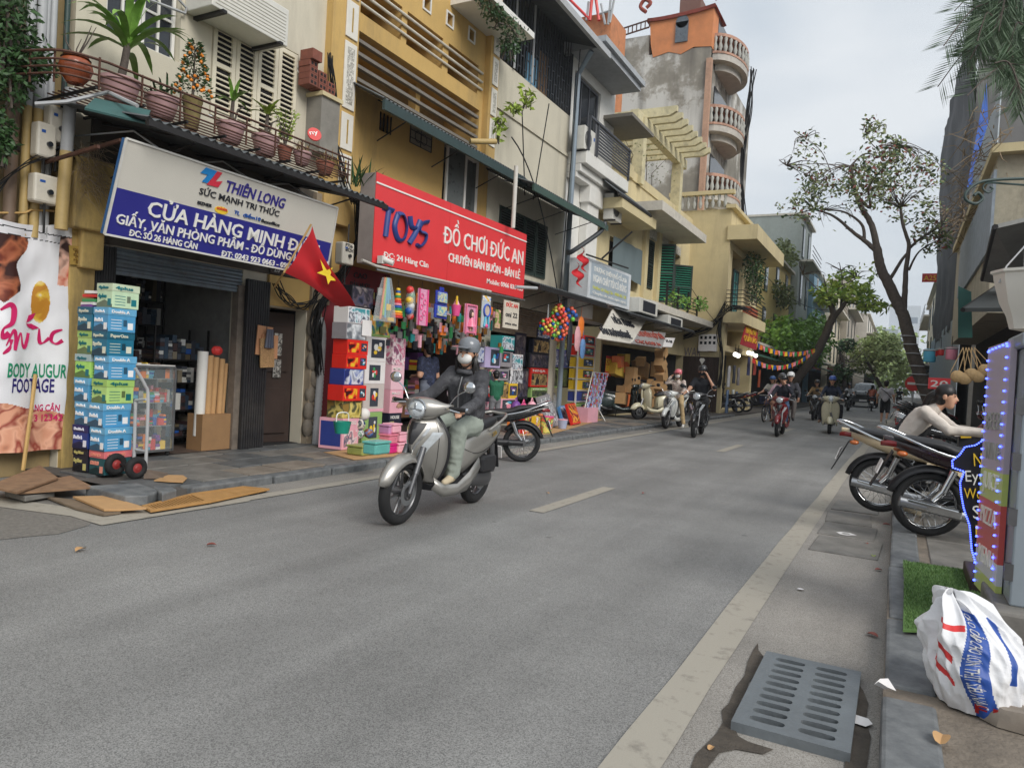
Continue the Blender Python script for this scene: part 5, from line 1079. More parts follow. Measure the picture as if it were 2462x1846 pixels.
for lb,px,py,w,h,kind in(('tall pink toy cradle in plastic hanging on the rail',1015,695,32,88,0),('blue doctor case toy hanging on the rail',1060,700,42,66,1),('pink sand bucket with yellow spade hanging on the rail',1098,712,22,48,2),('doll in a pink pram box hanging on the rail',1130,732,44,70,3),('blue racket set on a blister card hanging on the rail',1168,712,34,78,4),('green and pink toy pouch at the end of the rail',1196,745,20,45,5)):
 t,p=hang(lb,px=px,py=py);k=mpp(px,py);w*=k/2*1.15;h*=k;zt,zb=p.z,p.z-h
 bb=lambda a,b,c,d,m_,nm,x=0.,th=.03,bv=.008:MB().bb((HX+x,p.y+a*w,zt-c*h),(HX+x+th,p.y+b*w,zt-d*h)).build(nm,m_,t,bevel=bv)
 if kind==0:
  bb(-1,1,0,1,mat('pink_clear',(226,160,190),.25,var=.15,scale=20),'cradle');[bb(a,a+.12,0,1,mat('hot_pink',(236,90,150),.3),'frame',.03)for a in(-1,.88)]
  for i in range(5):mb=MB();mb.torus((HX+.035,p.y+(.35 if i%2 else-.3)*w,zt-h*(.2+.15*i)),.04,.008,'X',14,5);mb.build('hole_ring',mat('hot_pink',(236,90,150)),t)
 elif kind==1:
  BLU=mat('case_blue',(50,66,170),.3);bb(-1,1,0,.48,BLU,'upper_shell');bb(-1.1,1.1,.5,1,BLU,'lower_shell')
  for z0,z1 in((.06,.42),(.56,.92)):bb(-.8,.8,z0,z1,pic('case_kit',[(190,210,226),(90,130,200),(226,220,160),(120,180,200)],22,.3),'window',.028)
  bb(-.35,.35,-.14,0,BLU,'handle')
 elif kind==2:
  mb=MB();mb.lathe([(w*.7,zb),(w,zt-h*.45),(w*.85,zt-h*.45)],14,Matrix.Translation((HX,p.y,0)));mb.build('bucket',mat('hot_pink',(236,40,150),.3),t,40);bb(-.3,.1,0,.45,PAL[2],'spade');mb=MB();mb.lathe([(w*.7,zt-h*.45),(.005,zt-h*.05)],12,Matrix.Translation((HX-.02,p.y+w*.4,0)));mb.build('sieve',MPINK,t)
 elif kind==3:
  bb(-1,1,0,1,mat('pink_clear',(226,160,190)),'backing');HP=mat('hot_pink2',(238,130,160),.3)
  for a,b,c,d in((-1,-.86,0,1.05),(.86,1,0,1.05),(-.86,.86,0,.06),(-.86,.86,.94,1)):bb(a,b,c,d,HP,'frame',.03)
  mb=MB();mb.ell((HX+.06,p.y,zt-.35*h),(.03,.045,.055),10,8);mb.build('doll_head',mat('doll_skin',(232,190,170),.5),t,60);mb=MB();mb.ell((HX+.045,p.y,zt-.34*h),(.035,.07,.1),10,8);mb.build('doll_hair',mat('doll_hair',(70,44,40),.5),t,60);mb=MB();mb.lathe([(.03,zt-.45*h),(.05,zt-.55*h),(.1,zt-.78*h)],12,Matrix.Translation((HX+.05,p.y,0)));mb.build('doll_dress',HP,t,40)
  for s in(-.025,.025):mb=MB();mb.tube([(HX+.05,p.y+s,zt-.78*h),(HX+.05,p.y+s,zt-.92*h)],.015,6);mb.build('doll_leg',mat('doll_skin',(232,190,170)),t)
 elif kind==4:
  bb(-1,1,0,1,mat('blister',(200,206,206),.2,var=.1),'card');bb(-1,1,0,.16,pic('card_head',[(90,150,220),(240,240,240),(240,190,60)],15,.35),'header',.004)
  mb=MB();mb.torus((HX+.05,p.y,zt-.45*h),w*.75,.018,'X',24,6);mb.build('racket_hoop',mat('racket_blue',(70,100,200),.3),t,60);mb=MB();mb.lathe([(.001,0),(w*.7,0)],20,Matrix.Translation((HX+.045,p.y,zt-.45*h))@Matrix.Rotation(R(90),4,'Y'),caps=False);mb.build('racket_net',mat('racket_net',(206,190,170),.6),t)
  for s in(-1,1):mb=MB();mb.tube([(HX+.05,p.y+s*w*.3,zt-.65*h),(HX+.05,p.y+s*w*.55,zt-.95*h)],.022,6);mb.build('racket_grip',PAL[7],t)
  mb=MB();mb.ell((HX+.05,p.y,zt-.93*h),(.03,.05,.04),8,6);mb.build('ball',mat('hot_pink',(236,40,150)),t)
 else:bb(-1,1,0,1,pic('pouch_art',[(150,170,80),(230,180,160),(110,140,60)],14,.35),'pouch')
TPAL=PAL+[MPINK,MLIL,MWHT,MTEAL]
shelf('toy_shelf','bright toy shelf along the back of the toy shop',XF-1.3,XF-.9,9.2,13.4,.11,[.3,.8,1.3,1.8],2.45,21,.3,TPAL)
shelf('toy_shelf','toy shelf on the near side wall of the toy shop',XF-.75,XF-.35,9.3,10.1,.11,[.3,.75,1.2,1.65],2.1,22,.25,TPAL)
rn=random.Random(9)
mb=MB()
for i in range(330):y=rn.uniform(9.3,13.5);z=rn.uniform(1.75,2.6);mb.box((XF+.25+rn.uniform(-.5,.6),y,z),(.03,rn.uniform(.06,.15),rn.uniform(.08,.22)),rz=rn.uniform(-.4,.4),mi=rn.randrange(9))
o=mb.build('hanging_trinkets',[mat('amber',(170,120,50),.3),PAL[9],PAL[3],PAL[10],mat('olive_toy',(110,110,60),.4),MPINK,PAL[6],MTEAL,PAL[10]]);o['kind']='stuff';tag(o,'small packs and trinkets hanging inside the toy shop entrance','trinkets')
def pxbox(label,px0,px1,pyb,pyt,x,base,depth=.3,**kw):
 0
 a=W(px0,pyb,X=x);b=W(px1,pyb,X=x);tz=W((px0+px1)/2,pyt,X=x).z;zb=W((px0+px1)/2,pyb,X=x).z
 return toy_box(label,x,a.y,zb,depth,b.y-a.y,max(.05,tz-zb),base,**kw)
pxbox('lilac doll box with a string handle hanging beside the blue one',1165,1202,884,835,-7.5,MLIL,.14,win=(.35,.95,.1,.9));pxbox('dark blue doll box hanging next to the lilac one',1138,1163,872,832,-7.5,MNAVY,art=A_BLUE)
pxbox('tall pink doll box below the lilac box',1140,1190,985,888,-7.7,MPINK,win=(.4,.9,.2,.9),art=A_PINK)
for lb,a,b,c,d,m_,kw in(('grey toy box with an orange steering wheel picture',1203,1232,882,846,MGRY,dict(win=(.1,.75,.3,.95))),('white and teal robot spider toy box',1230,1256,890,852,MWHT,dict(art=A_ROBO)),('silver grey toy box below the steering wheel one',1195,1226,915,887,MGRY,dict(win=(.2,.8,.2,.8))),('white box with silver wrapping beside the grey one',1222,1257,922,890,A_SIL,dict()),('yellow and white excavator toy box',1194,1222,958,920,MYEL,dict(art=A_SAND)),('yellow digger toy box next to the excavator one',1216,1243,958,922,MYEL,dict(win=(.3,.95,.2,.85))),('pink and white toy box at the bottom of the digger stack',1198,1240,990,958,MPINK,dict(win=(.2,.9,.1,.9))),('teal robot figure box above the digger stack',1206,1236,842,808,MTEAL,dict(art=A_ROBO))):pxbox(lb,a,b,c,d,-7.75,m_,**kw)
p=W(1100,805,X=-7.6);mb=MB();
for k in range(3):mb.box((p.x,p.y-.05+.06*k,p.z+.16-.12*k),(.02,.16+.06*k,.05),M=Matrix.Rotation(-.3,3,'X'))
tag(mb.build('hanging_mirror_sign',mat('chrome_sign',(200,214,214),.15,metal=.6)),'small shiny sign hanging in the toy shop entrance above the rider','sign')
# further houses along the left side
def bars(mb,X,y0,y1,z0,z1,ny,nz,r=.012):
 for i in range(ny+1):y=y0+(y1-y0)*i/ny;mb.bb((X-r,y-r,z0),(X+r,y+r,z1))
 for i in range(ny):
  for k in range(nz):
   if(i+k)%2==0:z=z0+(z1-z0)*(k+.5)/nz;mb.bb((X-r,y0+(y1-y0)*i/ny,z-r*.8),(X+r*.9,y0+(y1-y0)*(i+1)/ny,z+r*.8))
B3=thing('barred_shophouse','cream shophouse with an upper gallery caged in iron bars','building',(XF,15.8,0))
mb=facade(MB(),XF,13.82,17.9,0,8.28,[(14.35,16.9,3.75,5.15),(14.3,17.5,.1,2.95)],t=.25);mb.build('wall',CREAM,B3)
mb=MB();mb.bb((XF,13.82,7.18),(XF+.04,17.9,7.26));mb.build('string_course',CREAM,B3)
mb=MB();mb.quad((XF-1.6,13.82,8.28),(XF-1.6,17.9,8.28),(XF-1.6,17.9,10.6),(XF-1.6,13.82,10.6));mb.quad((XF-1.6,17.9,8.28),(XF,17.9,8.28),(XF,17.9,10.6),(XF-1.6,17.9,10.6));mb.build('gallery_back',mat('gallery_dark',(90,92,94),.9,var=.3,scale=2),B3)
mb=MB();bars(mb,XF+.02,13.9,17.85,8.3,10.3,26,7);mb.build('window_bars',mat('bars_dark',(52,56,62),.5,var=.15),B3,kind='stuff')
for y in(14.6,15.5):mb=MB();mb.bb((XF+.03,y,8.28),(XF+.06,y+.05,10.3));mb.build('gallery_post',GREYP,B3)
mb=MB();mb.bb((XF-.3,15.8,8.35),(XF-.28,16.4,9.2));mb.build('blue_cloth',mat('blue_cloth',(120,170,200),.8),B3);mb=MB();mb.bb((XF-.4,16.7,8.4),(XF-.38,17.2,9.6));mb.build('stored_board',mat('worn_board',(140,110,84)),B3)
mb=MB();corrugated(mb,(-7.25,13.5,9.8),(-7.25,18.1,9.85),(XF-1.6,18.1,10.7),(XF-1.6,13.5,10.7),50);o=mb.build('eave',TIN,B3,60);mb=MB();mb.bb((-7.3,13.5,9.74),(-7.2,18.1,9.9));mb.build('eave_gutter',GREYP,B3)
DKG=mat('shutter_dark_green',(44,60,54),.6,var=.15,dirt=.3);GRN=mat('shutter_green',(36,132,104),.55,var=.12,scale=5)
for i in range(4):louvre(B3,XF+.02,14.38+.63*i,14.98+.63*i,3.78,5.12,DKG,DKG,20,mid=False)
mb=MB();mb.tube([(-7.95,17.7,.1),(-7.95,17.75,9.3),(-7.5,17.5,9.75)],.07,12);tag(mb.build('downpipe',mat('pipe_blue_grey',(132,146,158),.5,var=.08,dirt=.2),None,40),'thick blue-grey downpipe beside the white house','pipe')
awning('dark green gutter awning over the shuttered window',-7.0,13.65,18.05,5.36,XF+.02,5.75,edge=mat('gutter_green',(62,84,76),.5,dirt=.4),nrib=40,drop=.14)
mb=MB();a,b,c,d=W(1455,535,X=-7.0),W(1440,560,X=-7.1),W(1375,605,X=-7.6),W(1366,605,X=-7.9);mb.tube(interp([a,b,c,d],5),.06,10);tag(mb.build('gutter_elbow',mat('pipe_dark_grey',(74,78,82),.5),None,40),'dark elbow pipe dropping from the green gutter','pipe')
mb=MB();a=W(1240,425,X=-7.1);mb.tube([(a.x,a.y,4.3),(a.x,a.y,5.55)],.045,10);tag(mb.build('awning_post',mat('post_white',(206,202,194),.6,dirt=.3),None,40),'white pipe post standing on the red toy sign','post')
awning('low corrugated awning over the building-toy shop',-6.95,14.1,18.2,3.3,XF+.02,3.6,nrib=44,drop=.1)
aircon('white air conditioner box beside the end of the red sign',(XF+.35,14.25,3.55),.3,.3,.75,False)
mb=MB()
for i in range(12):mb.tube([(XF-.05,14.3,2.3+.055*i),(XF-.05,17.5,2.3+.055*i)],.03,6)
mb.build('roller_shutter',mat('shutter_rust',(140,124,106),.6,metal=.2,var=.25,dirt=.5,dcol=(.15,.08,.05)),B3,30)
mb=MB();mb.quad((XF-.6,14.3,.1),(XF-.6,17.5,.1),(XF-.6,17.5,2.95),(XF-.6,14.3,2.95));mb.quad((XF-.25,17.5,.1),(XF-.6,17.5,.1),(XF-.6,17.5,2.95),(XF-.25,17.5,2.95));mb.build('interior_wall',DARK,B3)
X7=XF-.02
for lb,a,b,c,d,m_,art in(('dark building-set box beside the teal robot box',1235,1262,880,800,MNAVY,A_DARK),('desert building-set box with a train picture',1280,1322,850,816,MNAVY,A_SAND),('dark spaceship building-set box beside the ship box',1270,1325,885,850,MBLK,A_DARK),('green jungle building-set box above the ship box',1330,1380,840,800,MGRN,pic('art_jungle',[(90,90,50),(200,196,110),(60,50,40),(180,180,90),(120,90,60)],9,.35,3)),('blue aircraft carrier building-set box',1327,1380,883,841,MBLUE,A_SHIP),('red-topped NINJA building-set box',1274,1317,930,885,MRED,A_SAND),('olive castle building-set box at the wall centre',1318,1340,932,885,MGRN,A_GRN),('dark robot building-set box beside the castle one',1341,1375,932,884,MBLK,A_GRN),('dark box under the NINJA one',1276,1318,955,932,MGRN,A_GRN),('deep blue box at the top of the shop wall',1290,1330,815,790,MNAVY,A_BLUE),('tall dark box beside the shop wall corner',1240,1268,960,885,MBLK,A_DARK)):
 pxbox(lb,a,b,c,d,X7,m_,.12,art=art,txt='NINJA' if 'NINJA' in lb else None,artf=(.06,.94,.08,.7)if 'NINJA' in lb else(.06,.94,.08,.92),grp='building-set boxes on the shop wall')
t=thing('toy_rack','white rack of yellow truck toy boxes at the shop corner','rack',(XF,17.4,PZ))
ya,yb=yz(1385,930,-7.9)[0],yz(1425,930,-7.9)[0]
for k in range(7):mb=MB();z=.32+.32*k;mb.bb((-8.15,ya,z-.02),(-7.88,yb,z));mb.build('shelf_board',WHITE,t)
for y in(ya,yb):mb=MB();mb.bb((-7.92,y-.02,PZ),(-7.88,y+.02,2.5));mb.build('post',WHITE,t)
for k in range(7):
 z=.325+.32*k
 toy_box(['green truck box on the lowest shelf of the toy rack','blue car box on the second shelf of the toy rack','red and black car box on the third shelf of the toy rack','yellow small truck box on the fourth shelf of the toy rack','yellow wheel loader box on the fifth shelf of the toy rack','red car box on the sixth shelf of the toy rack','dark red box on the top shelf of the toy rack'][k],-7.9,ya+.03,z,.25,yb-ya-.06,.26,[MGRN,MBLUE,MYEL,MYEL,MYEL,MRED,MRED][k],win=(.35,.95,.12,.88),grp='truck boxes on the toy rack')
def net_balls(label,px,py,r,n,seed,h=None):
 c=W(px,py,X=-7.2);t=thing('ball_net',label,'ball net',c);rn=random.Random(seed);k=r*2.2/math.sqrt(n)
 for i in range(n):
  z=1-2*(i+.5)/n;a=i*2.39996;rr=math.sqrt(1-z*z);sh=.55+.45*(1-z)/2 if h else 1
  mb=MB();mb.ell(c+Vector((rr*math.cos(a)*r*sh,rr*math.sin(a)*r*sh,z*(h or r))),k*.72,8,6);mb.build('ball',[PAL[0],mat('ball_coral',(240,110,80),.35),mat('ball_lime',(120,206,80),.35),mat('ball_yel',(236,220,100),.35),PAL[1],mat('ball_coral',(240,110,80))][rn.randrange(6)],t,60)
 mb=MB();mb.tube([c+Vector((0,0,h or r)),c+Vector((0,0,(h or r)+.35))],[.03,.01],6);mb.build('net_neck',CLEAR,t)
net_balls('big net of coloured plastic balls hanging at the shop front',1342,775,.27,80,1,.42);net_balls('smaller net of coloured balls beside the big one',1316,785,.17,40,2);net_balls('small net of red balls over the black umbrella bags',1368,757,.16,16,3)
for lb,px,py,w,h,m_ in(('long black umbrella bags hanging at the shop corner',1372,770,.22,1.0,PAL[9]),('orange life vest hanging at the shop corner',1398,762,.34,.5,PAL[6]),('pink plastic bag hanging below the life vest',1390,785,.34,.62,mat('pink_film',(226,170,176),.25)),('blue plastic bag hanging at the rack corner',1402,815,.3,.5,mat('blue_film',(110,150,200),.25,var=.3))):
 p=W(px,py,X=-7.25);mb=MB();mb.loft([[p+Vector((.05*math.cos(a)*s,w/2*s*math.sin(a)+.02*math.sin(k*3),-h*k/5))for a in[i*.785 for i in range(8)]]for k,s in enumerate((.5,1,1.05,1,.95,.5))]);mb.tube([p,p+Vector((0,0,.25))],.006);tag(mb.build('hanging_bag',m_,None,60),lb,'hanging bag')
def lean(label,a,b,c,d,base,art,rz=0.):
 P=[W(a[0],a[1],Z=PZ+.02),W(b[0],b[1],Z=PZ+.02)];top=[W(c[0],c[1],X=P[1].x-.35),W(d[0],d[1],X=P[0].x-.35)]
 t=thing('leaning_toy_pack',label,'toy pack',P[0],group='packed toys leaning at the shop front');mb=MB();mb.plate([P[0],P[1],top[0],top[1]],.07);mb.build('pack',base,t);n=(P[1]-P[0]).cross(top[1]-P[0]).normalized()
 n=n if n.x>0 else-n;mb=MB();ctr=sum([*P,*top],Vector())/4;mb.poly([(ctr.lerp(q,.86)+n*.038)for q in(P[0],P[1],top[0],top[1])]);mb.build('artwork',art,t)
lean('silver toy weapon pack leaning beside the tub toys',(1318,1030),(1345,1022),(1318,948),(1290,955),MGRY,A_SIL);lean('second silver pack leaning behind the first',(1330,1015),(1346,1008),(1332,945),(1312,946),A_SIL,A_SIL);lean('blue boxed toy leaning on the cardboard',(1352,1020),(1378,1015),(1365,975),(1342,978),mat('box_skyblue',(90,150,210),.35),A_BLUE);lean('red toy rifle pack leaning beside the blue box',(1375,1022),(1394,1018),(1380,970),(1360,972),MRED,A_CAR);lean('large pale blue action toy box leaning on the shop wall',(1350,968),(1385,966),(1377,932),(1336,934),mat('box_paleblue',(120,180,206),.35),pic('art_action',[(110,170,200),(180,60,50),(60,60,70),(150,190,210)],5,.35,3));lean('teal and red toy box leaning by the card rack',(1395,1010),(1412,1006),(1398,945),(1382,948),MTEAL,A_ROBO);lean('dark long toy box leaning by the card rack',(1412,1008),(1432,1004),(1412,944),(1398,945),MBLK,A_SIL)
mb=MB();mb.plate([W(a,b,Z=PZ+.004)for a,b in((1245,1048),(1330,1042),(1450,1008),(1380,1000),(1250,1030))],.008);tag(mb.build('cardboard_sheet',CARD),'flattened cardboard under the toys by the ball nets','cardboard')
for i,(lb,a,b,m_,sx,sy,sz)in enumerate((('orange toy pack bag at the end of the tub row',1232,1040,PAL[6],.15,.3,.38),('red sand-toy bag beside the orange pack',1258,1042,MRED,.15,.34,.38),('yellow block set pack beside the red bag',1285,1042,MYEL,.1,.28,.36),('blue toy pack behind the red bag',1245,1020,PAL[1],.15,.3,.4))):
 toy_box(lb,G(a,b).x,G(a,b).y,PZ+.012,sx,sy,sz,m_,art=pic('art_mix%d'%i,[(236,120,60),(240,210,80),(90,180,90),(230,60,60),(240,236,226)],14,.35,i*2.),rz=.1)
basket('pink lidded tub of coloured blocks on the pavement',G(1312,1040),.16,.34,pic('tub_blocks',[(236,190,60),(226,60,90),(90,170,90),(240,220,120)],16,.35),False,mat('hot_pink',(236,40,150)))
for lb,a,b,z,m_ in(('pink character backpack on the toy pile',1278,985,.62,MPINK),('magenta backpack beside the pink one',1258,990,.6,mat('hot_pink',(236,40,150))),('violet toy backpack at the end of the pile',1240,985,.62,PAL[5])):
 p=W(a,b,X=-7.3);t=thing('toy_backpack',lb,'backpack',p);mb=MB();mb.ell(p,(.12,.15,.2),14,10);mb.build('bag',m_,t,60);mb=MB();mb.ell(p+Vector((.09,0,-.08)),(.06,.1,.09),12,8);mb.build('pocket',pic('bag_art',[(240,200,206),(240,236,230),(200,90,120)],20,.4),t,60);mb=MB();mb.tube(interp([p+Vector((0,-.05,.19)),p+Vector((0,0,.27)),p+Vector((0,.05,.19))],5),.012);mb.build('handle',m_,t)
mb=MB();mb.bb((-7.75,G(1240,1000).y,PZ),(-7.35,G(1290,1000).y,.5));tag(mb.build('display_crate',MPINK),'low pink crate under the toy backpacks','crate')
basket('pale clear toy bucket with lid by the silver packs',G(1352,1030),.12,.2,mat('clear_tub',(170,180,206),.2),False,MPINK)
t=thing('card_rack','white wire rack hung with small blister cards','rack',G(1425,1010));a0,a1,b0,b1=W(1405,985,X=-7.5),W(1440,985,X=-7.5),W(1425,895,X=-7.7),W(1462,898,X=-7.7)
for q in((a0,b0),(a1,b1),(b0,b1),(a0,a1)):mb=MB();mb.tube(q,.014,6);mb.build('frame',INKW,t)
for q,f in((a0,(1398,1010)),(a1,(1455,1012)),(a0,(1380,1003)),(a1,(1440,1006))):mb=MB();mb.tube([q,G(*f)],.012,6);mb.build('leg',INKW,t)
for i in range(6):
 for j in range(4):
  q=a0 .lerp(a1,(j+.5)/4).lerp(b0 .lerp(b1,(j+.5)/4),(i+.6)/6.2);mb=MB();mb.box(q+Vector((.03,0,0)),(.02,.16,.2));mb.build('blister_card',[pic('card%d'%k,[(70,110,190),(230,232,236),(90,140,210),(200,80,60)],16,.35,k*3.)for k in range(3)][(i+j)%3],t)
mb=MB();mb.bb((-7.9,yz(1450,760,-7.9)[0]-1.7,2.35),(-7.86,yz(1450,760,-7.9)[0]-1.2,3.05));
p=W(1213,745,X=-7.0);t=thing('shop_plate','small white shop plate numbered 22 at the end of the hanging rail','sign',p);mb=MB();mb.bb((-7.02,p.y-.02,p.z-.35),(-7.0,p.y+.62,p.z+.2));mb.build('plate',mat('plate_beige',(214,204,188),.5),t)
for s,z,h,m_ in(('ĐỨC AN',.08,.08,PAL[0]),('oni 22',-.12,.1,PAL[9]),('0966 836',-.28,.04,PAL[9])):mb=MB();text_on(mb,s,(-7.0,p.y+.05,p.z+z),(0,1,0),(0,0,1),h,.5);mb.build('lettering',m_,t)
# white house
B4=thing('white_house','narrow white house with grey slatted balcony','building',(XF,19.6,0))
mb=facade(MB(),XF,17.92,21.2,2.9,10.4,[(18.1,20.0,7.35,9.6)],t=.15);mb.build('wall',WHITE,B4)
window(B4,XF-.06,18.1,20.0,7.35,9.6,3,1,.08,frame_m=mat('frame_grey',(96,98,104),.5))
mb=MB();mb.bb((XF,17.92,7.0),(XF+.55,21.3,7.35));mb.bb((XF,17.92,6.8),(XF+.4,21.2,7.0));mb.bb((XF,17.92,6.65),(XF+.3,21.1,6.8));mb.build('balcony_slab',WHITE,B4,bevel=.02)
mb=MB();mb.bb((XF-.2,17.7,9.9),(-7.3,20.9,10.05));mb.bb((XF-.2,17.7,10.05),(-7.2,21.0,10.2));mb.build('roof_slab',mat('soffit_grey',(168,172,176),.7,dirt=.2),B4)
mb=MB();mb.bb((XF-.2,20.3,9.0),(-7.3,22.4,9.1));mb.build('lower_roof',mat('soffit_brown',(120,116,108),.8,dirt=.4),B4);mb=MB();corrugated(mb,(XF-.02,20.3,7.1),(XF-.02,21.2,7.1),(XF-.02,21.2,9.0),(XF-.02,20.3,9.0),12);mb.build('tin_wall',TIN,B4,60)
t_=mat('balcony_grey',(70,72,78),.5,var=.1)
for k in range(9):mb=MB();z=7.45+.085*k;mb.bb((-7.66,18.6,z),(-7.63,21.2,z+.045));mb.build('slat',t_,B4)
for y in(18.0,18.6,21.2):mb=MB();mb.bb((-7.67,y-.025,7.35),(-7.61,y+.025,8.25));mb.build('rail_post',t_,B4)
mb=MB();mb.bb((-7.68,18.0,8.22),(-7.6,21.25,8.28));mb.build('top_rail',t_,B4)
aircon('white air conditioner standing on the grey slatted balcony',(-7.85,18.2,7.36),.3,.75,.62)
aircon('white air conditioner on the white column below the balcony',(-7.75,20.35,5.95),.3,.75,.75)
mb=MB();mb.bb((XF,18.95,3.0),(XF+.25,19.75,6.65));mb.bb((XF,18.85,6.2),(XF+.33,19.85,6.65));tag(mb.build('white_column',WHITE,None,bevel=.02),'white moulded column beside the yellow wall','column')
t=thing('antenna_mast','red and white lattice antenna mast on the roof behind the white house','mast',W(1400,60,Y=28));p=W(1400,60,Y=28);mb=MB()
for a,b in(((1425,-20),(1418,50)),((1430,-20),(1440,50))):mb.tube([W(*a,Y=28),W(*b,Y=28)],.07,6)
mb.tube([W(1360,-10,Y=28),W(1418,48,Y=28)],.06,6);mb.build('red_strut',PAL[0],t);mb=MB()
for a,b in(((1470,-20),(1462,60)),((1480,-20),(1466,55)),((1445,10),(1455,60)),((1440,35),(1470,25)),((1415,5),(1410,50))):mb.tube([W(*a,Y=28),W(*b,Y=28)],.05,5)
mb.build('white_strut',GREYP,t);mb=MB()
a,b=W(1405,50,Y=28.5),W(1450,120,Y=28.5);mb.bb((a.x,28.2,b.z-3),(b.x+.4,30,a.z));mb.build('roof_block',mat('roof_orange',(196,130,90),.8,dirt=.6,dscale=2),t)
# grey box sign
t=thing('box_sign','pale grey faded restaurant box sign over the pavement','sign',(-7.2,18.9,3.4));mb=MB();mb.bb((-7.75,17.45,3.38),(-7.2,20.75,4.42));mb.build('box',mat('box_white_paint',(214,218,222),.5,dirt=.15),t,bevel=.01);mb=MB();mb.bb((-7.2,17.6,3.48),(-7.19,20.5,4.34));mb.build('face',mat('sign_faded',(172,184,194),.4,var=.05),t)
for s,z,h,m_ in(('THƯỢNG THIÊN PHỐ CỔ XƯA',4.12,.12,INKW),('NGAN CHÁY TỎI CÔ BÔNG',3.84,.2,INKW),('Hotline: 26 Hàng Cân - 0988 456 128',3.66,.09,mat('faded_yellow',(206,206,110),.5)),('Chuyên các món ngan ngon',3.53,.07,INKW)):mb=MB();text_on(mb,s,(-7.19,17.75,z),(0,1,0),(0,0,1),h,2.6);mb.build('lettering',m_,t)
t=thing('sign_bracket','black iron bracket rods over the grey box sign','bracket',(-7.2,18,4.4));mb=MB();mb.tube([W(1410,612,X=-7.1),W(1510,645,X=-7.1)],.025,6);mb.tube([W(1447,622,X=-7.1),W(1520,557,X=-6.4)],.025,6);mb.build('rod',IRON,t)
for i,(a,b)in enumerate(((1400,612),(1388,648))):
 p=W(a,b,X=-7.15);mb=MB();vs=[]
 for u in range(7):
  for v in range(7):vs.append(p+Vector((.06*math.sin(u*1.3+v),.42*(u/6-.3)+.1*math.sin(v),.35*(.5-v/6)-.25*u/6)))
 mb.add(vs,[(u*7+v,u*7+7+v,u*7+8+v,u*7+v+1)for u in range(6)for v in range(6)]);tag(mb.build('small_flag',mat('flag_red',(206,40,48)),None,60),['upper small red flag drooping beside the grey box sign','lower small red flag drooping beside the grey box sign'][i],'flag')
 # pale yellow house with pergola terrace
B5=thing('pergola_house','pale yellow house with green shutters and a concrete pergola terrace','building',(XF,26,0))
mb=facade(MB(),XF,21.2,31.0,0,7.9,[(21.4,24.3,4.3,5.75),(25.05,25.9,4.6,6.35),(26.5,27.6,4.2,6.4),(28.6,29.6,4.9,6.4),(20.2 if False else 21.3,30.9,.1,2.4)],t=.3,back=True);mb.build('wall',[YELP,DARK],B5)
mb=MB();mb.bb((XF-.2,19.9,3.0),(XF+.02,21.2,6.6));mb.build('side_wall',YELP,B5)
mb=MB();mb.bb((XF,19.9,6.25),(-7.3,23.2,6.55));mb.build('eave_slab',YELP,B5);mb=MB();mb.bb((XF,22.6,6.75),(-6.95,28.6,7.05));mb.build('eave_slab',mat('soffit_cream',(206,200,188),.8,dirt=.3),B5)
awning('small dark corrugated roof over the pale yellow wall',-7.3,19.5,22.6,6.6,XF,7.3,nrib=30,brackets=1)
louvre(B5,XF+.03,25.07,25.88,4.62,6.33,DKG,DKG,20);louvre(B5,XF+.05,26.45,27.05,4.22,6.38,DKG,GRN,20,rot=-1.25);louvre(B5,XF+.05,28.62,29.4,4.2,5.95,DKG,GRN,18,rot=-.9)
for y in(24.6,26.15,27.9):mb=MB();mb.bb((XF,y,3.9),(XF+.14,y+.32,6.75));mb.build('pilaster',YELP,B5)
for y in(24.98,26.5,28.3):mb=MB();mb.bb((XF+.02,y,6.4),(XF+.05,y+1.1,6.72));mb.build('ornament_panel',pic('carved',[])if 'carved' in MATS else WHITE,B5)
mb=MB();corrugated(mb,(XF+.12,21.4,5.75),(XF+.12,24.3,5.75),(XF+.14,24.3,4.55),(XF+.14,21.4,4.75),3,.02);o=mb.build('bamboo_blind',mat('blind_grey_blue',(108,122,126),.8,var=.12,scale=30),B5,60)
mb=MB();mb.poly([(XF,22.0,3.6),(XF,30.9,3.75),(-7.0,30.9,3.75),(-7.0,22.5,3.6)]);mb.bb((XF,22.2,3.62),(-7.0,30.9,3.85));mb.build('balcony_slab',mat('soffit_cream',(206,200,188)),B5)
mb=MB()
for k in range(5):z=3.95+.13*k;mb.tube([(-7.1,24.2,z),(-7.1,28.4,z)],.016,4)
mb.build('balcony_rails',IRON,B5,kind='stuff')
for y in(24.2,25.6,27,28.4):mb=MB();mb.bb((-7.13,y-.04,3.85),(-7.07,y+.04,4.65));mb.build('rail_post',IRON,B5)
mb=MB();mb.bb((XF-3.5,21.2,7.9),(XF+.1,23.0,8.3));mb.bb((XF-.2,23.0,7.9),(XF+.05,31,8.2));mb.build('parapet',YELP,B5)
CONCP=mat('pergola_concrete',(206,196,160),.9,var=.15,dirt=.7,dcol=(.12,.11,.09),dscale=2.5)
for(y,x)in((23.7,XF),(28.4,XF),(23.7,XF-3.2)):mb=MB();mb.bb((x-.18,y-.18,7.9),(x+.18,y+.18,9.85));mb.build('pergola_post',CONCP,B5)
mb=MB();mb.bb((XF-.14,23.0,9.85),(XF+.14,29.2,10.2));mb.build('pergola_beam',CONCP,B5);mb=MB();mb.bb((XF-3.3,23.5,9.75),(XF+.2,23.8,10.1));mb.build('pergola_beam',CONCP,B5)
for i in range(8):
 y=23.9+.68*i;mb=MB();mb.prism([(XF-3.4,y,10.2),(XF+.9,y,10.2),(XF+1.15,y,10.32),(XF+1.15,y,10.5),(XF-3.4,y,10.5)],(0,.16,0));mb.build('pergola_rafter',CONCP,B5)
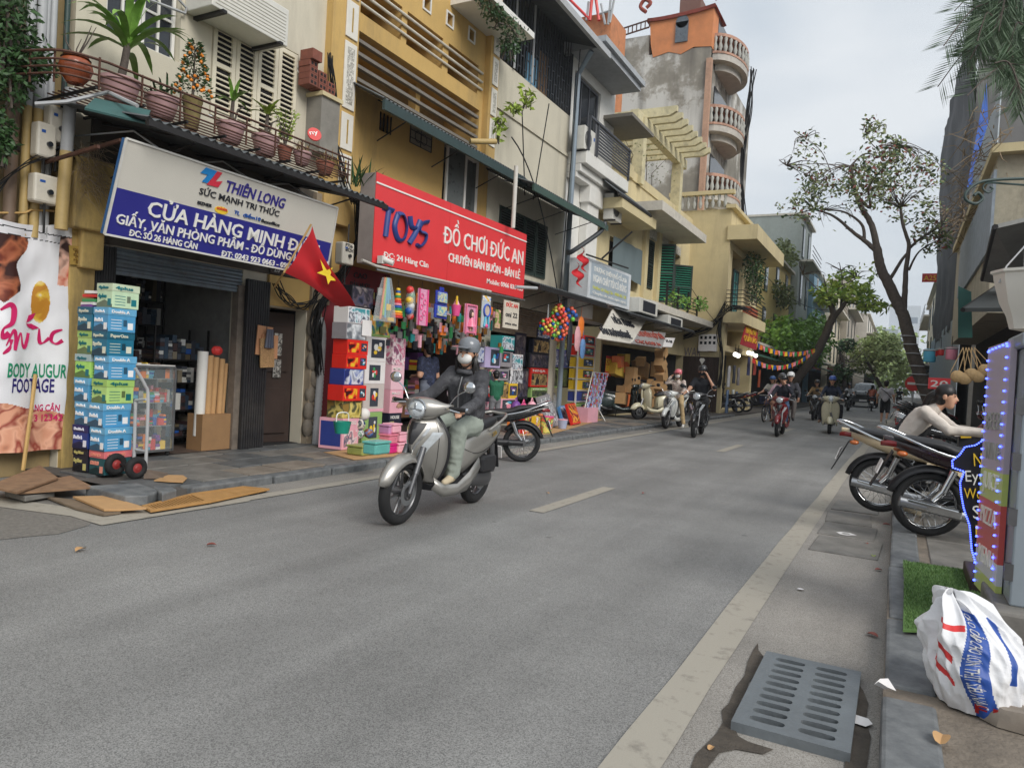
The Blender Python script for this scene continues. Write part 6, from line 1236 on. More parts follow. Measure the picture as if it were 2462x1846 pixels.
mb=MB();mb.bb((XF-4.0,21.3,7.9),(XF-3.6,31,10.2));mb.build('terrace_back_wall',YELP,B5)
rn=random.Random(31);t=thing('terrace_shrub','wispy bare shrub growing on the pergola terrace','shrub',(XF-.5,24.5,8.3));mb=MB()
for i in range(30):p=Vector((XF-rn.uniform(.2,1.6),24.5+rn.uniform(-1.2,2.2),8.2));mb.tube([p,p+Vector((rn.uniform(-.3,.3),rn.uniform(-.4,.4),rn.uniform(.5,.9))),p+Vector((rn.uniform(-.7,.7),rn.uniform(-.8,.8),rn.uniform(.8,1.5)))],[.02,.014,.006],4)
mb.build('stems',BARK,t);mb=MB()
for i in range(260):p=Vector((XF-rn.uniform(-.3,1.9),24.7+rn.uniform(-1.6,2.8),8.4+rn.uniform(.2,1.3)));leafcard(mb,p,(rn.uniform(-1,1),rn.uniform(-1,1),rn.uniform(-.4,1)),.1,.04,rn)
mb.build('leaves',LEAFO,t)
for lb,px,py in(('boxy air conditioner on the ledge above the HIEN TRANG sign',1545,752),('boxy air conditioner over the grey shop sign',1612,790)):
 p=W(px,py,X=-6.9);t=thing('window_air_conditioner',lb,'air conditioner',p);k=.013
 mb=MB();mb.bb((p.x-.5,p.y-.3,p.z),(p.x,p.y+1.5,p.z+.44));mb.build('case',mat('aircon_white',(214,212,204)),t,bevel=.02);mb=MB();mb.bb((p.x-.03,p.y,p.z+.06),(p.x+.008,p.y+1.25,p.z+.38));mb.build('coil_grille',PAL[9],t)
awning('ragged tin awning carrying the second air conditioner',-6.8,19.6,27.0,3.2,XF,3.6,nrib=60,brackets=4)
def slant(label,TL_,TR_,BR_,BL_,X0,X1,base,lines,m2,bold=.004):
 a,b,c,d=W(*TL_,X=X0),W(*TR_,X=X0),W(*BR_,X=X1),W(*BL_,X=X1);t=thing('slanted_sign',label,'sign',d);n=(b-a).cross(d-a).normalized();n=n if n.x>0 else-n;mb=MB();mb.plate([a,b,c,d],.04);mb.build('panel',base,t)
 for s,p,q,h in lines:mb=MB();text_px(mb,s,p,q,h,a+n*.022,n,None,bold=bold,ext=.015);mb.build('lettering',m2,t)
slant('slanted white HIEN TRANG sign with black raised letters',(1471,745),(1562,755),(1517,827),(1434,814),-7.3,-6.7,mat('sign_ivory',(214,208,196),.5),[('HIỀN TRANG',(1478,777),(1526,788),.24),('BÁN BUÔN BÁN LẺ',(1450,803),(1521,815),.22)],PAL[9])
slant('slanted grey cardboard-box shop sign with red letters',(1535,795),(1600,800),(1590,838),(1515,826),-7.0,-6.7,mat('sign_greyish',(150,146,144),.5),[('CHUYÊN HỘP BÌA',(1535,808),(1598,815),.2),('CÁC LOẠI 16',(1530,824),(1590,832),.12)],mat('dull_red',(170,80,66),.5))
slant('small white plate at the end of the grey sign',(1600,812),(1622,813),(1614,835),(1592,834),-6.9,-6.8,MWHT,[('H-18',(1602,823),(1616,825),.1)],PAL[9],.0)
p=W(1478,905,X=-8.0);t=thing('red_banner','narrow red vertical banner with yellow letters','banner',p);mb=MB();mb.plate([W(a,b,X=-7.95)for a,b in((1459,855),(1473,858),(1468,905),(1454,902))],.02);mb.build('sheet',mat('flag_red',(206,40,48)),t)
for s,a,b in(('KHAI',(1457,876),(1471,878)),('NHẬN KEN',(1456,892),(1470,894))):mb=MB();text_px(mb,s,a,b,.2,Vector((-7.93,0,0)),Vector((1,0,0)),None);mb.build('lettering',PAL[2],t)
rn=random.Random(6)
for i in range(26):
 px=1475+rn.random()*30 if i<8 else 1510+rn.random()*85;py=1000-rn.random()*140;x=XF+rn.uniform(-.1,.5)if px<1520 else XF+rn.uniform(-.2,.25)
 p=W(px,py,X=x);mb=MB();h=rn.uniform(.25,.9)if i>7 else .35;w=rn.uniform(.25,.6)
 M=Matrix.Rotation(rn.uniform(-.25,.25),3,'X')@Matrix.Rotation(rn.uniform(-.3,.3),3,'Z');mb.box((p.x,p.y,max(p.z,PZ+h/2)),(.3,w,h),M=M)
 tag(mb.build('cardboard_carton',[mat('woven_orange',(226,120,70),.6,var=.2,scale=30),mat('woven_yellow',(222,186,80),.6,var=.2,scale=30),CARD][i%3 if i<8 else 2]),'folded brown cardboard carton stacked in the packaging shop' if i>=8 else['patterned orange carton at the packaging shop edge','patterned yellow carton at the packaging shop edge','plain carton at the packaging shop edge'][i%3],'carton','cartons of the packaging shop')
for i in range(5):p=W(1590-2*(i%2),960-28*i,X=-7.3);mb=MB();mb.box(p,(.3,.55,.4),M=Matrix.Rotation(.5*(-1)**i,3,'X'));tag(mb.build('hanging_carton',CARD),'brown cardboard box hanging in a string by the dark doorway','carton','cartons hanging in a column')
B6=thing('corner_balcony_house','yellow house projecting past the pergola house, with balconies and a clothes shop','building',(-7,34,0))
YS=31.0;XC=-6.55;YS0=30.98
mb=MB();mb.quad((XF-.6,YS0,0),(XC,YS0,0),(XC,YS0,8.6),(XF-.6,YS0,8.6));mb.quad((XF-3,YS0,8.0),(XF-.6,YS0,8.0),(XF-.6,YS0,8.6),(XF-3,YS0,8.6));mb.build('side_wall',YELP,B6)
holes=[(31.7,34.2,4.2,7.0),(31.3,37.5,.1,2.7),(31.6,37.3,2.95,3.9)]
mb=facade(MB(),XC,YS+.01,38.0,0,8.6,holes,t=1.2,back=True);mb.build('wall',[YELP,DARK],B6)
mb=MB();mb.bb((XC-.1,YS-.1,7.3),(XC+1.1,38.6,7.9));mb.bb((XC-.2,YS-.2,8.6),(XC+.2,38,8.75));mb.build('roof_slab',YELP,B6)
for i in range(9):mb=MB();x=-8.9+.26*i;mb.lathe([(.05,8.65),(.09,8.85),(.04,9.0),(.08,9.1),(.05,9.2)],8,Matrix.Translation((x,YS-.1,0)));mb.build('baluster',mat('baluster_grey',(176,176,170),.8,dirt=.3),B6,50)
mb=MB();mb.bb((-9.2,YS-.22,9.2),(XC+.1,YS+.05,9.36));mb.build('balustrade_rail',YELP,B6)
mb=MB();mb.bb((XC-.05,YS-.2,3.85),(XC+.75,36.5,4.3));mb.build('balcony_slab',YELP,B6)
mb=MB()
for k in range(6):z=4.4+.16*k;mb.tube([(XC+.7,YS-.1,z),(XC+.7,36.4,z)],.02,4);mb.tube([(XC-.0,YS-.1,z),(XC+.7,YS-.1,z)],.02,4)
mb.build('balcony_rails',IRON,B6,kind='stuff')
mb=MB();mb.bb((XC+.3,33.0,4.35),(XC+.68,34.6,4.75));mb.build('brick_planter',mat('planter_brick',(176,92,64),.8,var=.2,scale=12),B6)
window(B6,XC-.15,33.0,34.1,4.25,6.4,2,4,.08,frame_m=mat('frame_teal_dark',(50,70,74),.5),pane_m=mat('teal_pane',(60,130,130),.2))
def creeper(label,boxes,n,m,L=.16,seed=0,name='creeper_plant',stems=True):
 rn=random.Random(seed);c=boxes[0][0];t=thing(name,label,'plant',c);mb=MB();ms=MB()
 for _ in range(n):
  c,r=boxes[rn.randrange(len(boxes))];c=Vector(c);d=Vector((rn.gauss(0,1),rn.gauss(0,1),rn.gauss(0,1)));d=d.normalized()*rn.random()**.4
  p=c+Vector((d.x*r[0],d.y*r[1],d.z*r[2]));leafcard(mb,p,(rn.uniform(-1,1),rn.uniform(-1,1),rn.uniform(-1,.4)),L*rn.uniform(.7,1.3),L*.5,rn)
 for c,r in boxes:
  c=Vector(c)
  for i in range(5):ms.tube([c+Vector((rn.uniform(-.5,.5)*r[0],rn.uniform(-.5,.5)*r[1],-r[2])),c+Vector((rn.uniform(-.6,.6)*r[0],rn.uniform(-.6,.6)*r[1],r[2]*.6))],[.015,.006],4)
 mb.build('leaves',m,t);ms.build('stems',BARK,t);return t
creeper('dark leafy plant on the projecting house balcony',[((XC+.4,34.6,6.6),(.5,1.6,.8)),((XC+.4,35.2,5.8),(.4,.8,.8))],900,LEAFD,.16,1);creeper('green vines on the iron balcony with green shutters',[((-7.2,26,4.2),(.4,1.5,.35)),((-7.05,28.6,4.4),(.3,.8,.3))],350,LEAF,.14,2)
mb=MB();mb.bb((XF-.1,28.4,.1),(XC-.3,YS-.04,2.35));t=thing('wooden_gate','dark wooden gate boards with a white diamond sticker under the graffiti','gate',(-7.3,YS-.05,PZ))
for i in range(8):mb=MB();x=XF+.0+.19*i;mb.bb((x,YS-.07-.01*(i%2),PZ),(x+.18,YS-.03,2.4));mb.build('board',WOODD,t)
mb=MB();q=W(1688,868,Y=YS-.09);mb.prism([q+Vector((-.12,0,.05)),q+Vector((0,0,-.15)),q+Vector((.12,0,.05)),q+Vector((.07,0,.12)),q+Vector((-.07,0,.12))],(0,.005,0));mb.build('sticker',INKW,t)
mb=MB();n=Vector((0,-1,0));text_px(mb,'OWAR',(1631,857),(1684,858),.42,Vector((0,YS-.03,0)),n,None,bold=-.01,ext=.002,shear=.1,off=.006);tag(mb.build('graffiti',mat('graffiti_violet',(104,96,130),.7)),'violet OWAR graffiti on the yellow wall above the gate','graffiti')
for i,px in enumerate((1691,1712)):
 p=W(px,845,Y=YS-.1);t=thing('meter_cabinet',['white electricity meter cabinet with small windows nearer the graffiti','white electricity meter cabinet with small windows at the wall corner'][i],'meter cabinet',p,group=None);mb=MB();mb.bb((p.x-.21,YS-.2,p.z),(p.x+.19,YS,p.z+.72));mb.build('box',MWHT,t,bevel=.02)
 for a in(-.14,.04):
  for z in(.3,.52):mb=MB();mb.bb((p.x+a,YS-.206,p.z+z),(p.x+a+.1,YS-.19,p.z+z+.12));mb.build('window',DGLASS,t)
bundle('cable_tangle','cables sweeping across the yellow wall corner',[W(a,b,Y=YS-.15)for a,b in((1600,830),(1660,805),(1700,790),(1730,760),(1745,730))],.02,9,.12,8);bundle('cable_tangle','cables dropping down the yellow wall corner',[W(a,b,Y=YS-.15)for a,b in((1735,750),(1728,800),(1735,860),(1730,930))],.018,10,.1,9);bundle('cable_tangle','cables from the wall corner to the projecting balcony',[W(1730,765,Y=YS-.15),W(1760,740,X=XC+.8),W(1800,745,X=XC+.8)],.02,6,.1,10)
BULB=mat('bulb_white',(255,252,240),.3,var=0,emit=2.5)
for i,(a,b)in enumerate(((1768,852),(1800,848),(1808,850),(1775,855),(1817,855),(1838,748))[:5]):
 p=W(a,b,X=XC+.25);mb=MB();mb.ell(p,.1,12,8);mb.tube([p+Vector((0,0,.1)),p+Vector((0,0,.45))],.015,mi=1);tag(mb.build('light_bulb',[BULB,WIREM],None,60),'lit white bulb hanging over the clothes shop front','light bulb','lit bulbs of the clothes shop')
for i,(px,py,w,h,m_)in enumerate(((1752,905,.5,.9,(190,190,192)),(1765,900,.4,.8,(60,62,70)),(1775,905,.4,.8,(120,116,118)),(1748,965,.5,1.0,(110,130,160)),(1770,965,.45,.9,(90,110,140)),(1800,880,.6,.9,(50,54,90)),(1815,880,.6,.9,(150,60,50)),(1825,910,.5,.9,(170,80,50)),(1762,950,.3,.5,(200,206,204)))):
 p=W(px,py,X=XC+.1);mb=MB();mb.loft([[p+Vector((.06*math.cos(a),w/2*s*math.sin(a)+.03*math.sin(k*2+i),h*(.5-k/6)))for a in[j*.63 for j in range(10)]]for k,s in enumerate((.35,.8,.7,.75,.85,.9,.95))]);tag(mb.build('hanging_garment',mat('cloth_%d'%i,m_,.85,var=.15,scale=6),None,60),['pale grey blouse','dark jacket','grey cardigan','striped blue trousers','blue jeans','navy coat','red-brown coat','orange brown dress','white folded shirt'][i]+' hanging in the clothes shop front','garment')
slant('red and yellow tailor sign hanging over the clothes shop',(1795,775),(1822,790),(1818,842),(1780,828),XC+.6,XC+.6,mat('sign_crimson',(178,44,56),.5),[('HÀNG MAY',(1793,800),(1818,808),.3),('QUẦN ÁO',(1788,818),(1818,827),.25)],PAL[2])
# tower
TW=thing('concrete_tower_house','tall weathered concrete house with orange top floor and round balconies','building',(-11,35,0))
def tower_mat():
 m=bpy.data.materials.new('peeled_wall');MATS['peeled_wall']=m;m.use_nodes=True;nt=m.node_tree;N=nt.nodes;Lk=nt.links;p=N['Principled BSDF'];p.inputs['Roughness'].default_value=.9
 tc=N.new('ShaderNodeTexCoord');n1=N.new('ShaderNodeTexNoise');n1 .inputs['Scale'].default_value=.42;n1 .inputs['Detail'].default_value=12;n1 .inputs['Roughness'].default_value=.66;Lk.new(tc.outputs['Object'],n1 .inputs['Vector'])
 r=N.new('ShaderNodeValToRGB');e=r.color_ramp.elements;e[0].position=.36;e[0].color=(*lin((136,131,122)),1);e[1].position=.53;e[1].color=(*lin((206,204,198)),1);k=e.new(.46);k.color=(*lin((150,145,134)),1);k=e.new(.5);k.color=(*lin((172,167,158)),1);Lk.new(n1 .outputs['Fac'],r.inputs[0])
 mp=N.new('ShaderNodeMapping');mp.inputs['Scale'].default_value=(1,1,.12);Lk.new(tc.outputs['Object'],mp.inputs[0]);n2=N.new('ShaderNodeTexNoise');n2 .inputs['Scale'].default_value=1.6;n2 .inputs['Detail'].default_value=8;Lk.new(mp.outputs[0],n2 .inputs['Vector'])
 mr=N.new('ShaderNodeMapRange');mr.inputs[1].default_value=.45;mr.inputs[2].default_value=.7;mr.inputs[3].default_value=0;mr.inputs[4].default_value=.8;Lk.new(n2 .outputs['Fac'],mr.inputs[0])
 mx=N.new('ShaderNodeMix');mx.data_type='RGBA';Lk.new(mr.outputs[0],mx.inputs[0]);Lk.new(r.outputs[0],mx.inputs[6]);mx.inputs[7].default_value=(*lin((100,96,90)),1);Lk.new(mx.outputs[2],p.inputs['Base Color']);return m
PEEL=tower_mat();ORA=mat('orange_render',(206,134,88),.85,var=.15,scale=1.5,dirt=.5,dcol=(.30,.24,.2),dscale=.8,streak=True)
mb=MB();mb.bb((-14.6,34,6),(-8.6,44,16.9));mb.build('wall',PEEL,TW);mb=MB();mb.bb((-14.55,34.05,16.9),(-11.6,44,17.9));mb.build('parapet',PEEL,TW)
jag=[(-11.5,17.4),(-11.35,16.75),(-10.6,16.9),(-10,16.7),(-9.4,16.95),(-8.57,16.85)]
mb=MB();pts=[(-11.6,33.97,18.5),*[(x,33.97,z)for x,z in jag],(-8.55,33.97,18.65)];mb.prism(pts[::-1],(0,2.0,0));mb.build('orange_storey',ORA,TW)
mb=MB()
pass
mb.bb((-10.3,33.9,17.25),(-9.7,33.955,18.2));mb.lathe([(.001,0),(.3,0),(.3,.07),(.001,.07)],20,Matrix.Translation((-10.0,33.97,18.2))@Matrix.Rotation(R(90),4,'X'));mb.build('arched_window',mat('window_blue_grey',(96,104,112),.3,var=.25,scale=6),TW)
TILE=mat('roof_tile_red',(150,74,62),.8,var=.2,scale=6)
mb=MB();vs=[]
for i in range(13):
 u=i/12;x=-11.68+3.2*u;lift=.08*(abs(u-.5)*2)**2.5;vs+=[(x,33.82,18.52+lift+.15*u),(x,36.1,18.52+lift+.15*u),(x*.5+(-10.1)*.5,35,18.95)]
mb.add(vs,[(3*i,3*i+3,3*i+5,3*i+2)for i in range(12)]+[(3*i+1,3*i+2,3*i+5,3*i+4)for i in range(12)]+[(0,1,2),(36,38,37)]);o=mb.build('roof',TILE,TW);o.modifiers.new('s','SOLIDIFY').thickness=.15
for x in(-11.7,-8.45):
 mb=MB();s=-1 if x<-10 else 1;mb.tube(interp([(x,33.6,18.8),(x+s*.3,33.6,19.1),(x+s*.1,33.6,19.4),(x-s*.2,33.6,19.2),(x,33.6,19)],5),.09,6);mb.build('roof_finial',TILE,TW,50)
mb=MB();mb.box((-9.9,35.2,19.3),(1.0,1.0,.7));mb.build('chimney_block',mat('roof_brown',(120,90,80),.8),TW)
for k,z in enumerate((16.4,13.1,9.9,6.6)):
 mb=MB()
 ring=[(-8.6,34.2)]+[(-8.6+1.15*math.sin(a),36.6-2.2*math.cos(a))for a in[math.pi*i/14 for i in range(15)]]+[(-8.6,39.0)]
 mb.prism([(x,y,z)for x,y in ring],(0,0,.3));mb.prism([(-8.6+(x+8.6)*.75,36.6+(y-36.6)*.75,z-.3)for x,y in ring],(0,0,.3));bs=mb.build('balcony_slab',mat('balcony_pale',(186,180,172),.8,dirt=.4),TW);ORG[bs.name]=ORG[TW.name]
 mb=MB();mb.prism([(x,y,z+1.1)for x,y in ring],(0,0,.14));mb.prism([(-8.6+(x+8.6)*1.02,36.6+(y-36.6)*1.02,z+.3)for x,y in ring],(0,0,.1));mb.build('balcony_rail',mat('balcony_orange',(188,146,126),.8,dirt=.8),bs)
 for i in range(16):
  a=math.pi*(i+.5)/16;mb=MB();mb.lathe([(.05,0),(.11,.22),(.05,.45),(.09,.62),(.05,.72)],7,Matrix.Translation((-8.62+1.12*math.sin(a),36.6-2.15*math.cos(a),z+.39)));mb.build('baluster',mat('baluster_grey',(176,176,170)),bs,50)
 if k<4:mb=MB();mb.bb((-8.58,35.0,z+.3),(-8.54,38,z+2.3 if k else 18.6));mb.build('balcony_door',DGLASS,TW)
mb=MB();mb.bb((-8.75,33.9,6),(-8.5,34.15,16.3));mb.build('corner_strip',mat('faded_salmon',(186,150,128),.9,dirt=.5),TW)
bundle('cable_bundle','black cables hanging down from the round balconies',[Vector((-7.3,37.5,17)),Vector((-7.35,37.3,15)),Vector((-7.5,37.5,12.5)),Vector((-7.3,37.4,9.5))],.03,9,.14,12)
mb=MB();a,b=W(1480,92,Y=33.9),W(1561,66,Y=33.9)
mb.tube([a,b],.04,4);mb.tube([a+Vector((0,0,.35)),b+Vector((0,0,.35))],.04,4)
for i in range(9):q=a.lerp(b,i/8);mb.tube([q,q+Vector((0,0,.35))],.03,4)
tag(mb.build('roof_ladder',RUST),'rusty ladder leaning on the orange tower storey','ladder')
# vehicles (local x forward, y left, z up, ground at 0)
CHR=mat('chrome',(206,208,210),.12,metal=1.,var=.05);ALU=mat('cast_alloy',(112,112,114),.4,metal=.8,var=.15);TYRE=mat('tyre',(34,34,35),.85,var=.2,scale=30,bump=.5,bscale=90);SEAT=mat('seat_vinyl',(34,34,37),.5,var=.12,bump=.2,bscale=60);LENS=mat('clear_lens',(206,212,216),.06,var=.1,scale=30,metal=.3,coat=1);REDL=mat('red_lens',(130,20,24),.12,coat=.6);AMB=mat('amber_lens',(190,100,40),.15,coat=.6)
def paint(n,c,metal=0.,rough=.28):return mat('paint_'+n,c,rough,metal=metal,var=.04,scale=4,coat=.7,dirt=.10,dcol=(.25,.22,.18),dscale=5)
def sring(c,hw,hh,n=14,p=2.6,ax='x'):
 out=[]
 for i in range(n):
  a=2*math.pi*i/n;u=math.copysign(abs(math.cos(a))**(2/p),math.cos(a))*hw;v=math.copysign(abs(math.sin(a))**(2/p),math.sin(a))*hh
  out.append(Vector((c[0],c[1]+u,c[2]+v))if ax=='x' else Vector((c[0]+u,c[1],c[2]+v))if ax=='y' else Vector((c[0]+u,c[1]+v,c[2])))
 return out
def sloft(mb,secs,ax='x',n=14,p=2.6,sub=3):
 0
 A=interp([Vector(s[:3])for s in secs],sub);B=interp([Vector((s[3],s[4],0))for s in secs],sub)
 mb.loft([sring(a,max(b.x,.002),max(b.y,.002),n,p,ax)for a,b in zip(A,B)])
def wheel(t,x,r,w=.045,spokes=10,disc=True,wire=False,rimm=None):
 mb=MB();mb.torus((x,0,r),r-w,w,'Y',36,10,sx=1.15);o=mb.build('wheel',TYRE,t,60,local=True)
 mb=MB();mb.torus((x,0,r),r-2*w*.95,.014,'Y',36,8,sx=2.2);mb.build('rim',rimm or(CHR if wire else ALU),o,60,local=True)
 mb=MB();mb.tube([(x,-.05,r),(x,.05,r)],.045 if not wire else .06,14);ri=r-2*w
 if not wire:
  for i in range(spokes):
   a=2*math.pi*(i//2)/(spokes/2)+(.16 if i%2 else-.16);mb.tube([(x+.04*math.cos(a),.01,r+.04*math.sin(a)),(x+ri*math.cos(a*1),.01,r+ri*math.sin(a))],[.013,.009],5)
 mb.build('hub',ALU,o,50,local=True)
 if wire:
  mb=MB()
  for i in range(36):a=2*math.pi*i/36;b=a+(.9 if i%2 else-.9);s=.04*(1 if i%4<2 else-1);mb.tube([(x+.055*math.cos(b),s,r+.055*math.sin(b)),(x+ri*math.cos(a),0,r+ri*math.sin(a))],.0022,3)
  mb.build('spokes',CHR,o,local=True,kind='stuff')
 if disc:mb=MB();mb.torus((x,.075,r),.085,.022,'Y',24,4,sx=.12);mb.build('brake_disc',STEEL,o,local=True)
 return o
def fender(t,x,r,a0,a1,R_,hw,m,name='fender',drop=.06):
 mb=MB();rings=[]
 for i in range(15):
  a=R(a0+(a1-a0)*i/14);e=math.sin(math.pi*min(1,max(0,i/14)))**.35;w=hw*(.45+.55*e)
  rings.append([Vector((x+math.cos(a)*(R_-drop*abs(u)**2.2),w*u,r+math.sin(a)*(R_-drop*abs(u)**2.2)))for u in(-1,-.75,-.4,0,.4,.75,1)])
 mb.loft(rings,closed=False);o=mb.build(name,m,t,60,local=True);o.modifiers.new('s','SOLIDIFY').thickness=.006;return o
def mirror(t,s,x=.42,z=1.02,m=None):
 mb=MB();mb.tube(interp([(x,s*.2,z),(x-.01,s*.27,z+.11),(x-.02,s*.36,z+.17)],4),.006,6);st=mb.build('mirror_stalk',CHR,t,60,local=True);mb=MB();mb.ell((x-.02,s*.38,z+.2),(.025,.06,.05),14,10);mb.build('mirror',m or BLACKP,st,60,local=True)
def bar_ends(t,x,z,w=.36,inner=.2,mirrors=True,mm=None):
 for s in(-1,1):
  mb=MB();mb.tube([(x,s*inner,z),(x-.03,s*w,z+.0)],.018,10);g=mb.build('grip',BLACKR,t,60,local=True);mb=MB();mb.tube([(x-.03,s*w,z),(x-.032,s*(w+.02),z)],.02,10);mb.build('bar_end',CHR,g,local=True)
  mb=MB();mb.tube(interp([(x+.04,s*inner*.9,z),(x+.06,s*(inner+.06),z-.01),(x+.045,s*(w-.02),z-.02)],3),.007,6);mb.build('brake_lever',CHR,g,60,local=True)
  if mirrors:mirror(t,s,x,z,mm)
def scooter(label,loc,rz,body,style='sh',scale=1.,parked=False,lean=0.,grp=None):
 t=thing('scooter',label,'scooter',loc,rot=(lean,0,rz),group=grp,local=True);t.scale=(scale,)*3
 V=style=='vespa';rf,rr=(.225,.225)if V else(.28,.262);xf,xr=(.63,-.63)if V else(.66,-.64)
 DK=mat('scooter_trim',(40,40,43),.45,var=.1)
 wheel(t,xf,rf);wheel(t,xr,rr,.05)
 if not V:
  for s in(-1,1):mb=MB();mb.tube([(xf,s*.085,rf),(xf-.06,s*.085,rf+.16)],.022,10);mb.tube([(xf-.06,s*.085,rf+.16),(xf-.15,s*.08,rf+.38)],.028,10);mb.build('fork_leg',ALU,t,50,local=True)
 else:mb=MB();mb.tube([(xf,.06,rf),(xf-.06,.06,rf+.2),(xf-.16,0,.62)],.03,8);mb.build('fork_leg',ALU,t,local=True)
 fender(t,xf,rf,15,165,rf+.055,.085 if not V else .11,body,'front_fender',.07 if not V else .12)
 AP=[(.33,.36,.10,.04),(.42,.42,.15,.10),(.54,.52,.195,.17),(.66,.585,.215,.2),(.76,.59,.21,.19),(.85,.555,.17,.14),(.93,.49,.10,.08)]if not V else[(.28,.40,.16,.03),(.38,.40,.21,.06),(.55,.44,.235,.08),(.72,.47,.24,.1),(.86,.47,.2,.1),(.95,.45,.11,.07)]
 z_=interp([Vector((a[0],a[1],0))for a in AP],5);w_=interp([Vector((a[2],a[3],0))for a in AP],5)
 def S(i,u,off=0.):z,x,w,d=z_[i].x,z_[i].y,w_[i].x,w_[i].y;return Vector((x-d*(1.25*abs(u)**1.25 if not V else abs(u)**1.7)+off,w*u,z))
 us=[-1,-.85,-.65,-.4,-.2,0,.2,.4,.65,.85,1]
 mb=MB();mb.loft([[S(i,u)for u in us]for i in range(len(z_))],closed=False);o=mb.build('front_apron',body,t,60,local=True);o.modifiers.new('s','SOLIDIFY').thickness=.012
 mb=MB();mb.loft([[S(i,u,-.05)for u in us]for i in range(len(z_))],closed=False);mb.build('leg_shield_lining',DK if not V else body,t,60,local=True)
 N_=len(z_)
 def patch(name,m,f0,f1,i0,i1,off=.008):
  mb=MB();vs=[];k=i1-i0
  for i in range(i0,i1+1):
   q=(i-i0)/k;a,b=f0(q),f1(q)
   for j in range(7):vs.append(S(i,a+(b-a)*j/6,off))
  mb.add(vs,[(7*i+j,7*i+j+1,7*i+j+8,7*i+j+7)for i in range(k)for j in range(6)]);mb.build(name,m,t,60,local=True)
 if not V:
  for s in(-1,1):patch('position_lamp',LENS,lambda q:s*(.02+.62*q),lambda q:s*(.22+.72*q),9,22)
  patch('chrome_trim',CHR,lambda q:-(.02+.6*q),lambda q:-(-.02+.52*q),12,24,.011);patch('chrome_trim',CHR,lambda q:(.02+.6*q),lambda q:(-.02+.52*q),12,24,.011)
  patch('front_grille',DK,lambda q:-.08-.42*q,lambda q:.08+.42*q,16,26,.012)
 else:
  mb=MB();sloft(mb,[(.50,0,.95,.02,.02),(.52,0,.8,.03,.03),(.5,0,.6,.02,.02)],'z',8);mb.build('horn_cover',body,t,60,local=True)
 if not V:
  for s in(-1,1):patch('panel_seam',BLACKP,lambda q:s*(.70+.12*q),lambda q:s*(.715+.12*q),3,27,.003);mb=MB();mb.tube(interp([(-.08,s*.13,.62),(-.3,s*.17,.56),(-.6,s*.163,.62),(-.85,s*.11,.72)],4),.004,4);mb.build('panel_seam',BLACKP,t,local=True)
  mb=MB();text_on(mb,'Sh',(-.60,.162,.70),(-.94,-.06,.25),(.2,.1,.95),.05,.09,.005,.004);mb.build('badge',mat('gold',(200,170,100),.3,metal=.6),t,local=True)
 mb=MB();sloft(mb,[(.38,0,.30,.15,.03),(.2,0,.28,.17,.03),(0,0,.28,.18,.035),(-.2,0,.3,.18,.05)]);mb.build('floorboard',DK,t,60,local=True)
 for s in(-1,1):
  mb=MB();mb.loft([[(x,s*(.175+dy),z0),(x,s*(.205+dy),(z0+z1)/2),(x,s*(.18+dy),z1)]for x,dy,z0,z1 in((.42,-.03,.30,.40),(.28,0,.22,.33),(.05,.005,.21,.31),(-.15,.005,.23,.40),(-.34,-.01,.34,.52))],closed=False);o=mb.build('side_skirt',body,t,60,local=True);o.modifiers.new('s','SOLIDIFY').thickness=.008
 mb=MB();sloft(mb,[(-.03,0,.50,.10,.17),(-.16,0,.55,.155,.21),(-.34,0,.60,.19 if V else .165,.19),(-.58,0,.66,.2 if V else .16,.15 if not V else .19),(-.80,0,.73,.13,.09 if not V else .14),(-.95,0,.78 if not V else .68,.07,.04)]);mb.build('rear_body',body,t,60,local=True)
 if V:
  for s in(-1,1):mb=MB();mb.ell((-.52,s*.17,.5),(.33,.09,.2),16,10);mb.build('side_cowl',body,t,60,local=True)
 mb=MB();sloft(mb,[(.02,0,.735,.07,.03),(-.12,0,.765,.125,.045),(-.35,0,.775,.15,.05),(-.48,0,.81,.145,.05),(-.70,0,.845,.13,.045),(-.84,0,.85,.07,.025)],p=3.2);mb.build('seat',SEAT if style!='red' else mat('seat_red',(130,40,46),.45),t,60,local=True)
 mb=MB()
 for s in(-1,1):mb.tube(interp([(-.55,s*.15,.77),(-.75,s*.165,.85),(-.98,s*.10,.9),(-1.0,0,.9)],4),.014,8)
 mb.build('grab_rail',body if not V else CHR,t,60,local=True)
 mb=MB();mb.ell((-.93,0,.74),(.05,.075,.04),14,8);mb.build('tail_lamp',REDL,t,60,local=True)
 mb=MB();mb.plate([(-.88,-.07,.68),(-.88,.07,.68),(-1.02,.06,.34),(-1.02,-.06,.34)],.012);mb.build('rear_fender',DK,t,local=True);mb=MB();mb.box((-1.0,0,.5),(.01,.17,.13),M=Matrix.Rotation(R(18),3,'Y'));mb.build('number_plate',MWHT,t,local=True)
 mb=MB();sloft(mb,[(-.22,.02,.30,.09,.07),(-.42,.06,.30,.10,.09),(-.64,.10,.28,.06,.085),(-.74,.1,.28,.03,.05)],p=2.4);mb.build('crankcase',ALU,t,60,local=True);mb=MB();mb.box((-.55,.15,.44),(.3,.09,.16));mb.build('air_cleaner',DK,t,bevel=.03,local=True)
 mb=MB();mb.tube(interp([(-.2,-.1,.26),(-.38,-.16,.24),(-.55,-.18,.28),(-.9,-.19,.39)],5),[.02]*6+[.03,.05,.058]+[.06]*6+[.05],10);mb.build('exhaust',DK,t,60,local=True);mb=MB();mb.tube([(-.6,-.21,.33),(-.88,-.215,.41)],[.05,.05],10);mb.build('heat_shield',STEEL,t,60,local=True)
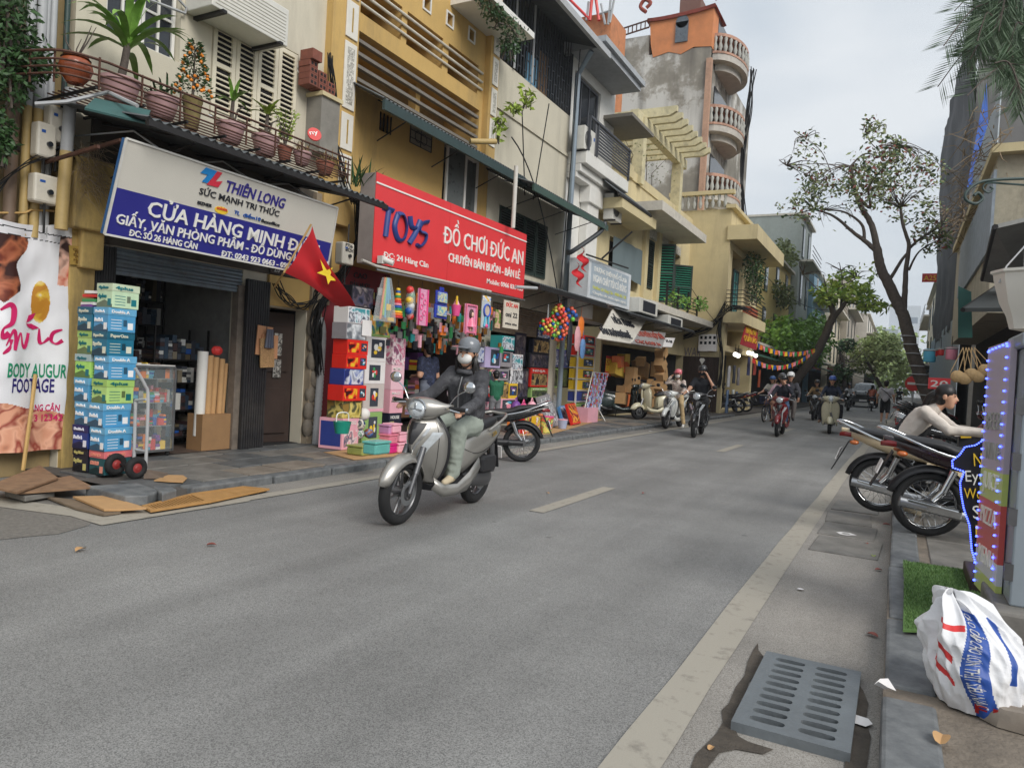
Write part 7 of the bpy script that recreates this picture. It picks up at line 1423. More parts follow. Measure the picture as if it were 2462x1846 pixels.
 mb=MB();mb.tube([(-.72,.13,.34),(-.68,.12,.62)],.032,10);mb.build('rear_shock',ALU,t,local=True);mb=MB();mb.tube([(-.1,.12,.26),(-.12,.2,.02)if parked else(-.36,.13,.2)],.012,6);mb.build('side_stand',IRON,t,local=True)
 mb=MB();sloft(mb,[(.36,-.23,1.02,.03,.025),(.42,-.16,1.0,.07,.055),(.45,-.06,.99,.12,.09),(.45,.06,.99,.12,.09),(.42,.16,1.0,.07,.055),(.36,.23,1.02,.03,.025)],'y',14);mb.build('handlebar_cowl',body,t,60,local=True)
 mb=MB();mb.tube([(.47,0,.86),(.44,0,.95)],.05,10);mb.build('steering_neck',DK,t,local=True)
 hl=(.555,0,.985)if not V else(.545,0,1.0);mb=MB();mb.ell(hl,(.035,.085 if not V else .075,.075),20,12,M=Matrix.Rotation(R(-12),3,'Y'));h=mb.build('headlamp',LENS,t,60,local=True);mb=MB();mb.torus((hl[0]+.0,0,hl[2]),.08,.012,'X',24,6);mb.build('headlamp_ring',CHR,h,60,local=True)
 if not V:
  mb=MB();mb.box((hl[0]+.03,0,hl[2]-.005),(.012,.13,.016));mb.box((hl[0]+.03,0,hl[2]-.0),(.012,.016,.1));mb.build('reflector_cross',CHR,h,local=True)
 bar_ends(t,.39,1.015,.37,.22,mm=CHR if style=='sh' else None)
 return t
def motorbike(label,loc,rz,body,scale=1.,lean=0.,grp=None,tail=None):
 t=thing('motorbike',label,'motorbike',loc,rot=(lean,0,rz),group=grp,local=True);t.scale=(scale,)*3;DK=mat('scooter_trim',(40,40,43))
 wheel(t,.62,.285,.036,wire=True,disc=False);wheel(t,-.62,.285,.038,wire=True,disc=False)
 for s in(-1,1):mb=MB();mb.tube([(.62,s*.07,.285),(.5,s*.07,.72)],.018,8);mb.build('fork_leg',CHR,t,60,local=True);mb=MB();mb.tube([(-.6,s*.1,.33),(-.53,s*.1,.42)],.024,10);mb.tube([(-.53,s*.1,.42),(-.46,s*.1,.6)],.032,12);mb.build('rear_shock',CHR,t,60,local=True)
 fender(t,.62,.285,10,150,.325,.055,body,'front_fender',.04);fender(t,-.62,.285,35,165,.34,.075,DK,'rear_fender',.05)
 mb=MB();sloft(mb,[(.46,0,.74,.06,.12),(.36,0,.56,.10,.2),(.2,0,.40,.1,.13),(-.02,0,.42,.08,.1),(-.2,0,.52,.08,.1)]);mb.build('leg_shield',body,t,60,local=True)
 mb=MB();sloft(mb,[(-.1,0,.60,.07,.05),(-.3,0,.66,.105,.085),(-.55,0,.70,.10,.08),(-.8,0,.77,.075,.06),(-1.0,0,.83,.03,.025)]);mb.build('rear_body',tail or body,t,60,local=True)
 mb=MB();sloft(mb,[(.0,0,.715,.08,.025),(-.2,0,.735,.115,.04),(-.42,0,.75,.12,.045),(-.55,0,.80,.12,.04),(-.78,0,.83,.11,.035),(-.92,0,.84,.06,.02)],p=3);mb.build('seat',SEAT,t,60,local=True)
 mb=MB();mb.tube(interp([(-.35,.13,.70),(-.6,.15,.76),(-.95,.12,.90),(-1.05,0,.92),(-.95,-.12,.90),(-.6,-.15,.76),(-.35,-.13,.70)],4),.013,8);mb.build('grab_rail',CHR,t,60,local=True)
 mb=MB();sloft(mb,[(-.9,0,.79,.06,.035),(-.97,0,.79,.05,.032),(-1.02,0,.78,.025,.02)]);mb.build('tail_lamp',REDL,t,60,local=True)
 for s in(-1,1):mb=MB();mb.ell((-.86,s*.13,.72),(.045,.04,.025),10,8);mb.build('indicator',AMB,t,60,local=True)
 mb=MB();mb.plate([(-.92,-.06,.72),(-.92,.06,.72),(-1.08,.05,.40),(-1.08,-.05,.40)],.01);mb.build('mud_flap',DK,t,local=True);mb=MB();mb.box((-1.02,0,.58),(.01,.16,.12),M=Matrix.Rotation(R(20),3,'Y'));mb.build('number_plate',MWHT,t,local=True)
 mb=MB();mb.tube(interp([(.12,-.1,.3),(-.1,-.15,.2),(-.3,-.16,.23),(-.86,-.17,.32)],5),[.016]*7+[.03,.042]+[.045]*7,12);mb.build('exhaust',STEEL,t,60,local=True);mb=MB();mb.box((-.6,-.2,.285),(.42,.02,.07),M=Matrix.Rotation(R(9.5),3,'Y'));mb.build('heat_shield',CHR,t,bevel=.01,local=True)
 mb=MB();mb.tube([(-.05,-.09,.3),(-.05,.09,.3)],.12,16);mb.box((.12,0,.33),(.25,.14,.13));mb.build('engine',ALU,t,50,local=True);mb=MB();mb.tube([(-.02,.11,.3),(-.62,.11,.29)],.045,8);mb.build('chain_case',DK,t,50,local=True)
 mb=MB();mb.tube([(.0,-.26,.25),(.0,.26,.25)],.012,6);mb.tube([(-.4,-.24,.3),(-.4,.24,.3)],.012,6);mb.build('foot_peg',BLACKR,t,local=True);mb=MB();mb.tube([(-.1,.1,.24),(-.16,.2,.01)],.012,6);mb.build('side_stand',IRON,t,local=True)
 mb=MB();sloft(mb,[(.36,-.2,1.0,.04,.03),(.42,-.08,.97,.09,.075),(.42,.08,.97,.09,.075),(.36,.2,1.0,.04,.03)],'y');mb.build('handlebar_cowl',body,t,60,local=True);mb=MB();mb.ell((.5,0,.97),(.03,.08,.06),14,8);mb.build('headlamp',LENS,t,60,local=True)
 mb=MB();mb.tube([(.5,0,.7),(.42,0,.95)],.035,8);mb.build('steering_neck',DK,t,local=True)
 bar_ends(t,.36,1.0,.36,.2);return t
def bicycle(label,loc,rz):
 t=thing('bicycle',label,'bicycle',loc,rz,local=True);M_=paint('bike_blue',(50,70,110))
 for x in(.5,-.5):wheel(t,x,.31,.02,wire=True,disc=False)
 def P(a,b,n,m=M_,r=.014):mb=MB();mb.tube([a,b],r,8);mb.build(n,m,t,60,local=True)
 P((-.08,0,.28),(-.2,0,.72),'seat_tube');P((-.08,0,.28),(.38,0,.66),'down_tube');P((-.17,0,.62),(.36,0,.74),'top_tube');P((.34,0,.86),(.5,0,.31),'fork');P((-.08,0,.28),(-.5,0,.31),'chain_stay');P((-.18,0,.66),(-.5,0,.31),'seat_stay');P((.33,-.27,.98),(.33,.27,.98),'handlebar',CHR);P((.34,0,.84),(.33,0,.98),'stem',CHR);P((-.08,-.15,.2),(-.08,.15,.36),'crank',CHR)
 mb=MB();mb.ell((-.21,0,.8),(.13,.09,.04),12,8);mb.build('saddle',SEAT,t,60,local=True);mb=MB()
 for z in(.7,.78,.86,.92):mb.tube([(.46,-.15,z),(.46,.15,z),(.66,.15,z),(.66,-.15,z),(.46,-.15,z)],.008,4)
 mb.bb((.46,-.15,.7),(.66,.15,.71));[mb.bb((x,y-.004,.7),(x+.008,y+.004,.92))for x in(.46,.55,.652)for y in(-.15,.15)];mb.build('basket',mat('basket_blue',(50,60,100),.6),t,local=True);return t
SIL=mat('paint_silver_grey',(170,167,161),.36,metal=.6,var=.05,scale=5,coat=.5);WHT=paint('white',(224,226,222));BLK=paint('black',(24,25,28));CRM=paint('cream',(222,214,184));RDP=paint('wine_red',(120,28,36));DGN=paint('dark_green',(50,64,64));BEI=paint('beige',(206,186,150))
def at(px,py,z=0.):return W(px,py,Z=z)
def cen(front,rz,L=.66):return Vector((front.x-L*math.cos(rz),front.y-L*math.sin(rz),front.z))
h=R(-88);P_MAIN=cen(at(955,1260),h,.70);MAINS=scooter('silver grey scooter ridden by the woman in a white mask',P_MAIN,h,SIL,'sh',1.06,lean=R(-4))
h2=R(-92);P_WHT=cen(at(1600,1031),h2);scooter('white scooter of the rider in a pink helmet',P_WHT,h2,WHT,'sh2')
h3=R(-84);P_BLK=cen(at(1668,1052),h3);scooter('glossy black scooter of the rider in black on the phone',P_BLK,h3,BLK,'sh2',1.04)
h4=R(-88);P_RED=cen(at(1868,1050),h4);scooter('wine red scooter carrying three people',P_RED,h4,RDP,'sh2',1.02)
h5=R(-86);P_CRM=cen(at(1993,1043),h5);scooter('cream retro scooter of the rider in a blue helmet',P_CRM,h5,CRM,'vespa',1.08)
h6=R(-90);P_TAN=cen(at(1954,1010),h6);scooter('black and silver scooter of the rider in a tan shirt',P_TAN,h6,BLK,'sh2')
P_FAR=cen(at(2037,988),h6);scooter('black scooter of the rider in a white shirt beside the pickup',P_FAR,h6,BLK,'sh2')
P_BACK=Vector((-1.65,50,0));P_BACK.x=W(2098,985,Z=0).x;P_BACK.y=W(2098,988,Z=0).y;motorbike('dark motorbike ridden away beside the pickup',P_BACK,R(92),BLK,grp=None,tail=RDP)
P_R2=at(2160,982,.0);motorbike('dark motorbike coming along past the parked row',P_R2,h6,BLK)
PB=PZ+.0
scooter('cream parked retro scooter with chrome headlamp on the pavement',cen(at(1532,1008,PB),R(-125)),R(-125),CRM,'vespa',1.05,True);scooter('dark green scooter parked on its stand by the card rack',at(1490,1003,PB),R(25),DGN,'vespa',1.0,True);scooter('dark scooter parked close to the cardboard shop',at(1530,988,PB),R(195),DGN,'sh2',1,True);scooter('red-seated pale scooter parked behind the cream retro scooter',at(1600,993,PB),R(200),WHT,'red',1,True)
motorbike('black motorbike parked with its rear to the clothes shop',at(1758,988,PB),R(190),BLK,tail=RDP);motorbike('dark motorbike standing at the clothes shop kerb',at(1738,990,PB),R(185),BLK)
motorbike('black motorbike parked at the kerb behind the silver scooter',at(1152,1106),R(-145),BLK,1.05)
ZR=.1
motorbike('black motorbike with chrome exhaust parked nearest the LED sign',Vector((.97,7.95,ZR)),R(6),BLK,1.08,lean=R(4),tail=paint('maroon_black',(40,20,24)));motorbike('beige-tailed motorbike parked behind the black one',Vector((.53,8.95,ZR)),R(-4),BEI,1.06,lean=R(4))
for i in range(6):motorbike('motorbike parked in the row along the far kerb',Vector((.55+.1*(i%2)+bend(30+1.6*i),27+2.2*i,ZR)),R(8+5*(i%3)),[BLK,RDP,BLK,WHT,BLK,DGN][i],grp='motorbikes parked in a row at the far kerb')
for i in range(3):motorbike('motorbike parked outside the lantern shop',Vector((1.0,14+1.1*i,ZR)),R(5-4*i),[BLK,DGN,RDP][i],grp='motorbikes outside the lantern shop')
bicycle('blue bicycle with a wire basket ridden along the road',at(1840,1015)+Vector((0,.6,0)),R(-98))
def pickup():
 p=at(2075,979);t=thing('pickup_truck','dark grey pickup truck coming down the street','pickup truck',p,R(-90),local=True);P=paint('graphite',(84,88,90),.4)
 mb=MB();sloft(mb,[(.95,0,.72,.82,.30),(.85,0,.8,.94,.40),(.2,0,.85,.95,.42),(-1.0,0,.86,.95,.42),(-4.0,0,.88,.94,.42),(-4.3,0,.85,.9,.38)],p=6);mb.build('body',P,t,40,local=True)
 mb=MB();sloft(mb,[(-.1,0,1.2,.85,.05),(-.75,0,1.5,.74,.3),(-1.6,0,1.52,.74,.34),(-2.5,0,1.5,.76,.32),(-2.7,0,1.3,.85,.1)],p=5);mb.build('cab',P,t,40,local=True)
 mb=MB();mb.plate([(-.12,-.74,1.22),(-.12,.74,1.22),(-.72,.62,1.78),(-.72,-.62,1.78)],.02);mb.build('windscreen',mat('screen',(150,164,170),.08,var=.1,spec=.8),t,local=True)
 mb=MB();mb.bb((.93,-.5,.62),(1.0,.5,.98));mb.build('grille',BLACKP,t,bevel=.02,local=True);mb=MB();mb.bb((.95,-.9,.38),(1.06,.9,.6));mb.build('bumper',mat('bumper_grey',(70,72,74),.6),t,bevel=.03,local=True);mb=MB();mb.bb((1.06,-.26,.47),(1.075,.26,.6));mb.build('number_plate',MWHT,t,local=True)
 for s in(-1,1):
  mb=MB();mb.ell((.9,s*.72,.9),(.1,.17,.09),14,8);mb.build('headlight',LENS,t,60,local=True);mb=MB();mb.ell((-.5,s*1.05,1.22),(.08,.13,.1),10,8);mb.build('door_mirror',P,t,60,local=True)
  for x in(.15,-3.1):mb=MB();mb.torus((x,s*.84,.38),.27,.11,'Y',24,10,sx=1.1);w=mb.build('wheel',TYRE,t,60,local=True);mb=MB();mb.lathe([(.2,-.09),(.22,.09),(.05,.11)],16,Matrix.Translation((x,s*.84,.38))@Matrix.Rotation(R(-90*s),4,'X'));mb.build('rim',ALU,w,local=True)
pickup()
# people: tapered limbs fused into one skin, clothes by region
SKIN=mat('skin',(206,158,130),.55,var=.06,scale=12);HAIR=mat('hair_black',(26,22,22),.45,var=.2,scale=40)
def cloth(n,c,bump=.5):return mat('cloth_'+n,c,.9,var=.12,scale=7,bump=bump,bscale=26)
SIT=dict(pel=(-.34,0,.84),wai=(-.33,0,1.0),che=(-.27,0,1.22),nec=(-.24,0,1.40),hea=(-.21,0,1.53),sho=(-.26,.165,1.33),elb=(-.04,.27,1.10),han=(.33,.31,1.03),hip=(-.32,.09,.85),kne=(.06,.15,.83),ank=(.05,.13,.39),toe=(.21,.15,.345))
STAND=dict(pel=(0,0,.93),wai=(0,0,1.08),che=(.0,0,1.28),nec=(0,0,1.46),hea=(.02,0,1.60),sho=(0,.18,1.40),elb=(-.02,.25,1.12),han=(.06,.27,.88),hip=(0,.09,.92),kne=(.02,.1,.5),ank=(-.02,.1,.08),toe=(.13,.12,.04))
def person(label,loc,rz,pose,top,legs,shoe,sleeve=1.,hem=1.,vox=.016,hat=None,mask=None,hair='short',scale=1.,ov=None,bulk=1.,grp=None,legb=1.,lean=0.,face=True,headrot=0.,long_=1.,extra=None,collar=None):
 0
 t=thing('person',label,'person',loc,rot=(lean,0,rz),group=grp,local=True);t.scale=(scale,)*3;ov=ov or{}
 J={}
 for k,v in pose.items():
  v=Vector(v)
  if v.y==0 and k not in('sho','elb','han','hip','kne','ank','toe'):J[k]=v
  else:J[k+'l']=v;J[k+'r']=Vector((v.x,-v.y,v.z))
 for k,v in ov.items():J[k]=Vector(v)
 mats=[top,legs,SKIN,shoe];T,L,S,F=0,1,2,3;pr=[]
 def C(a,b,ra,rb,m):pr.append((Vector(a),Vector(b),ra,rb,m))
 B=bulk;side=(J['shol']-J['shor']).normalized()
 C(J['pel']+side*.05,J['wai']+side*.05,.125,.105*B,L);C(J['pel']-side*.05,J['wai']-side*.05,.125,.105*B,L)
 for s in(1,-1):C(J['wai']+side*.05*s,J['che']+side*.065*s,.112*B,.118*B,T);C(J['che']+side*.06*s,J['sho'+('l' if s>0 else 'r')],.10*B,.068*B,T)
 C(J['wai']-Vector((0,0,.07*long_)),J['wai'],.135*B,.125*B,T)
 C(J['che'],J['nec']-Vector((0,0,.03)),.11,.062,T);C(J['nec']-Vector((0,0,.05)),J['hea'],.048,.05,S)
 Hq=Matrix.Rotation(headrot,3,'Z');H=J['hea'];fx=Hq@Vector((1,0,0))
 C(H+Vector((0,0,.035)),H+Vector((0,0,.05))-fx*.015,.088,.092,S);C(H+fx*.03-Vector((0,0,.02)),H+fx*.035-Vector((0,0,.075)),.062,.042,S);C(H+fx*.085+Vector((0,0,.02)),H+fx*.103-Vector((0,0,.012)),.012,.016,S)
 for s in 'lr':
  sg=1 if s=='l' else-1;sh,el,ha=J['sho'+s],J['elb'+s],J['han'+s];fd=(ha-el).normalized();wr=ha-fd*.05
  m_el=sh.lerp(el,min(1,sleeve*2));C(sh,el,.066*B,.052*B,T if sleeve>.6 else S);C(el,wr,.052*B if sleeve>.9 else .042,.042*B if sleeve>.9 else .028,T if sleeve>=1 else S)
  if sleeve<=.6:C(sh,sh.lerp(el,.62),.074*B,.068*B,T)
  C(wr,ha+fd*.01,.028,.034,S);n=fd.cross(Vector((0,0,1))).normalized();dn=n.cross(fd).normalized()
  for q in range(4):b0=ha+fd*.03+n*(.028-.018*q);L1=(.04,.046,.044,.034)[q];k=b0+fd*L1*.8-dn*.012*(-1 if dn.z<0 else 1);C(b0,k,.0095,.009,S);C(k,k+fd*L1*.3-Vector((0,0,.028)),.009,.008,S)
  C(ha-fd*.01-n*sg*-.02,ha+fd*.04+n*sg*.05-Vector((0,0,.015)),.013,.01,S)
  hp,kn,an,to=J['hip'+s],J['kne'+s],J['ank'+s],J['toe'+s];C(hp,kn,.098*legb,.068*legb*legb,L)
  if hem>=1:C(kn,an+Vector((0,0,.05)),.07*legb*legb,.062*legb*legb,L);C(an+Vector((0,0,.06)),an,.04,.036,S)
  else:C(kn,an,.056,.036,S);C(hp,kn.lerp(hp,.1),.105,.09,L)
  C(an-Vector((0,0,.02)),to,.044,.036,F);C(an-(to-an).normalized()*.03-Vector((0,0,.02)),an,.042,.042,F)
 for e in(extra or()):C(*e)
 mb=MB()
 for a,b,ra,rb,m in pr:
  d=b-a;n=10 if ra>.03 else 6
  if d.length<1e-4:mb.ell(a,ra,n,6);continue
  ax=d.normalized();st=[]
  for k in range(5):th=math.pi/2*k/4;st.append((a-ax*ra*math.cos(th),ra*max(.05,math.sin(th))))
  for k in range(1,5):th=math.pi/2*k/4;st.append((b+ax*rb*math.sin(th),rb*max(.05,math.cos(th))))
  mb.tube([q[0]for q in st],[q[1]for q in st],n)
 o=mb.build('tmp',mats,None);md=o.modifiers.new('r','REMESH');md.mode='VOXEL';md.voxel_size=vox;sm=o.modifiers.new('sm','SMOOTH');sm.iterations=4;sm.factor=.5
 dg=bpy.context.evaluated_depsgraph_get();me=bpy.data.meshes.new_from_object(o.evaluated_get(dg));bpy.data.meshes.remove(o.data)
 nv=len(me.vertices);co=np.empty(nv*3);me.vertices.foreach_get('co',co);co=co.reshape(-1,3)
 me.materials.clear();[me.materials.append(m)for m in mats]
 nf=len(me.polygons);fc=np.empty(nf*3);me.polygons.foreach_get('center',fc);fc=fc.reshape(-1,3);best=np.full(nf,9.);idx=np.zeros(nf,int)
 bv=np.full(nv,9.);iv=np.zeros(nv,int)
 for a,b,ra,rb,m in pr:
  a_=np.array(a);d=np.array(b)-a_;dd=max(d@d,1e-9)
  for P_,bb_,ii in((fc,best,idx),(co,bv,iv)):u=np.clip((P_-a_)@d/dd,0,1);ds=np.linalg.norm(P_-a_-u[:,None]*d,axis=1)-(ra+(rb-ra)*u);k=ds<bb_;bb_[k]=ds[k];ii[k]=m
 me.polygons.foreach_set('material_index',idx.astype(np.int32));me.shade_smooth()
 for i in range(nv):
  if iv[i]<2:p=co[i];w=mnoise.noise((p[0]*9,p[1]*9,p[2]*5+3))+.8*(.4-abs(mnoise.noise((p[0]*7+3,p[1]*7,p[2]*13))));co[i]=p+(.009+.008*B)*w*np.array(((p-np.array(J['che' if iv[i]==0 else 'pel']))/.3))*.9
 me.vertices.foreach_set('co',co.ravel());b=bpy.data.objects.new('body',me);COL.objects.link(b);b.parent=t
 if collar:mb=MB();mb.torus(J['nec']+Vector((.01,0,-.035)),.078,.026,'Z',18,8);mb.build('collar',top,t,60,local=True);q=J['che'];mb=MB();mb.tube([q+Vector((.135,.01,.1)),q+Vector((.16,0,-.05)),J['wai']+Vector((.17,0,-.05))],.007,5);mb.build('zip',STEEL,t,60,local=True)
 HM=Matrix.Translation(H)@Hq.to_4x4()
 def part(nm,mb,m,sm=60):mb.xf(HM);return mb.build(nm,m,t,sm,local=True)
 if face:
  for s in(1,-1):
   mb=MB();mb.ell((.083,s*.033,.028),(.008,.014,.0065),8,6);part('eye',mb,HAIR);mb=MB();mb.ell((.086,s*.034,.052),(.008,.02,.005),8,6);part('eyebrow',mb,HAIR);mb=MB();mb.ell((-.005,s*.092,.015),(.022,.012,.032),8,6);part('ear',mb,SKIN)
  if not mask:mb=MB();mb.ell((.087,0,-.045),(.01,.024,.008),8,6);part('mouth',mb,mat('lips',(170,96,90),.5))
 if hair:
  mb=MB();mb.ell((-.018,0,.065),(.102,.1,.098),18,12);mb.ell((-.05,0,.0),(.068,.088,.09),14,10)
  if hair=='long':mb.tube(interp([(-.07,.02,-.02),(-.1,.07,-.16),(-.02,.12,-.3),(.06,.12,-.38)],4),[.05,.05,.048,.045,.04,.035,.035,.03,.03,.025,.02,.015,.006],8)
  if hair=='pony':mb.tube(interp([(-.09,0,.05),(-.17,0,.0),(-.22,.01,-.14),(-.25,.02,-.3)],4),[.04,.045,.045,.04,.04,.035,.035,.03,.03,.025,.02,.015,.006],8)
  [mb.tube(interp([(-.04+.02*k,.085*s_,.02),(.0+.02*k,.1*s_,-.06),(.01,.09*s_,-.15-.04*k)],3),[.016]*6+[.004],5)for k in range(2)for s_ in(1,-1)]if hair=='long' else 0;part('hair',mb,HAIR)
 if hat:
  mb=MB();mb.lathe([(.102,.02),(.109,.05),(.107,.10),(.088,.14),(.05,.164),(.004,.17)],22,Matrix.Translation((-.016,0,.016)));o=part('helmet',mb,hat);mb=MB();mb.loft([[(.09+.1*k/3,y*(1-.12*k/3),.082-.012*k/3-.25*y*y+.004*j)for y in(-.1,-.07,-.035,0,.035,.07,.1)]for j in(0,1)for k in((0,1,2,3)if j==0 else(3,2,1,0))],closed=False);mb.xf(HM);mb.build('peak',hat,o,60,local=True)
  mb=MB();mb.tube(interp([(0,.1,.04),(.03,.08,-.06),(.045,0,-.125),(.03,-.08,-.06),(0,-.1,.04)],4),.008,5);mb.xf(HM);mb.build('chin_strap',BLACKP,o,60,local=True)
 if mask:mb=MB();mb.ell((.05,0,-.03),(.056,.074,.06),16,10);part('face_mask',mb,mask)
 return t
DKJ=mat('denim_grey',(62,62,66),.9,var=.4,scale=14,bump=1.,bscale=22,dirt=.8,dcol=(.2,.2,.21),dscale=9);HELM=lambda n,c,r=.3:paint('helmet_'+n,c,0,r);SHOE=cloth('shoe',(206,190,160));SHD=cloth('shoe_dark',(46,44,44));SANDAL=cloth('sandal',(140,110,90));MSK=mat('mask_white',(232,230,226),.8,var=.03)
person('woman in charcoal denim jacket, white mask and grey cap helmet riding the silver scooter',P_MAIN,R(-88),SIT,DKJ,cloth('jean_sage',(150,158,148)),SHOE,vox=.012,hat=HELM('grey',(120,124,130),.4),mask=MSK,hair='long',scale=1.02,bulk=1.22,legb=1.14,headrot=.05,long_=1.9,collar=True,lean=R(-4),ov=dict(pel=(-.34,0,.81),wai=(-.33,0,.97)))
person('rider in striped shirt and pink helmet on the white scooter',P_WHT,R(-92),SIT,pic('stripes',[(226,214,200),(120,90,84),(232,222,210),(190,170,160)],9,.6,2,(1,1,6)),cloth('khaki',(196,170,128)),cloth('shoe_white',(220,218,212)),hat=HELM('pink',(226,120,130)),mask=MSK,ov=dict(elbr=(-.1,-.3,1.28),hanr=(-.08,-.14,1.5),ankl=(.0,.3,.14),toel=(.14,.33,.06),knel=(.03,.22,.7)))
person('rider in black with black helmet holding a phone on the black scooter',P_BLK,R(-84),SIT,cloth('black_tee',(34,36,42)),cloth('black_trouser',(30,30,33)),SHD,sleeve=.5,hat=HELM('black',(26,27,30)),mask=cloth('mask_black',(28,28,30)),scale=1.06,ov=dict(elbl=(-.08,.32,1.15),hanl=(-.1,.12,1.5)))
person('rider in dark jacket holding a hand to the mouth on the red scooter',P_RED+Vector((0,0,0)),R(-88),SIT,cloth('navy_jacket',(34,36,46)),cloth('jean_blue',(70,96,130)),SANDAL,hat=HELM('black',(26,27,30)),ov=dict(elbl=(-.06,.3,1.12),hanl=(-.08,.06,1.46)))
person('middle passenger in pale pink on the red scooter',P_RED+Vector((-.12,.32,.05)),R(-95),SIT,cloth('pale_pink',(206,170,180)),cloth('brown_short',(150,110,90)),SANDAL,hem=.5,hat=HELM('black_white',(60,60,64)),face=True,ov=dict(hanl=(-.05,.2,1.05),hanr=(-.05,-.2,1.05)))
person('rear passenger with white helmet on the red scooter',P_RED+Vector((.12,.58,.1)),R(-85),SIT,cloth('black_white',(70,70,76)),cloth('grey_jean',(110,104,100)),SHD,hat=HELM('white',(226,226,224)),ov=dict(hanl=(.0,.25,.95),hanr=(.0,-.25,.95)))
person('rider in navy jacket with blue helmet on the cream retro scooter',P_CRM,R(-86),SIT,cloth('navy_coat',(40,48,66)),cloth('dark_trouser',(44,44,50)),SANDAL,hat=HELM('blue',(50,90,170)),scale=1.05,ov=dict(kne_=(0,0,0),knel=(.0,.27,.8),kner=(.0,-.27,.8),ankl=(.02,.28,.36),ankr=(.02,-.28,.36),toel=(.16,.3,.31),toer=(.16,-.3,.31)))
person('rider in tan shirt with dark helmet',P_TAN,R(-90),SIT,cloth('tan',(150,122,84)),cloth('brown_trouser',(70,62,56)),SHD,hat=HELM('black',(26,27,30)),vox=.02)
person('rider in white shirt and dark cap coming past the pickup',P_FAR,R(-90),SIT,cloth('white_shirt',(206,208,212)),cloth('dark_trouser',(44,44,50)),SHD,sleeve=.5,hat=HELM('black',(26,27,30)),vox=.022)
person('rider in black tee seen from behind beside the pickup',P_BACK,R(92),SIT,cloth('black_tee',(34,36,42)),cloth('dark_trouser',(44,44,50)),SHD,sleeve=.5,vox=.022,face=False)
person('passenger in orange top looking back beside the pickup',P_BACK+Vector((.1,-.35,.02)),R(70),SIT,cloth('orange_top',(190,110,90)),cloth('dark_trouser',(44,44,50)),SHD,sleeve=.5,vox=.022,hair='long',ov=dict(hanl=(-.05,.2,1.05),hanr=(-.05,-.2,1.05)))
person('rider in black tee with pale helmet near the parked row',P_R2,R(-90),SIT,cloth('black_tee',(34,36,42)),cloth('dark_trouser',(44,44,50)),SHD,sleeve=.5,hat=HELM('white',(226,226,224)),vox=.022)
person('cyclist in pale shirt with blue cap on the blue bicycle',at(1840,1015)+Vector((.0,.68,.02)),R(-98),SIT,cloth('pale_shirt',(196,190,178)),cloth('brown_short',(150,110,90)),SANDAL,sleeve=.5,hem=.5,hat=HELM('cap_blue',(70,110,170)),ov=dict(pel=(-.2,0,.9),kner=(.05,-.12,.66),ankr=(-.06,-.12,.25),toer=(.08,-.13,.2)))
person('man in grey tee and black shorts walking away along the road edge',at(2125,1021),R(84),STAND,cloth('grey_tee',(190,188,192)),cloth('black_short',(32,33,36)),cloth('shoe_white',(220,218,212)),sleeve=.5,hem=.5,vox=.018,scale=1.04,bulk=1.12,face=False,ov=dict(toel=(.16,.12,.04),ankr=(-.26,-.1,.2),toer=(-.2,-.11,.08),kner=(-.02,-.1,.5),elbl=(-.06,.29,1.14),hanl=(-.0,.3,.9),elbr=(-.04,-.29,1.14),hanr=(.06,-.3,.92)))
mb=MB();q=at(2125,1021);mb.tube([q+Vector((-.2,-.1,1.5)),q+Vector((.05,-.15,1.3)),q+Vector((.26,-.05,1.05))],.016,4);tag(mb.build('shoulder_strap',BLACKP),'black shoulder strap across the walking man in grey','strap')
person('man in dark blue patterned shirt seen from behind in the toy shop',W(1022,1010,X=-7.9)*1+Vector((0,0,0)),R(175),STAND,pic('leaf_shirt',[(30,34,52),(48,56,84),(26,30,46),(54,62,90)],26,.8,1),cloth('jean_grey',(110,116,130)),SHD,sleeve=.55,vox=.016,face=False,bulk=1.2,ov=dict(hanl=(.2,.2,1.1),hanr=(.2,-.2,1.1)))
bpy.data.objects[[o.name for o in COL.objects if o.get('label','').startswith('man in dark blue')][0]].location.z=PZ+.01
person('child in green hooded top reaching up at the toy boxes',Vector((W(1188,1000,X=-7.35).x,W(1188,1000,X=-7.35).y,PZ)),R(150),STAND,cloth('green_hood',(34,96,70)),cloth('grey_trouser',(120,120,124)),SHOE,vox=.014,scale=.74,bulk=1.15,ov=dict(elbl=(.12,.22,1.5),hanl=(.12,.12,1.72),elbr=(.1,-.25,1.1),hanr=(.2,-.2,1.0)))
GL=Vector((.13,9.3,.08))
person('girl in pale jacket and black pinafore leaning across the parked motorbikes',GL,R(-12),dict(pel=(-.06,0,.76),wai=(.0,0,.89),che=(.13,0,1.08),nec=(.25,0,1.22),hea=(.35,0,1.31),sho=(.18,.17,1.15),elb=(.42,.2,.97),han=(.74,.14,.97),hip=(-.1,.09,.84),kne=(.2,.16,.62),ank=(.05,.14,.1),toe=(.18,.16,.04)),cloth('pale_jacket',(214,204,194)),cloth('black_pinafore',(30,31,34)),SHOE,vox=.011,hair='pony',bulk=1.08,scale=1.0,extra=[(Vector((-.03,0,.84)),Vector((.1,0,1.03)),.165,.15,1)])
person('seated figure in tan clothes at the far shop front',Vector((-5.9,42,.1)),R(-60),SIT,cloth('tan',(150,122,84)),cloth('tan',(150,122,84)),SHD,vox=.025)
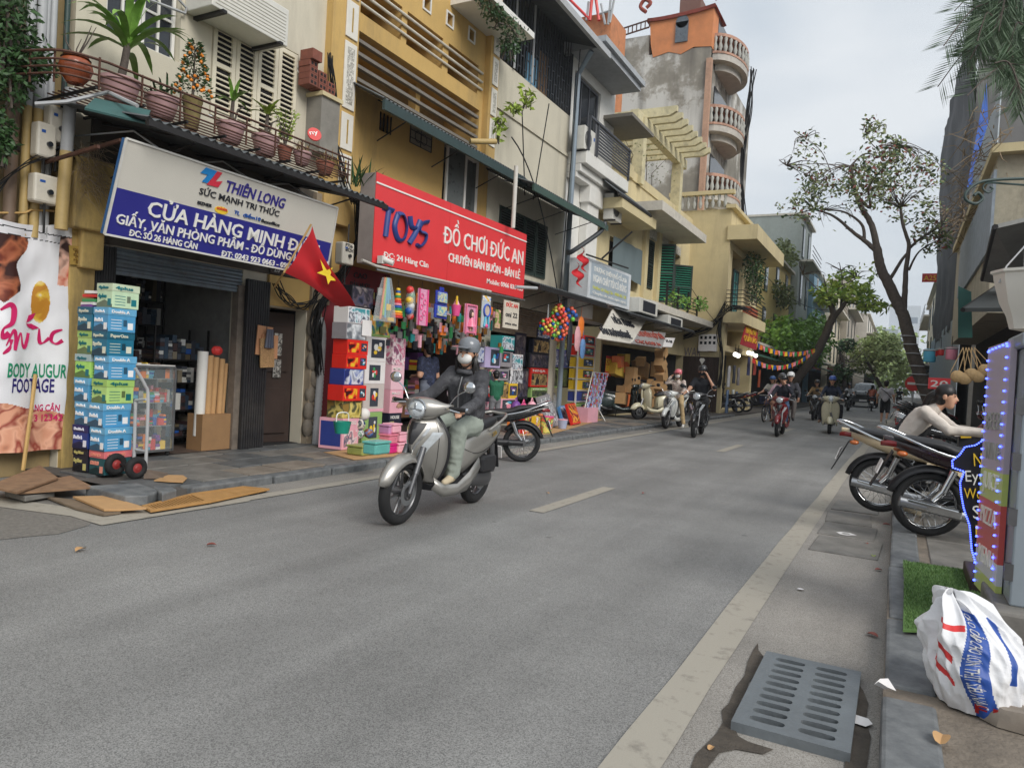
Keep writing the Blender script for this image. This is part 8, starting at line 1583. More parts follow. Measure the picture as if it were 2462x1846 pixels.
# right side
def grate():
 x0,x1,y0,y1=-.53,-.08,3.1,4.02;t=thing('drain_grate','grey slotted drain grate set in the gutter','drain grate',(-.3,3.5,.02));mb=MB();z=.045;nx,ny=2,10;m_=.045;cw=(x1-x0-3*m_)/2+m_/2;ch=(y1-y0-2*m_)/ny
 def cell(a,b,c,d):
  cx,cy=(a+b)/2,(c+d)/2;hw,hh=(b-a)/2-.014,(d-c)/2*.62;O=[];I=[]
  A_=[2*math.pi*i/24 for i in range(24)]+[math.atan2(sy*(d-c),sx*(b-a))%(2*math.pi)for sx in(-1,1)for sy in(-1,1)];A_.sort()
  for th in A_:
   u,v=math.cos(th),math.sin(th);s=1/max(abs(u)/((b-a)/2),abs(v)/((d-c)/2));O.append((cx+u*s,cy+v*s,z))
   k=hw-hh;sx=k if u>0 else-k;q=(cx+sx*min(1,abs(u)*1.6)+hh*u,cy+hh*v,z);I.append(q)
  n=28;mb.add(O+I+[(p[0],p[1],z-.05)for p in I],[(i,(i+1)%n,n+(i+1)%n,n+i)for i in range(n)]+[(n+i,n+(i+1)%n,2*n+(i+1)%n,2*n+i)for i in range(n)])
 xm=(x0+x1)/2
 for j in range(ny):[cell(a,b,y0+m_+ch*j,y0+m_+ch*(j+1))for a,b in((x0+m_,xm-.012),(xm+.012,x1-m_))]
 for a,b,c,d in((x0,x0+m_,y0,y1),(x1-m_,x1,y0,y1),(x0+m_,x1-m_,y0,y0+m_),(x0+m_,x1-m_,y1-m_,y1),(xm-.012,xm+.012,y0+m_,y1-m_)):mb.quad((a,c,z),(b,c,z),(b,d,z),(a,d,z))
 for a,b in(((x0,y0),(x1,y0)),((x1,y0),(x1,y1)),((x1,y1),(x0,y1)),((x0,y1),(x0,y0))):mb.quad((*a,0),(*b,0),(*b,z),(*a,z))
 mb.build('grid',mat('grate_iron',(112,118,122),.5,metal=.2,var=.12,scale=9,bump=.3,dirt=.3),t);mb=MB();mb.quad((x0+.02,y0+.02,.011),(x1-.02,y0+.02,.011),(x1-.02,y1-.02,.011),(x0+.02,y1-.02,.011));mb.build('pit',SOIL,t)
grate()
def sack():
 c=Vector((.40,3.80,.1));t=thing('rice_sack','crumpled white woven feed sack with blue and red print on the pavement','sack',c);NU,NV=300,170;H_=.45
 def S(u,v):
  a=2*math.pi*u;r=.235*(math.sin(math.pi*min(1,.16+.84*v))**.45)*(1-.42*v);r*=1+.22*mnoise.noise((math.cos(a)*1.6,math.sin(a)*1.6,v*2.2+5))+.16*(.5-abs(mnoise.noise((math.cos(a)*2.6,math.sin(a)*2.6,v*3.4))))+.05*mnoise.noise((math.cos(a)*7,math.sin(a)*7,v*9));fold=(.10*(.35-abs(mnoise.noise((math.cos(a)*1.7+4,math.sin(a)*1.7,v*1.5))))+.05*(.3-abs(mnoise.noise((math.cos(a)*3.5,math.sin(a)*3.5+2,v*3)))))*(.25+v)
  return c+Vector(((r+fold)*math.cos(a)*1.0-.13*v*v,(r+fold)*math.sin(a)*.9+.06*v,H_*(v**.9)+.05*v*mnoise.noise((math.cos(a)*2,math.sin(a)*2,9))))
 mb=MB();vs=[S(i/NU,j/NV)for i in range(NU)for j in range(NV+1)];mb.v=[tuple(q)for q in vs]
 for i in range(NU):
  for j in range(NV):
   mb.f.append((i*(NV+1)+j,((i+1)%NU)*(NV+1)+j,((i+1)%NU)*(NV+1)+j+1,i*(NV+1)+j+1));u,v=(i+.5)/NU,(j+.5)/NV;k=0;w=u+.03*math.sin(5*v)
   if .725<w<.795 and v<.9:k=1
   elif .60<w<.70 and(.2<v-(.7-w)*1.5<.26 or .40<v-(.7-w)*1.5<.47):k=2
   elif .60<w<.72 and .70<v<.75:k=2
   elif .86<w<.885 and .3<v<.8:k=1
   mb.m.append(k)
 mb.poly([S(i/NU,1)for i in range(NU)]);mb.build('bag',[mat('woven_white',(226,226,228),.55,var=.06,scale=12,bump=.5,bscale=30,dirt=.35,dcol=(.4,.36,.3),dscale=3),mat('sack_blue',(40,80,160),.5),mat('sack_red',(206,50,50),.5)],t,70)
 q=MB();text_on(q,'CAO CẤP CHO LỢN THỊT SIÊU NẠC',(0,0,0),(1,0,0),(0,1,0),.04,.8,.01,.001);q.v=[tuple(S(.737+v[1]*.9-.03*math.sin(5*(.88-v[0])),.88-v[0])+Vector((-.1,-.99,.1))*.008)for v in q.v];q.build('lettering',INKW,t)
 q=MB();text_on(q,'F1',(0,0,0),(1,0,0),(0,1,0),.08,.12,.02,.001);q.v=[tuple(S(.72+v[0]*.5,.03+v[1])+Vector((0,-1,0))*.008)for v in q.v];q.build('lettering',mat('sack_red',(206,50,50)),t)
sack()
t=thing('turf_mat','bright green artificial turf mat beside the kerb','mat',(.35,5.5,.12));mb=MB();pts=[(.10,4.55),(.45,4.75),(.86,5.0),(.9,6.45),(.12,6.4)];mb.prism([(x,y,.127)for x,y in pts],(0,0,.012));mb.build('backing',mat('turf_green',(84,116,58),.9,var=.2,scale=30),t)
rn=random.Random(8);mb=MB()
for i in range(15000):
 x,y=rn.uniform(.11,.88),rn.uniform(4.57,6.4)
 if y<4.57+(x-.1)*.55:continue
 d=Vector((rn.uniform(-.5,.5),rn.uniform(-.5,.5),1))*.016;s=Vector((rn.uniform(-1,1),rn.uniform(-1,1),0)).normalized()*.003;p=Vector((x,y,.138));mb.add([p-s,p+s,p+d],[(0,1,2)],i%3)
o=mb.build('blades',[mat('blade_a',(98,132,70),.7,var=0),mat('blade_b',(78,108,56),.7,var=0),mat('blade_c',(122,152,92),.7,var=0)],t);o['kind']='stuff'
mb=MB();mb.bb((.50,5.75,.124),(1.0,6.35,.22));tag(mb.build('sign_base_block',WOODD,None,bevel=.01),'dark brown base block under the LED board','block')
LED=mat('led_blue',(70,90,255),.3,var=0,emit=4)
def led_row(t,pts,n,r=.006,nm='led'):
 L=[0];[L.append(L[-1]+(b-a).length)for a,b in zip(pts,pts[1:])];mb=MB()
 for i in range(n):
  s=L[-1]*i/(n-1);k=max(j for j in range(len(L))if L[j]<=s+1e-9);k=min(k,len(pts)-2);mb.ell(pts[k].lerp(pts[k+1],(s-L[k])/max(1e-6,L[k+1]-L[k])),r,6,4)
 mb.build(nm+'_strip',LED,t,kind='stuff')
out=[(2405,1046),(2372,1052),(2345,1070),(2320,1074),(2308,1092),(2289,1107),(2291,1124),(2318,1133),(2308,1160),(2311,1190),(2317,1222),(2331,1262),(2336,1320),(2345,1350),(2362,1372),(2405,1392)]
P=[W(a,b,Y=6.3)for a,b in out];t=thing('led_board','black cloud-shaped menu board outlined in blue LED dots','sign board',P[-1]);mb=MB();mb.prism(P+[W(2470,1392,Y=6.3),W(2470,1046,Y=6.3)],(0,.03,0));mb.build('board',mat('board_black',(26,24,30),.4),t);led_row(t,[p+Vector((0,-.008,0))for p in P],84,.0065)
for s,a,b,h,m_ in(('N',(2342,1120),(2362,1120),.10,PAL[2]),('Eye',(2322,1157),(2370,1157),.085,INKW),('Wo',(2318,1197),(2362,1199),.08,PAL[2]),('S',(2340,1246),(2358,1246),.10,INKW),('E',(2346,1290),(2362,1291),.09,PAL[2]),('B',(2348,1330),(2364,1331),.09,INKW)):mb=MB();text_px(mb,s,a,b,h,Vector((0,6.298,0)),Vector((0,-1,0)),None,bold=-.005);mb.build('lettering',m_,t)
A,B_,C_,D_=W(2383,836,Y=5.55),W(2440,817,Y=5.0),W(2398,1461,Y=5.0),W(2348,1404,Y=5.55);t=thing('menu_panel','tall printed drinks panel edged with blue LED dots','sign panel',D_);n=(B_-A).cross(D_-A).normalized();n=n if n.y<0 else-n
def pp(u,v):return A.lerp(B_,u).lerp(D_.lerp(C_,u),v)
for v0,v1,c in((0,.50,(188,176,190)),(.5,.62,(196,208,120)),(.62,.84,(206,90,86)),(.84,.92,(214,214,220)),(.92,1,(196,208,130))):mb=MB();mb.plate([pp(0,v0),pp(1,v0),pp(1,v1),pp(0,v1)],.03);mb.build('printed_sheet',mat('sheet_%d'%c[1],c,.4,var=.05),t)
ux=(B_-A).normalized()
for s,v in(('BEER',.34),('WINE',.46),('JUICE',.58),('PIZZA',.72),('MENU',.88)):mb=MB();text_on(mb,s,pp(.18,v)+n*.016,ux,(0,0,1),.11,(pp(.85,v)-pp(.18,v)).length,-.005);mb.build('lettering',PAL[10]if v<.5 else INKW,t)
led_row(t,[pp(.06,.02)+n*.02,pp(.03,.5)+n*.02,pp(.04,.98)+n*.02],27,.008);led_row(t,[pp(.88,.02)+n*.02,pp(.85,.5)+n*.02,pp(.86,.95)+n*.02],23,.008);led_row(t,[pp(.1,.015)+n*.02,pp(.85,.01)+n*.02],6,.008)
t=thing('steel_cabinet','grey steel street cabinet on a concrete base','cabinet',(1,5,.1));x0=W(2420,1300,Y=4.75).x;mb=MB();mb.bb((x0+.03,4.75,.32),(x0+.9,5.25,1.72));mb.build('body',mat('cabinet_grey',(150,160,168),.4,metal=.2,var=.05),t,bevel=.01);mb=MB();mb.bb((x0,4.7,1.72),(x0+.95,5.3,1.8));mb.build('roof',mat('cabinet_grey',(150,160,168)),t,bevel=.015);mb=MB();mb.bb((x0-.05,4.6,.1),(x0+1,5.3,.32));mb.build('base',STONE[1],t,bevel=.02)
for z in(.5,.8,1.1,1.4):mb=MB();mb.box((x0+.02,4.77,z),(.04,.05,.09));mb.build('hinge',ALU,t)
c=D(2462,722,6.2);t=thing('street_lamp','white faceted glass lamp bowl hung from a scrolled iron bracket','street lamp',c,local=True);k=6.2/1750;mb=MB();mb.lathe([(.004,75*k*-1),(26*k,-70*k),(34*k,-40*k),(50*k,-8*k),(64*k,45*k),(66*k,60*k),(72*k,64*k),(72*k,70*k),(60*k,72*k)],8);mb.build('bowl',mat('lamp_white',(226,222,212),.35,var=.03),t,20,local=True)
def lp(px,py):return D(px,py,6.2)-c
mb=MB();mb.tube(interp([lp(2520,430),lp(2440,430),lp(2360,437),lp(2325,460),(lp(2322,480)),lp(2345,490),lp(2362,478),lp(2352,464),lp(2342,470)],6),.013,8);mb.tube(interp([lp(2500,448),lp(2420,442),lp(2375,440),lp(2363,452),lp(2375,463),lp(2387,455),lp(2380,449)],6),.009,6);mb.build('bracket',mat('bracket_green',(52,70,68),.5),t,60,local=True);mb=MB();mb.tube([lp(2402,680),lp(2420,640),lp(2470,585)],.007,6);mb.tube([lp(2470,430),lp(2464,660)],.01,6);mb.build('cable',GREYP,t,local=True)
q=D(2345,1040,8.2);t=thing('parcel_tray','white parcel tray with yellow label the girl reaches for','tray',q);mb=MB();M=Matrix.Rotation(R(-8),3,'Y');mb.box(q,(.42,.3,.05),M=M);mb.build('tray',MWHT,t);mb=MB();mb.box(q+Vector((-.1,-.152,-.03)),(.1,.01,.06),M=M);mb.build('label',PAL[2],t);mb=MB();mb.box(q+Vector((.02,.02,-.2)),(.36,.28,.36));mb.build('stand',PAL[9],t)
# trees
def tree(label,Y,limbs,blobs,n,L,mats_,seed,wrap=None,asp=.5,up=-.2,twigs=30):
 b=W(*limbs[0][0][0],Y=Y);t=thing('street_tree',label,'tree',b);mb=MB();rn=random.Random(seed)
 def Q(p):q=W(p[0],p[1],Y=Y);q.y+=(p[2]if len(p)>2 else 0);return q
 for pts,r0,r1 in limbs:
  r0*=.66;r1*=.66;c=interp([Q(p)for p in pts],6);m=len(c);mb.tube([q+Vector((rn.uniform(-1,1),0,rn.uniform(-1,1)))*r0*.07 for q in c],[r0+(r1-r0)*i/(m-1)for i in range(m)],10)
 ends=[Q(l[0][-1])for l in limbs]
 for(px,py,rx,rz,dy)in blobs:
  c=Q((px,py,dy));s=W(px+rx,py,Y=Y).x-W(px,py,Y=Y).x;e=min(ends,key=lambda q:(q-c).length)
  for i in range(max(2,twigs//len(blobs))):d=c+Vector((rn.uniform(-s,s),rn.uniform(-s,s)*.8,rn.uniform(-s,s)*.6));mb.tube(interp([e,e.lerp(d,.5)+Vector((rn.uniform(-.3,.3),rn.uniform(-.3,.3),.2)),d],4),[.022*(1-.1*k)*(Y/27)for k in range(9)],3)
 mb.build('trunk',BARK,t,60);mb=MB();w=[b_[2]*b_[3]for b_ in blobs]
 for i in range(n):
  px,py,rx,rz,dy=rn.choices(blobs,w)[0];a=rn.uniform(0,6.28);r=math.sqrt(rn.random());q=Q((px+rx*r*math.cos(a),py+rz*r*math.sin(a),dy+rn.gauss(0,1)*rx*Y/1750*.6))
  if mnoise.noise(q*(.55 if L<.25 else .3))<-.12:continue
  k=0 if rn.random()<.62 else 1 if rn.random()<.6 else 2;leafcard(mb,q,(rn.uniform(-1,1),rn.uniform(-1,1),rn.uniform(-.7,.7)+up),L*rn.uniform(.6,1.3),L*asp*rn.uniform(.8,1.2),rn,k)
 mb.build('crown',mats_,t)
 if wrap:
  for k,(px,py,r)in enumerate(wrap):m2=MB();q=Q((px,py));m2 .torus(q,r,.018,'Z',20,5);m2 .build('light_wire',GREYP,t,60)
YT=27.
tree('leaning street tree with dark trunk and sparse reddish olive leaves',YT,[([(2262,1010),(2235,960),(2212,900),(2192,840),(2175,770),(2160,735)],.36,.26),([(2160,735),(2140,690),(2122,655),(2112,620),(2108,592)],.27,.2),([(2110,600),(2095,540),(2072,500),(2055,455),(2045,400)],.17,.08),([(2108,605),(2078,578),(2050,558),(2005,520),(1960,505)],.13,.04),([(2078,578),(2072,540),(2030,510),(1985,505)],.09,.03),([(2172,760),(2176,700),(2178,650),(2185,590),(2172,545),(2165,500)],.15,.06),([(2142,668),(2165,630),(2180,610)],.09,.06),([(2183,600),(2215,572),(2265,542)],.08,.03),([(2185,650),(2210,605),(2260,575)],.06,.02),([(2060,470),(2092,500),(2090,450),(2130,395),(2155,352)],.08,.03),([(2045,400),(2080,370),(2130,378),(2160,350)],.05,.02),([(2130,378),(2095,345),(2085,320)],.03,.015),([(1960,505),(1930,510),(1900,520)],.03,.015),([(2000,420),(1975,365),(1935,330)],.025,.012),([(2045,420),(1990,395),(1890,398)],.03,.012)],[(2000,440,60,40,0),(2060,420,70,45,1),(2130,420,70,55,-1),(2190,400,70,45,0),(2240,390,45,40,1),(2100,310,28,30,0),(1945,350,40,35,0),(1930,510,60,25,0),(2000,500,55,35,1),(2090,480,60,40,-1),(2190,480,70,55,0),(2250,500,40,50,1),(2150,350,30,22,0),(1900,395,30,10,0),(1960,420,45,40,1),(1950,480,50,30,0),(2240,570,50,40,0)],4400,.18,[mat('leaf_pale_olive',(128,138,92),.55,var=.3),LEAFD,LEAFR],3,[(2232,950,.26),(2222,925,.25),(2212,900,.24),(2204,880,.23),(2195,850,.22),(2188,828,.22),(2182,808,.21)],.45,twigs=150)
tree('tree leaning over the far shops with bright yellow-green leaves',44.,[([(1885,935),(1915,912),(1955,862),(1978,820),(1995,780),(2005,755)],.42,.3),([(2005,755),(1998,735),(1990,722)],.26,.2),([(2003,765),(2020,745),(2033,728)],.22,.16),([(1992,724),(1985,690),(1980,660)],.08,.03),([(2022,735),(2025,690),(2022,650)],.08,.03),([(1995,724),(2020,690),(2060,670)],.07,.03),([(1990,725),(1960,690),(1930,660)],.06,.02),([(2033,728),(2070,732),(2120,735)],.05,.02)],[(1950,650,45,18,0),(2010,645,50,22,1),(2060,665,50,25,-1),(1990,690,45,25,0),(2060,705,40,22,0),(1990,720,30,14,0),(2100,735,40,10,0)],2600,.34,[mat('leaf_lime',(176,200,92),.5,var=.25),LEAFY,LEAF],5,None,.45,twigs=60)
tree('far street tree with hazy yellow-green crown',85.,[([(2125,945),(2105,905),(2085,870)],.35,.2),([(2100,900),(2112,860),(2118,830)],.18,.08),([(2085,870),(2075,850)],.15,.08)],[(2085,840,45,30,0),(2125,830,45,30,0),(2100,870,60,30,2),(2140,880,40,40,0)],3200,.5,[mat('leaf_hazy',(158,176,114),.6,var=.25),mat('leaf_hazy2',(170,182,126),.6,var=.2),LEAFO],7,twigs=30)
tree('dark bare-limbed tree far down the street',70.,[([(2030,930),(2028,880),(2020,850)],.3,.2),([(2022,860),(2050,870),(2075,845)],.1,.04),([(2020,850),(2030,825),(2050,830)],.1,.04)],[(2035,830,22,16,0),(2020,900,25,25,0)],500,.45,[LEAFD,LEAFO,LEAFD],8,twigs=20)
creeper('dense green shrubs growing over the far shop roofs',[((-6.2,46,4.2),(1.2,5,1.3)),((-6.0,53,4.4),(1.2,4,1.6)),((-5.8,60,5.0),(1.2,4,2.2))],3000,LEAF,.4,11,'roof_shrub');creeper('hanging grass and shrubs on the yellow house terrace',[((-7.2,52,10.2),(.6,4,.9)),((-7.0,50,7.2),(.6,4,.8))],1000,LEAFO,.3,12);creeper('dark green creeper hanging beside the drain pipes',[(W(20,60,X=-7.9),(.35,.22,.5)),(W(55,130,X=-7.9),(.3,.22,.35)),(W(20,190,X=-7.9),(.3,.2,.3)),(W(75,150,X=-7.8),(.2,.25,.12)),(W(5,10,X=-7.9),(.35,.2,.5)),(W(0,330,X=-7.95),(.2,.1,.3))],2600,LEAFD,.075,13);creeper('ivy trailing from the slab of the toy shophouse',[(W(1215,60,X=-7.35),(.3,.9,.15)),(W(1225,110,X=-7.4),(.2,.25,.3)),(W(1180,20,X=-7.4),(.2,.8,.12))],700,LEAFD,.09,14);creeper('leggy fig shoot sprouting beside the awning post',[(W(1265,235,X=-7.6),(.15,.3,.25)),(W(1235,260,X=-7.6),(.1,.25,.12)),(W(1200,310,X=-7.6),(.1,.1,.3))],150,LEAFY,.16,15)
t=thing('snake_plants','spiky snake plants above the toy shop sign end','plant',W(880,430,X=-7.5));rn=random.Random(2)
for k in range(3):
 mb=MB();q=W(850+22*k,445+6*k,X=-7.6)
 for i in range(12):blade(mb,q+Vector((rn.uniform(-.1,.1),rn.uniform(-.12,.12),0)),rn.uniform(0,6.3),R(rn.uniform(50,88)),rn.uniform(.25,.5),.016,rn.uniform(.05,.5),5)
 mb.build('leaf_cluster',LEAFD,t)
c=thing('dry_roots','tuft of dry roots on the corner pillar capital','plant',W(205,400,X=-7.85));mb=MB()
for i in range(160):q=W(rn.uniform(185,250),rn.uniform(340,470),X=-7.9);d=Vector((rn.uniform(-.02,.2),rn.uniform(-.15,.25),rn.uniform(-.3,.05)));mb.tube([q,q+d*.5+Vector((0,0,.03)),q+d],[.003,.003,.001],3)
mb.build('roots',mat('dry_root',(130,112,88),.9),c,kind='stuff')
PC=D(2440,20,13);t=thing('palm_tree','dark green palm fronds over the covered building','palm',PC);mb=MB();ms=MB()
for i in range(55):
 a=R(rn.uniform(120,300));sp=D(2440-math.cos(a)*0+rn.uniform(-60,70),rn.uniform(-60,170),13+rn.uniform(-1,1));e=sp+(RTv:=Vector(RT))*rn.uniform(-1.1,.5)+Vector((0,0,-1))*rn.uniform(.0,.9);c_=interp([sp,sp.lerp(e,.5)+Vector((0,0,.25)),e],8);ms.tube(c_,.012,4)
 for q,q2 in zip(c_,c_[1:]):
  d=(q2-q).normalized()
  for s in(-1,1):
   for f in(0,.5):w=(d*.6+s*d.cross(Vector(FW)).normalized()*.8+Vector((0,0,-.35))).normalized();leafcard(mb,q.lerp(q2,f),w,.46,.02,rn)
ms.tube([PC+Vector((.5,0,1)),PC+Vector((.6,0,-6))],.16,10);mb.build('fronds',mat('palm_green',(74,98,68),.5,var=.2),t);ms.build('stems',BARK,t)
# right-hand buildings
def tarp():
 t=thing('covered_building','building under construction wrapped in black sheeting','building',(3,40,0));mb=MB();vs=[]
 for i in range(25):
  for j in range(40):y=37+22*i/24;z=4.6+15*j/39;vs.append((2.25-.015*(y-37)+.25*mnoise.noise((y*.5,z*.35,1))+.1*mnoise.noise((y*1.5,z*.9,2))-.012*(z-5),y,z))
 mb.add(vs,[(i*40+j,i*40+j+1,i*40+41+j,i*40+40+j)for i in range(24)for j in range(39)]);mb.build('black_sheeting',mat('black_sheet',(40,40,44),.7,var=.15,scale=1),t,60)
 mb=MB();vs=[]
 for i in range(20):
  for j in range(30):x=2.2+6*i/19;z=4.6+14.5*j/29;vs.append((x,36.95+.25*mnoise.noise((x*.9,z*.3,5)),z))
 mb.add(vs,[(i*30+j,i*30+30+j,i*30+31+j,i*30+j+1)for i in range(19)for j in range(29)]);mb.build('grey_sheeting',mat('grey_sheet',(112,111,111),.8,var=.15,scale=.6),t,60)
 mb=MB();mb.plate([W(2372,200,Y=36.7),W(2376,300,Y=36.7),W(2335,455,Y=36.7),W(2325,450,Y=36.7),W(2352,300,Y=36.7)],.03);mb.build('blue_strip',mat('blue_tarp',(70,110,200),.6),t);mb=MB();corrugated(mb,(2.2,37,0.1),(1.9,60,.1),(1.9,60,5),(2.2,37,5),70,.04);mb.build('tin_fence',mat('pale_tin',(176,186,194),.5,metal=.2,var=.06,dirt=.2),t,60);mb=MB();mb.bb((2.7,37.4,.1),(8,59,18.5));mb.build('core',mat('concrete_core',(120,118,114),.9),t)
tarp()
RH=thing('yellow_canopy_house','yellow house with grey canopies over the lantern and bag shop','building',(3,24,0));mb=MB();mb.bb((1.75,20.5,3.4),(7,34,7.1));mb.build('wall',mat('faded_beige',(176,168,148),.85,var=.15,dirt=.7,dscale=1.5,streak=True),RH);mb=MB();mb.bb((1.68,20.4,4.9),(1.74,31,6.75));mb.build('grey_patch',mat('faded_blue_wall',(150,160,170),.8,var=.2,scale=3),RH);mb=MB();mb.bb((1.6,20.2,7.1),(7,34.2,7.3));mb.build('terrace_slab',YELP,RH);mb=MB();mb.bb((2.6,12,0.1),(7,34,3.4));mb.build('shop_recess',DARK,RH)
mb=MB();corrugated(mb,(1.7,20.4,7.3),(1.7,27,7.3),(1.7,27,8.6),(1.7,20.4,8.6),24,.03);mb.build('tin_parapet',mat('pale_tin',(176,186,194)),RH,60)
def canopy(label,pts,Y0,Y1,m):
 t=thing('canopy',label,'canopy',W(*pts[0],Y=Y0));A,B_,C_,D_=W(*pts[0],Y=Y0),W(*pts[1],Y=Y1),W(*pts[2],Y=Y1),W(*pts[3],Y=Y0);mb=MB();mb.plate([A,B_,C_,D_],.08);mb.build('roof',m,t);mb=MB();mb.tube([A,B_],.05,6);mb.build('edge',IRON,t)
t=thing('dry_vines','tangle of dry vines on the terrace above the bag shop','vines',(1.6,22,7.2));mb=MB();rn=random.Random(5)
for i in range(260):q=Vector((1.5+rn.uniform(-.4,.5),rn.uniform(19.5,33),rn.uniform(6.9,8.2)));d=Vector((rn.uniform(-.7,.3),rn.uniform(-1,1),rn.uniform(-.6,.3)));mb.tube([q,q+d*.5+Vector((0,0,rn.uniform(-.1,.2))),q+d],[.014,.01,.004],3)
mb.build('stems',mat('dry_root',(130,112,88)),t,kind='stuff')
canopy('broad grey canopy with peeling fascia above the bag shop',[(2393,545),(2362,672),(2470,690),(2520,515)],15,19,mat('canopy_grey',(150,150,146),.7,dirt=.5));canopy('low dark canopy over the hanging bags',[(2315,745),(2395,690),(2480,690),(2420,745)],17,20,mat('canopy_dark',(70,74,74),.7,dirt=.3))
mb=MB();mb.plate([W(a,b,Y=18.5)for a,b in((2304,688),(2335,702),(2338,812),(2303,812))],.04);tag(mb.build('green_sheet',mat('green_tarp',(40,92,84),.6,var=.1)),'green sheet hanging beside the low canopy','sheet')
STR=mat('straw',(186,156,112),.85,var=.2,scale=20,bump=.6)
for i,(px,py)in enumerate(((2302,905),(2320,910),(2335,900),(2352,905),(2368,890))):
 q=W(px,py,Y=13.5);t=thing('straw_bag','woven straw bag hanging on long handles','bag',q,group='straw bags hanging in a bunch');mb=MB();mb.ell(q,(.10,.06,.10),12,8);mb.build('bag',STR,t,60)
 for s in(-1,1):mb=MB();mb.tube([q+Vector((.1*s,0,.06)),W(2325+.4*(px-2325),835,Y=13.5)],.008,4);mb.build('handle',STR,t)
for i,(lb,px,py,w,h,c)in enumerate((('blue round cloth lantern',2235,855,26,30,7),('small red lantern beside the blue one',2247,848,13,16,0),('second small red lantern',2262,846,13,16,0),('broad pink patterned lantern',2288,850,24,28,8))):
 q=W(px,py,Y=22);k=22*.9/1750;t=thing('cloth_lantern',lb+' hanging outside the bag shop','lantern',q);mb=MB();mb.lathe([(w*k*.45,-h*k/2),(w*k*.5,-h*k*.4),(w*k*.5,h*k*.4),(w*k*.45,h*k/2)],16,Matrix.Translation(q));mb.build('shade',PAL[c],t,40);mb=MB();mb.torus(q+Vector((0,0,h*k*.4)),w*k*.5,.02,'Z',16,5);mb.build('hoop',PAL[10],t);mb=MB();mb.tube([q+Vector((0,0,h*k/2)),q+Vector((0,0,h*k/2+.3))],.01,4);mb.build('cord',WIREM,t)
def board(label,px,py,w,h,Y,base,txt,tc,h2=.5):
 q=W(px,py,Y=Y);k=Y*.9/1750;t=thing('street_sign',label,'sign',q);mb=MB();mb.box(q,(w*k,.06,h*k));mb.build('board',base,t);mb=MB();text_on(mb,txt,q+Vector((-w*k*.4,-.03,-h*k*h2*.5)),(1,0,0),(0,0,1),h*k*h2,w*k*.8);mb.build('lettering',tc,t);mb=MB();mb.tube([q-Vector((0,-.05,0)),q+Vector((.1,.6,0))],.03,6);mb.build('arm',IRON,t);return t,q
board('red hotel sign lettered A25',2236,668,32,20,60,PAL[0],'A25',PAL[2],.6);board('red bargain sign reading 20',2258,922,44,26,20,mat('sign_red',(226,62,66)),'20',INKW,.6);board('pink shop sign on the teal far house',1911,632,20,26,58,mat('sign_pink',(226,90,120),.5),'SPA',PAL[2],.4)
q=W(2196,922,Y=33);t=thing('no_entry_sign','round red no-entry road sign on a pole','road sign',(q.x,q.y,.1));mb=MB();mb.lathe([(.005,0),(.3,0),(.3,.02),(.005,.02)],24,Matrix.Translation(q)@Matrix.Rotation(R(90),4,'X'));mb.build('disc',PAL[0],t);mb=MB();mb.box(q+Vector((0,-.03,0)),(.42,.01,.1));mb.build('bar',INKW,t);mb=MB();mb.tube([(q.x,q.y+.03,.08),(q.x,q.y+.03,q.z+.35)],.04,8);mb.build('pole',GREYP,t)
# far houses
def house(label,side,y0,y1,h,col,floors=3,bays=2,set_=0.,balc=True,wm=None):
 X=(-8.0-set_ if side<0 else 2.4+set_)+bend((y0+y1)/2);s=1 if side<0 else-1;t=thing('far_house',label,'building',(X,(y0+y1)/2,0));mb=MB();mb.bb((X,y0,0),(X-7*s,y1,h));mb.build('wall',mat('far_wall_%d_%d'%(y0,side),col,.85,var=.08,dirt=.25,dscale=.6,streak=True),t);fh=(h-3.2)/max(1,floors-1);mb=MB();mb.bb((X+.03*s,y0+.3,.1),(X-.1*s,y1-.3,2.6));mb.build('shop_front',DARK,t);mb=MB();mb.plate([(X,y0,3.1),(X,y1,3.1),(X+1.3*s,y1,2.7),(X+1.3*s,y0,2.7)],.06);mb.build('shop_awning',[TIN,mat('awning_red',(150,60,54),.7),mat('awning_green',(60,100,86),.7)][int(y0)%3],t);mb=MB();mb.bb((X+.3*s,y0-.05,h),(X-7*s,y1+.05,h+.15));mb.build('cornice',mat('far_trim',(200,196,184),.8),t)
 for f in range(floors-1):
  for b in range(bays):
   yc=y0+(y1-y0)*(b+.5)/bays;z=3.5+fh*f;mb=MB();mb.bb((X+.04*s,yc-.55,z+.3),(X-.02*s,yc+.55,z+fh*.78));w=mb.build('window',wm or DKG,t);ORG[w.name]=ORG[t.name];mb=MB();mb.bb((X+.07*s,yc-.4,z+.4),(X+.045*s,yc+.4,z+fh*.72));mb.build('pane',DGLASS,w)
  if balc and f%2==0:mb=MB();mb.bb((X,y0+.2,3.35+fh*f),(X+.9*s,y1-.2,3.5+fh*f));mb.build('balcony_slab',mat('far_trim',(200,196,184)),t);mb=MB();[mb.tube([(X+.85*s,y0+.2,3.5+fh*f+z),(X+.85*s,y1-.2,3.5+fh*f+z)],.025,4)for z in(.3,.6,.95)];mb.build('balcony_rails',IRON,t,kind='stuff')
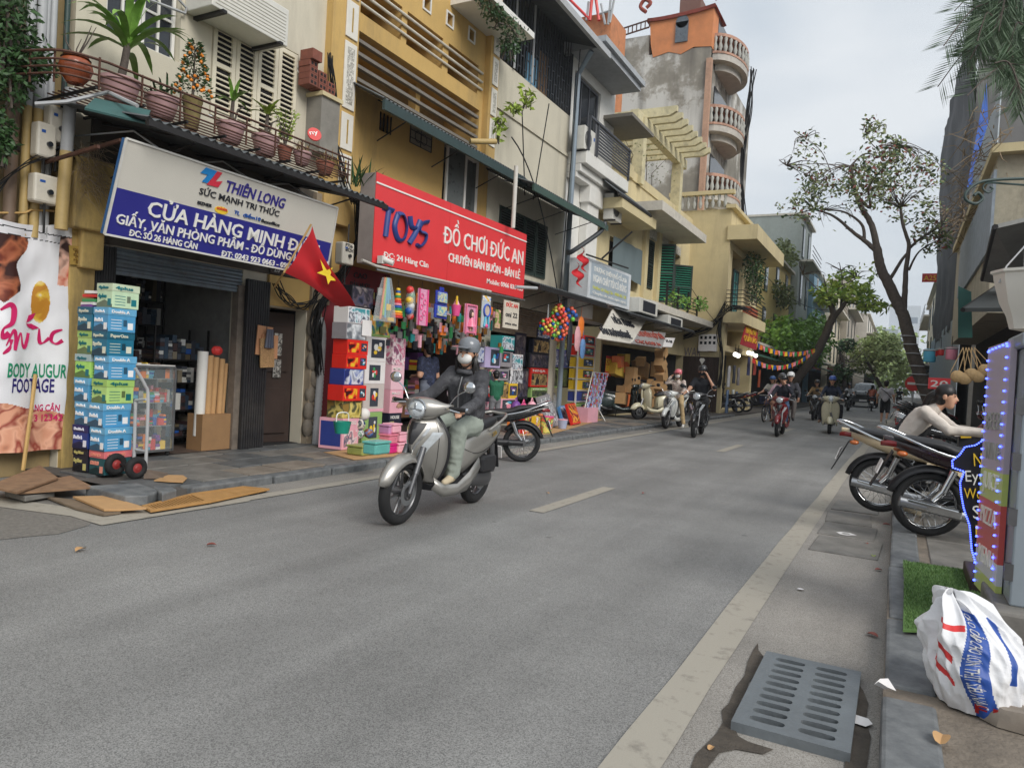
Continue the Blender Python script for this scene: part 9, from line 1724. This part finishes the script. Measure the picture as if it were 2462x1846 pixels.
for a in(('yellow house with dark shutters behind the projecting house',-1,38.2,55,9.2,(226,200,130),3,4),('teal and grey topped house beyond the yellow one',-1,55.2,62,13.5,(158,166,162),4,2),('pale blue house with white windows',-1,62.2,73,10.5,(150,186,208),4,2,0.,True,WHITE),('cream house with round balconies far down the street',-1,73.2,86,11,(214,204,184),4,3),('grey weathered house with dark openings',-1,86.2,104,13,(176,168,156),4,3),('pale house ending the row of the blue house',-1,104.5,150,11,(206,200,190),4,6),('cream terrace house beyond the covered building',1,60.5,78,9.5,(222,212,190),3,3,-1.9),('white house with red trim along the far kerb',1,78.5,98,11,(220,216,210),4,3,-2.2),('pale pink house far along the kerb row',1,98.5,130,9,(214,196,186),3,5,-2.2),('ochre house at the distant end of the kerb row',1,131,170,10,(206,186,140),3,6,-2.2)):house(*a)
for lb,px0,px1,pt,Y,c in(('tall pale office block closing the street',2140,2215,735,190,(206,212,220)),('low grey block beside the tall pale one',2085,2160,790,185,(176,184,192)),('distant cream block at the end of the street',2020,2110,860,200,(196,192,184))):
 a,b=W(px0,pt,Y=Y),W(px1,pt,Y=Y);t=thing('distant_block',lb,'building',(a.x,Y,0));mb=MB();mb.bb((a.x,Y,0),(b.x,Y+12,a.z));mb.build('wall',mat('distant_%d'%px0,c,.8,var=.04),t)
 for f in range(3):mb=MB();z=a.z-4-5*f;mb.bb((a.x+(b.x-a.x)*.4,Y-.05,z),(b.x-.5,Y+.1,z+1.4));mb.build('window_band',mat('far_glass',(150,160,172),.3),t)
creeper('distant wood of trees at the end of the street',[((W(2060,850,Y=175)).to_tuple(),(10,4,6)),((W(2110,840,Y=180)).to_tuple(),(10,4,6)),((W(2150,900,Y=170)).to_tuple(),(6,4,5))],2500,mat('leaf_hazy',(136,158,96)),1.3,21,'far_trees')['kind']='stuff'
for i,(a,b)in enumerate((((1815,822),(1965,835)),((1810,860),(1965,832)))):
 A,B_=W(*a,Y=36),W(*b,Y=42);t=thing('bunting',['upper string of coloured bunting under the leaning tree','lower sagging string of coloured bunting'][i],'bunting',A);c=wire([A,B_],.35+.3*i,26);mb=MB();mb.tube(c,.012,4);mb.build('string',WIREM,t)
 for k in range(25):q=c[k];q2=c[k+1];mb=MB();mb.plate([q,q2,q.lerp(q2,.5)+Vector((.03,.02*math.sin(k),-.3))]if k%2 else[q,q2,q2-Vector((0,0,.22)),q-Vector((.02,0,.24))],.006);mb.build('pennant',[PAL[2],PAL[0],PAL[3],PAL[8],PAL[6],PAL[1]][(k*5+i)%6],t)
for i,(a,b,s)in enumerate(((W(1395,120,X=-7.7),W(1345,720,X=-7.5),0),(W(1255,260,X=-7.8),W(1262,470,X=-7.6),0),(W(1320,250,X=-7.8),W(1282,480,X=-7.6),0),(W(1640,655,Y=30.8),W(1725,780,Y=30.8),.1),(W(1830,650,Y=36),W(1990,745,Y=44),.5),(W(1230,330,X=-7.2),W(1345,735,X=-7.2),-.6))):mb=MB();mb.tube(wire([a,b],s),.014,4);tag(mb.build('cable',WIREM),['loose black cable dangling past the white house balcony','thin wire hanging down the cream barred house','second thin wire hanging near the barred windows','cable slanting across the plain yellow side wall','cable running to the yellow-green tree','cable looping from the awning post to the box sign'][i],'cable')
for i,(px,py,L,m_)in enumerate(((203,1318,.09,CARD),(497,1310,.07,LEAFR),(2085,1522,.07,LEAFR),(2260,1788,.10,CARD),(1705,1802,.04,CARD),(2120,1370,.06,LEAFR),(2100,1335,.06,LEAFY),(2085,1308,.05,LEAFR),(1545,1186,.06,LEAFR),(1320,1186,.05,CARD),(2140,1262,.07,LEAFR))):q=W(px,py,Z=.012 if px<2140 else .12);rn=random.Random(i);mb=MB();blade(mb,q,rn.uniform(0,6),.2,L,L*.3,.3,5,fold=.5);tag(mb.build('fallen_leaf',m_),'dry fallen leaf lying on the ground','leaf','fallen leaves')
for i,(px,py,s,lb)in enumerate(((2033,1283,.11,'white paper scrap on the cracked gutter slabs'),(2070,1735,.08,'white torn paper beside the drain grate'),(2125,1655,.05,'crumpled tissue on the kerb stones'),(1925,1416,.035,'small paper scrap on the gutter concrete'),(1565,1037,.12,'pale lump of rubbish by the kerb near the cream scooter'))):q=W(px,py,Z=.014 if px<2100 else .125);mb=MB();rn=random.Random(i);mb.add([q]+[q+Vector((s*math.cos(k)*rn.uniform(.5,1),s*math.sin(k)*rn.uniform(.5,1),rn.uniform(0,.006 if i!=2 else .05)))for k in range(6)],[(0,k+1,(k+1)%6+1)for k in range(6)]);tag(mb.build('paper_scrap',MWHT),lb,'paper')
for i,(px,py,sx,sz)in enumerate(((2400,1700,.2,.09),(2455,1745,.16,.07),(2440,1690,.22,.12))):q=W(px,py,Z=.1);mb=MB();rn=random.Random(i+3);ring=[(q.x+sx*math.cos(a)*rn.uniform(.6,1),q.y+sx*.7*math.sin(a)*rn.uniform(.6,1))for a in[k*.79 for k in range(8)]];mb.loft([[(x+(q.x-x)*f,y+(q.y-y)*f,.095+sz*h+rn.uniform(-.01,.01)*h)for x,y in ring]for f,h in((0,0),(.06,.6),(.25,1),(.9,1.03))]);tag(mb.build('broken_concrete',STONE[2],None,35),['broken concrete lump beside the feed sack','small broken concrete lump below the steel cabinet','broken concrete footing against the cabinet base'][i],'concrete lump')
def haze():
 mb=MB();mb.bb((-70,-14,-1.2),(70,240,34));o=mb.build('haze',None and[]or[bpy.data.materials.new('haze')]);m=o.data.materials[0];m.use_nodes=True;nt=m.node_tree;nt.nodes.clear();out=nt.nodes.new('ShaderNodeOutputMaterial');v=nt.nodes.new('ShaderNodeVolumePrincipled');v.inputs['Color'].default_value=(.92,.95,1,1);v.inputs['Density'].default_value=.0007;v.inputs['Anisotropy'].default_value=.2;nt.links.new(v.outputs[0],out.inputs['Volume']);o['kind']='stuff';o['label']='thin pale haze filling the street';o['category']='haze'
haze()
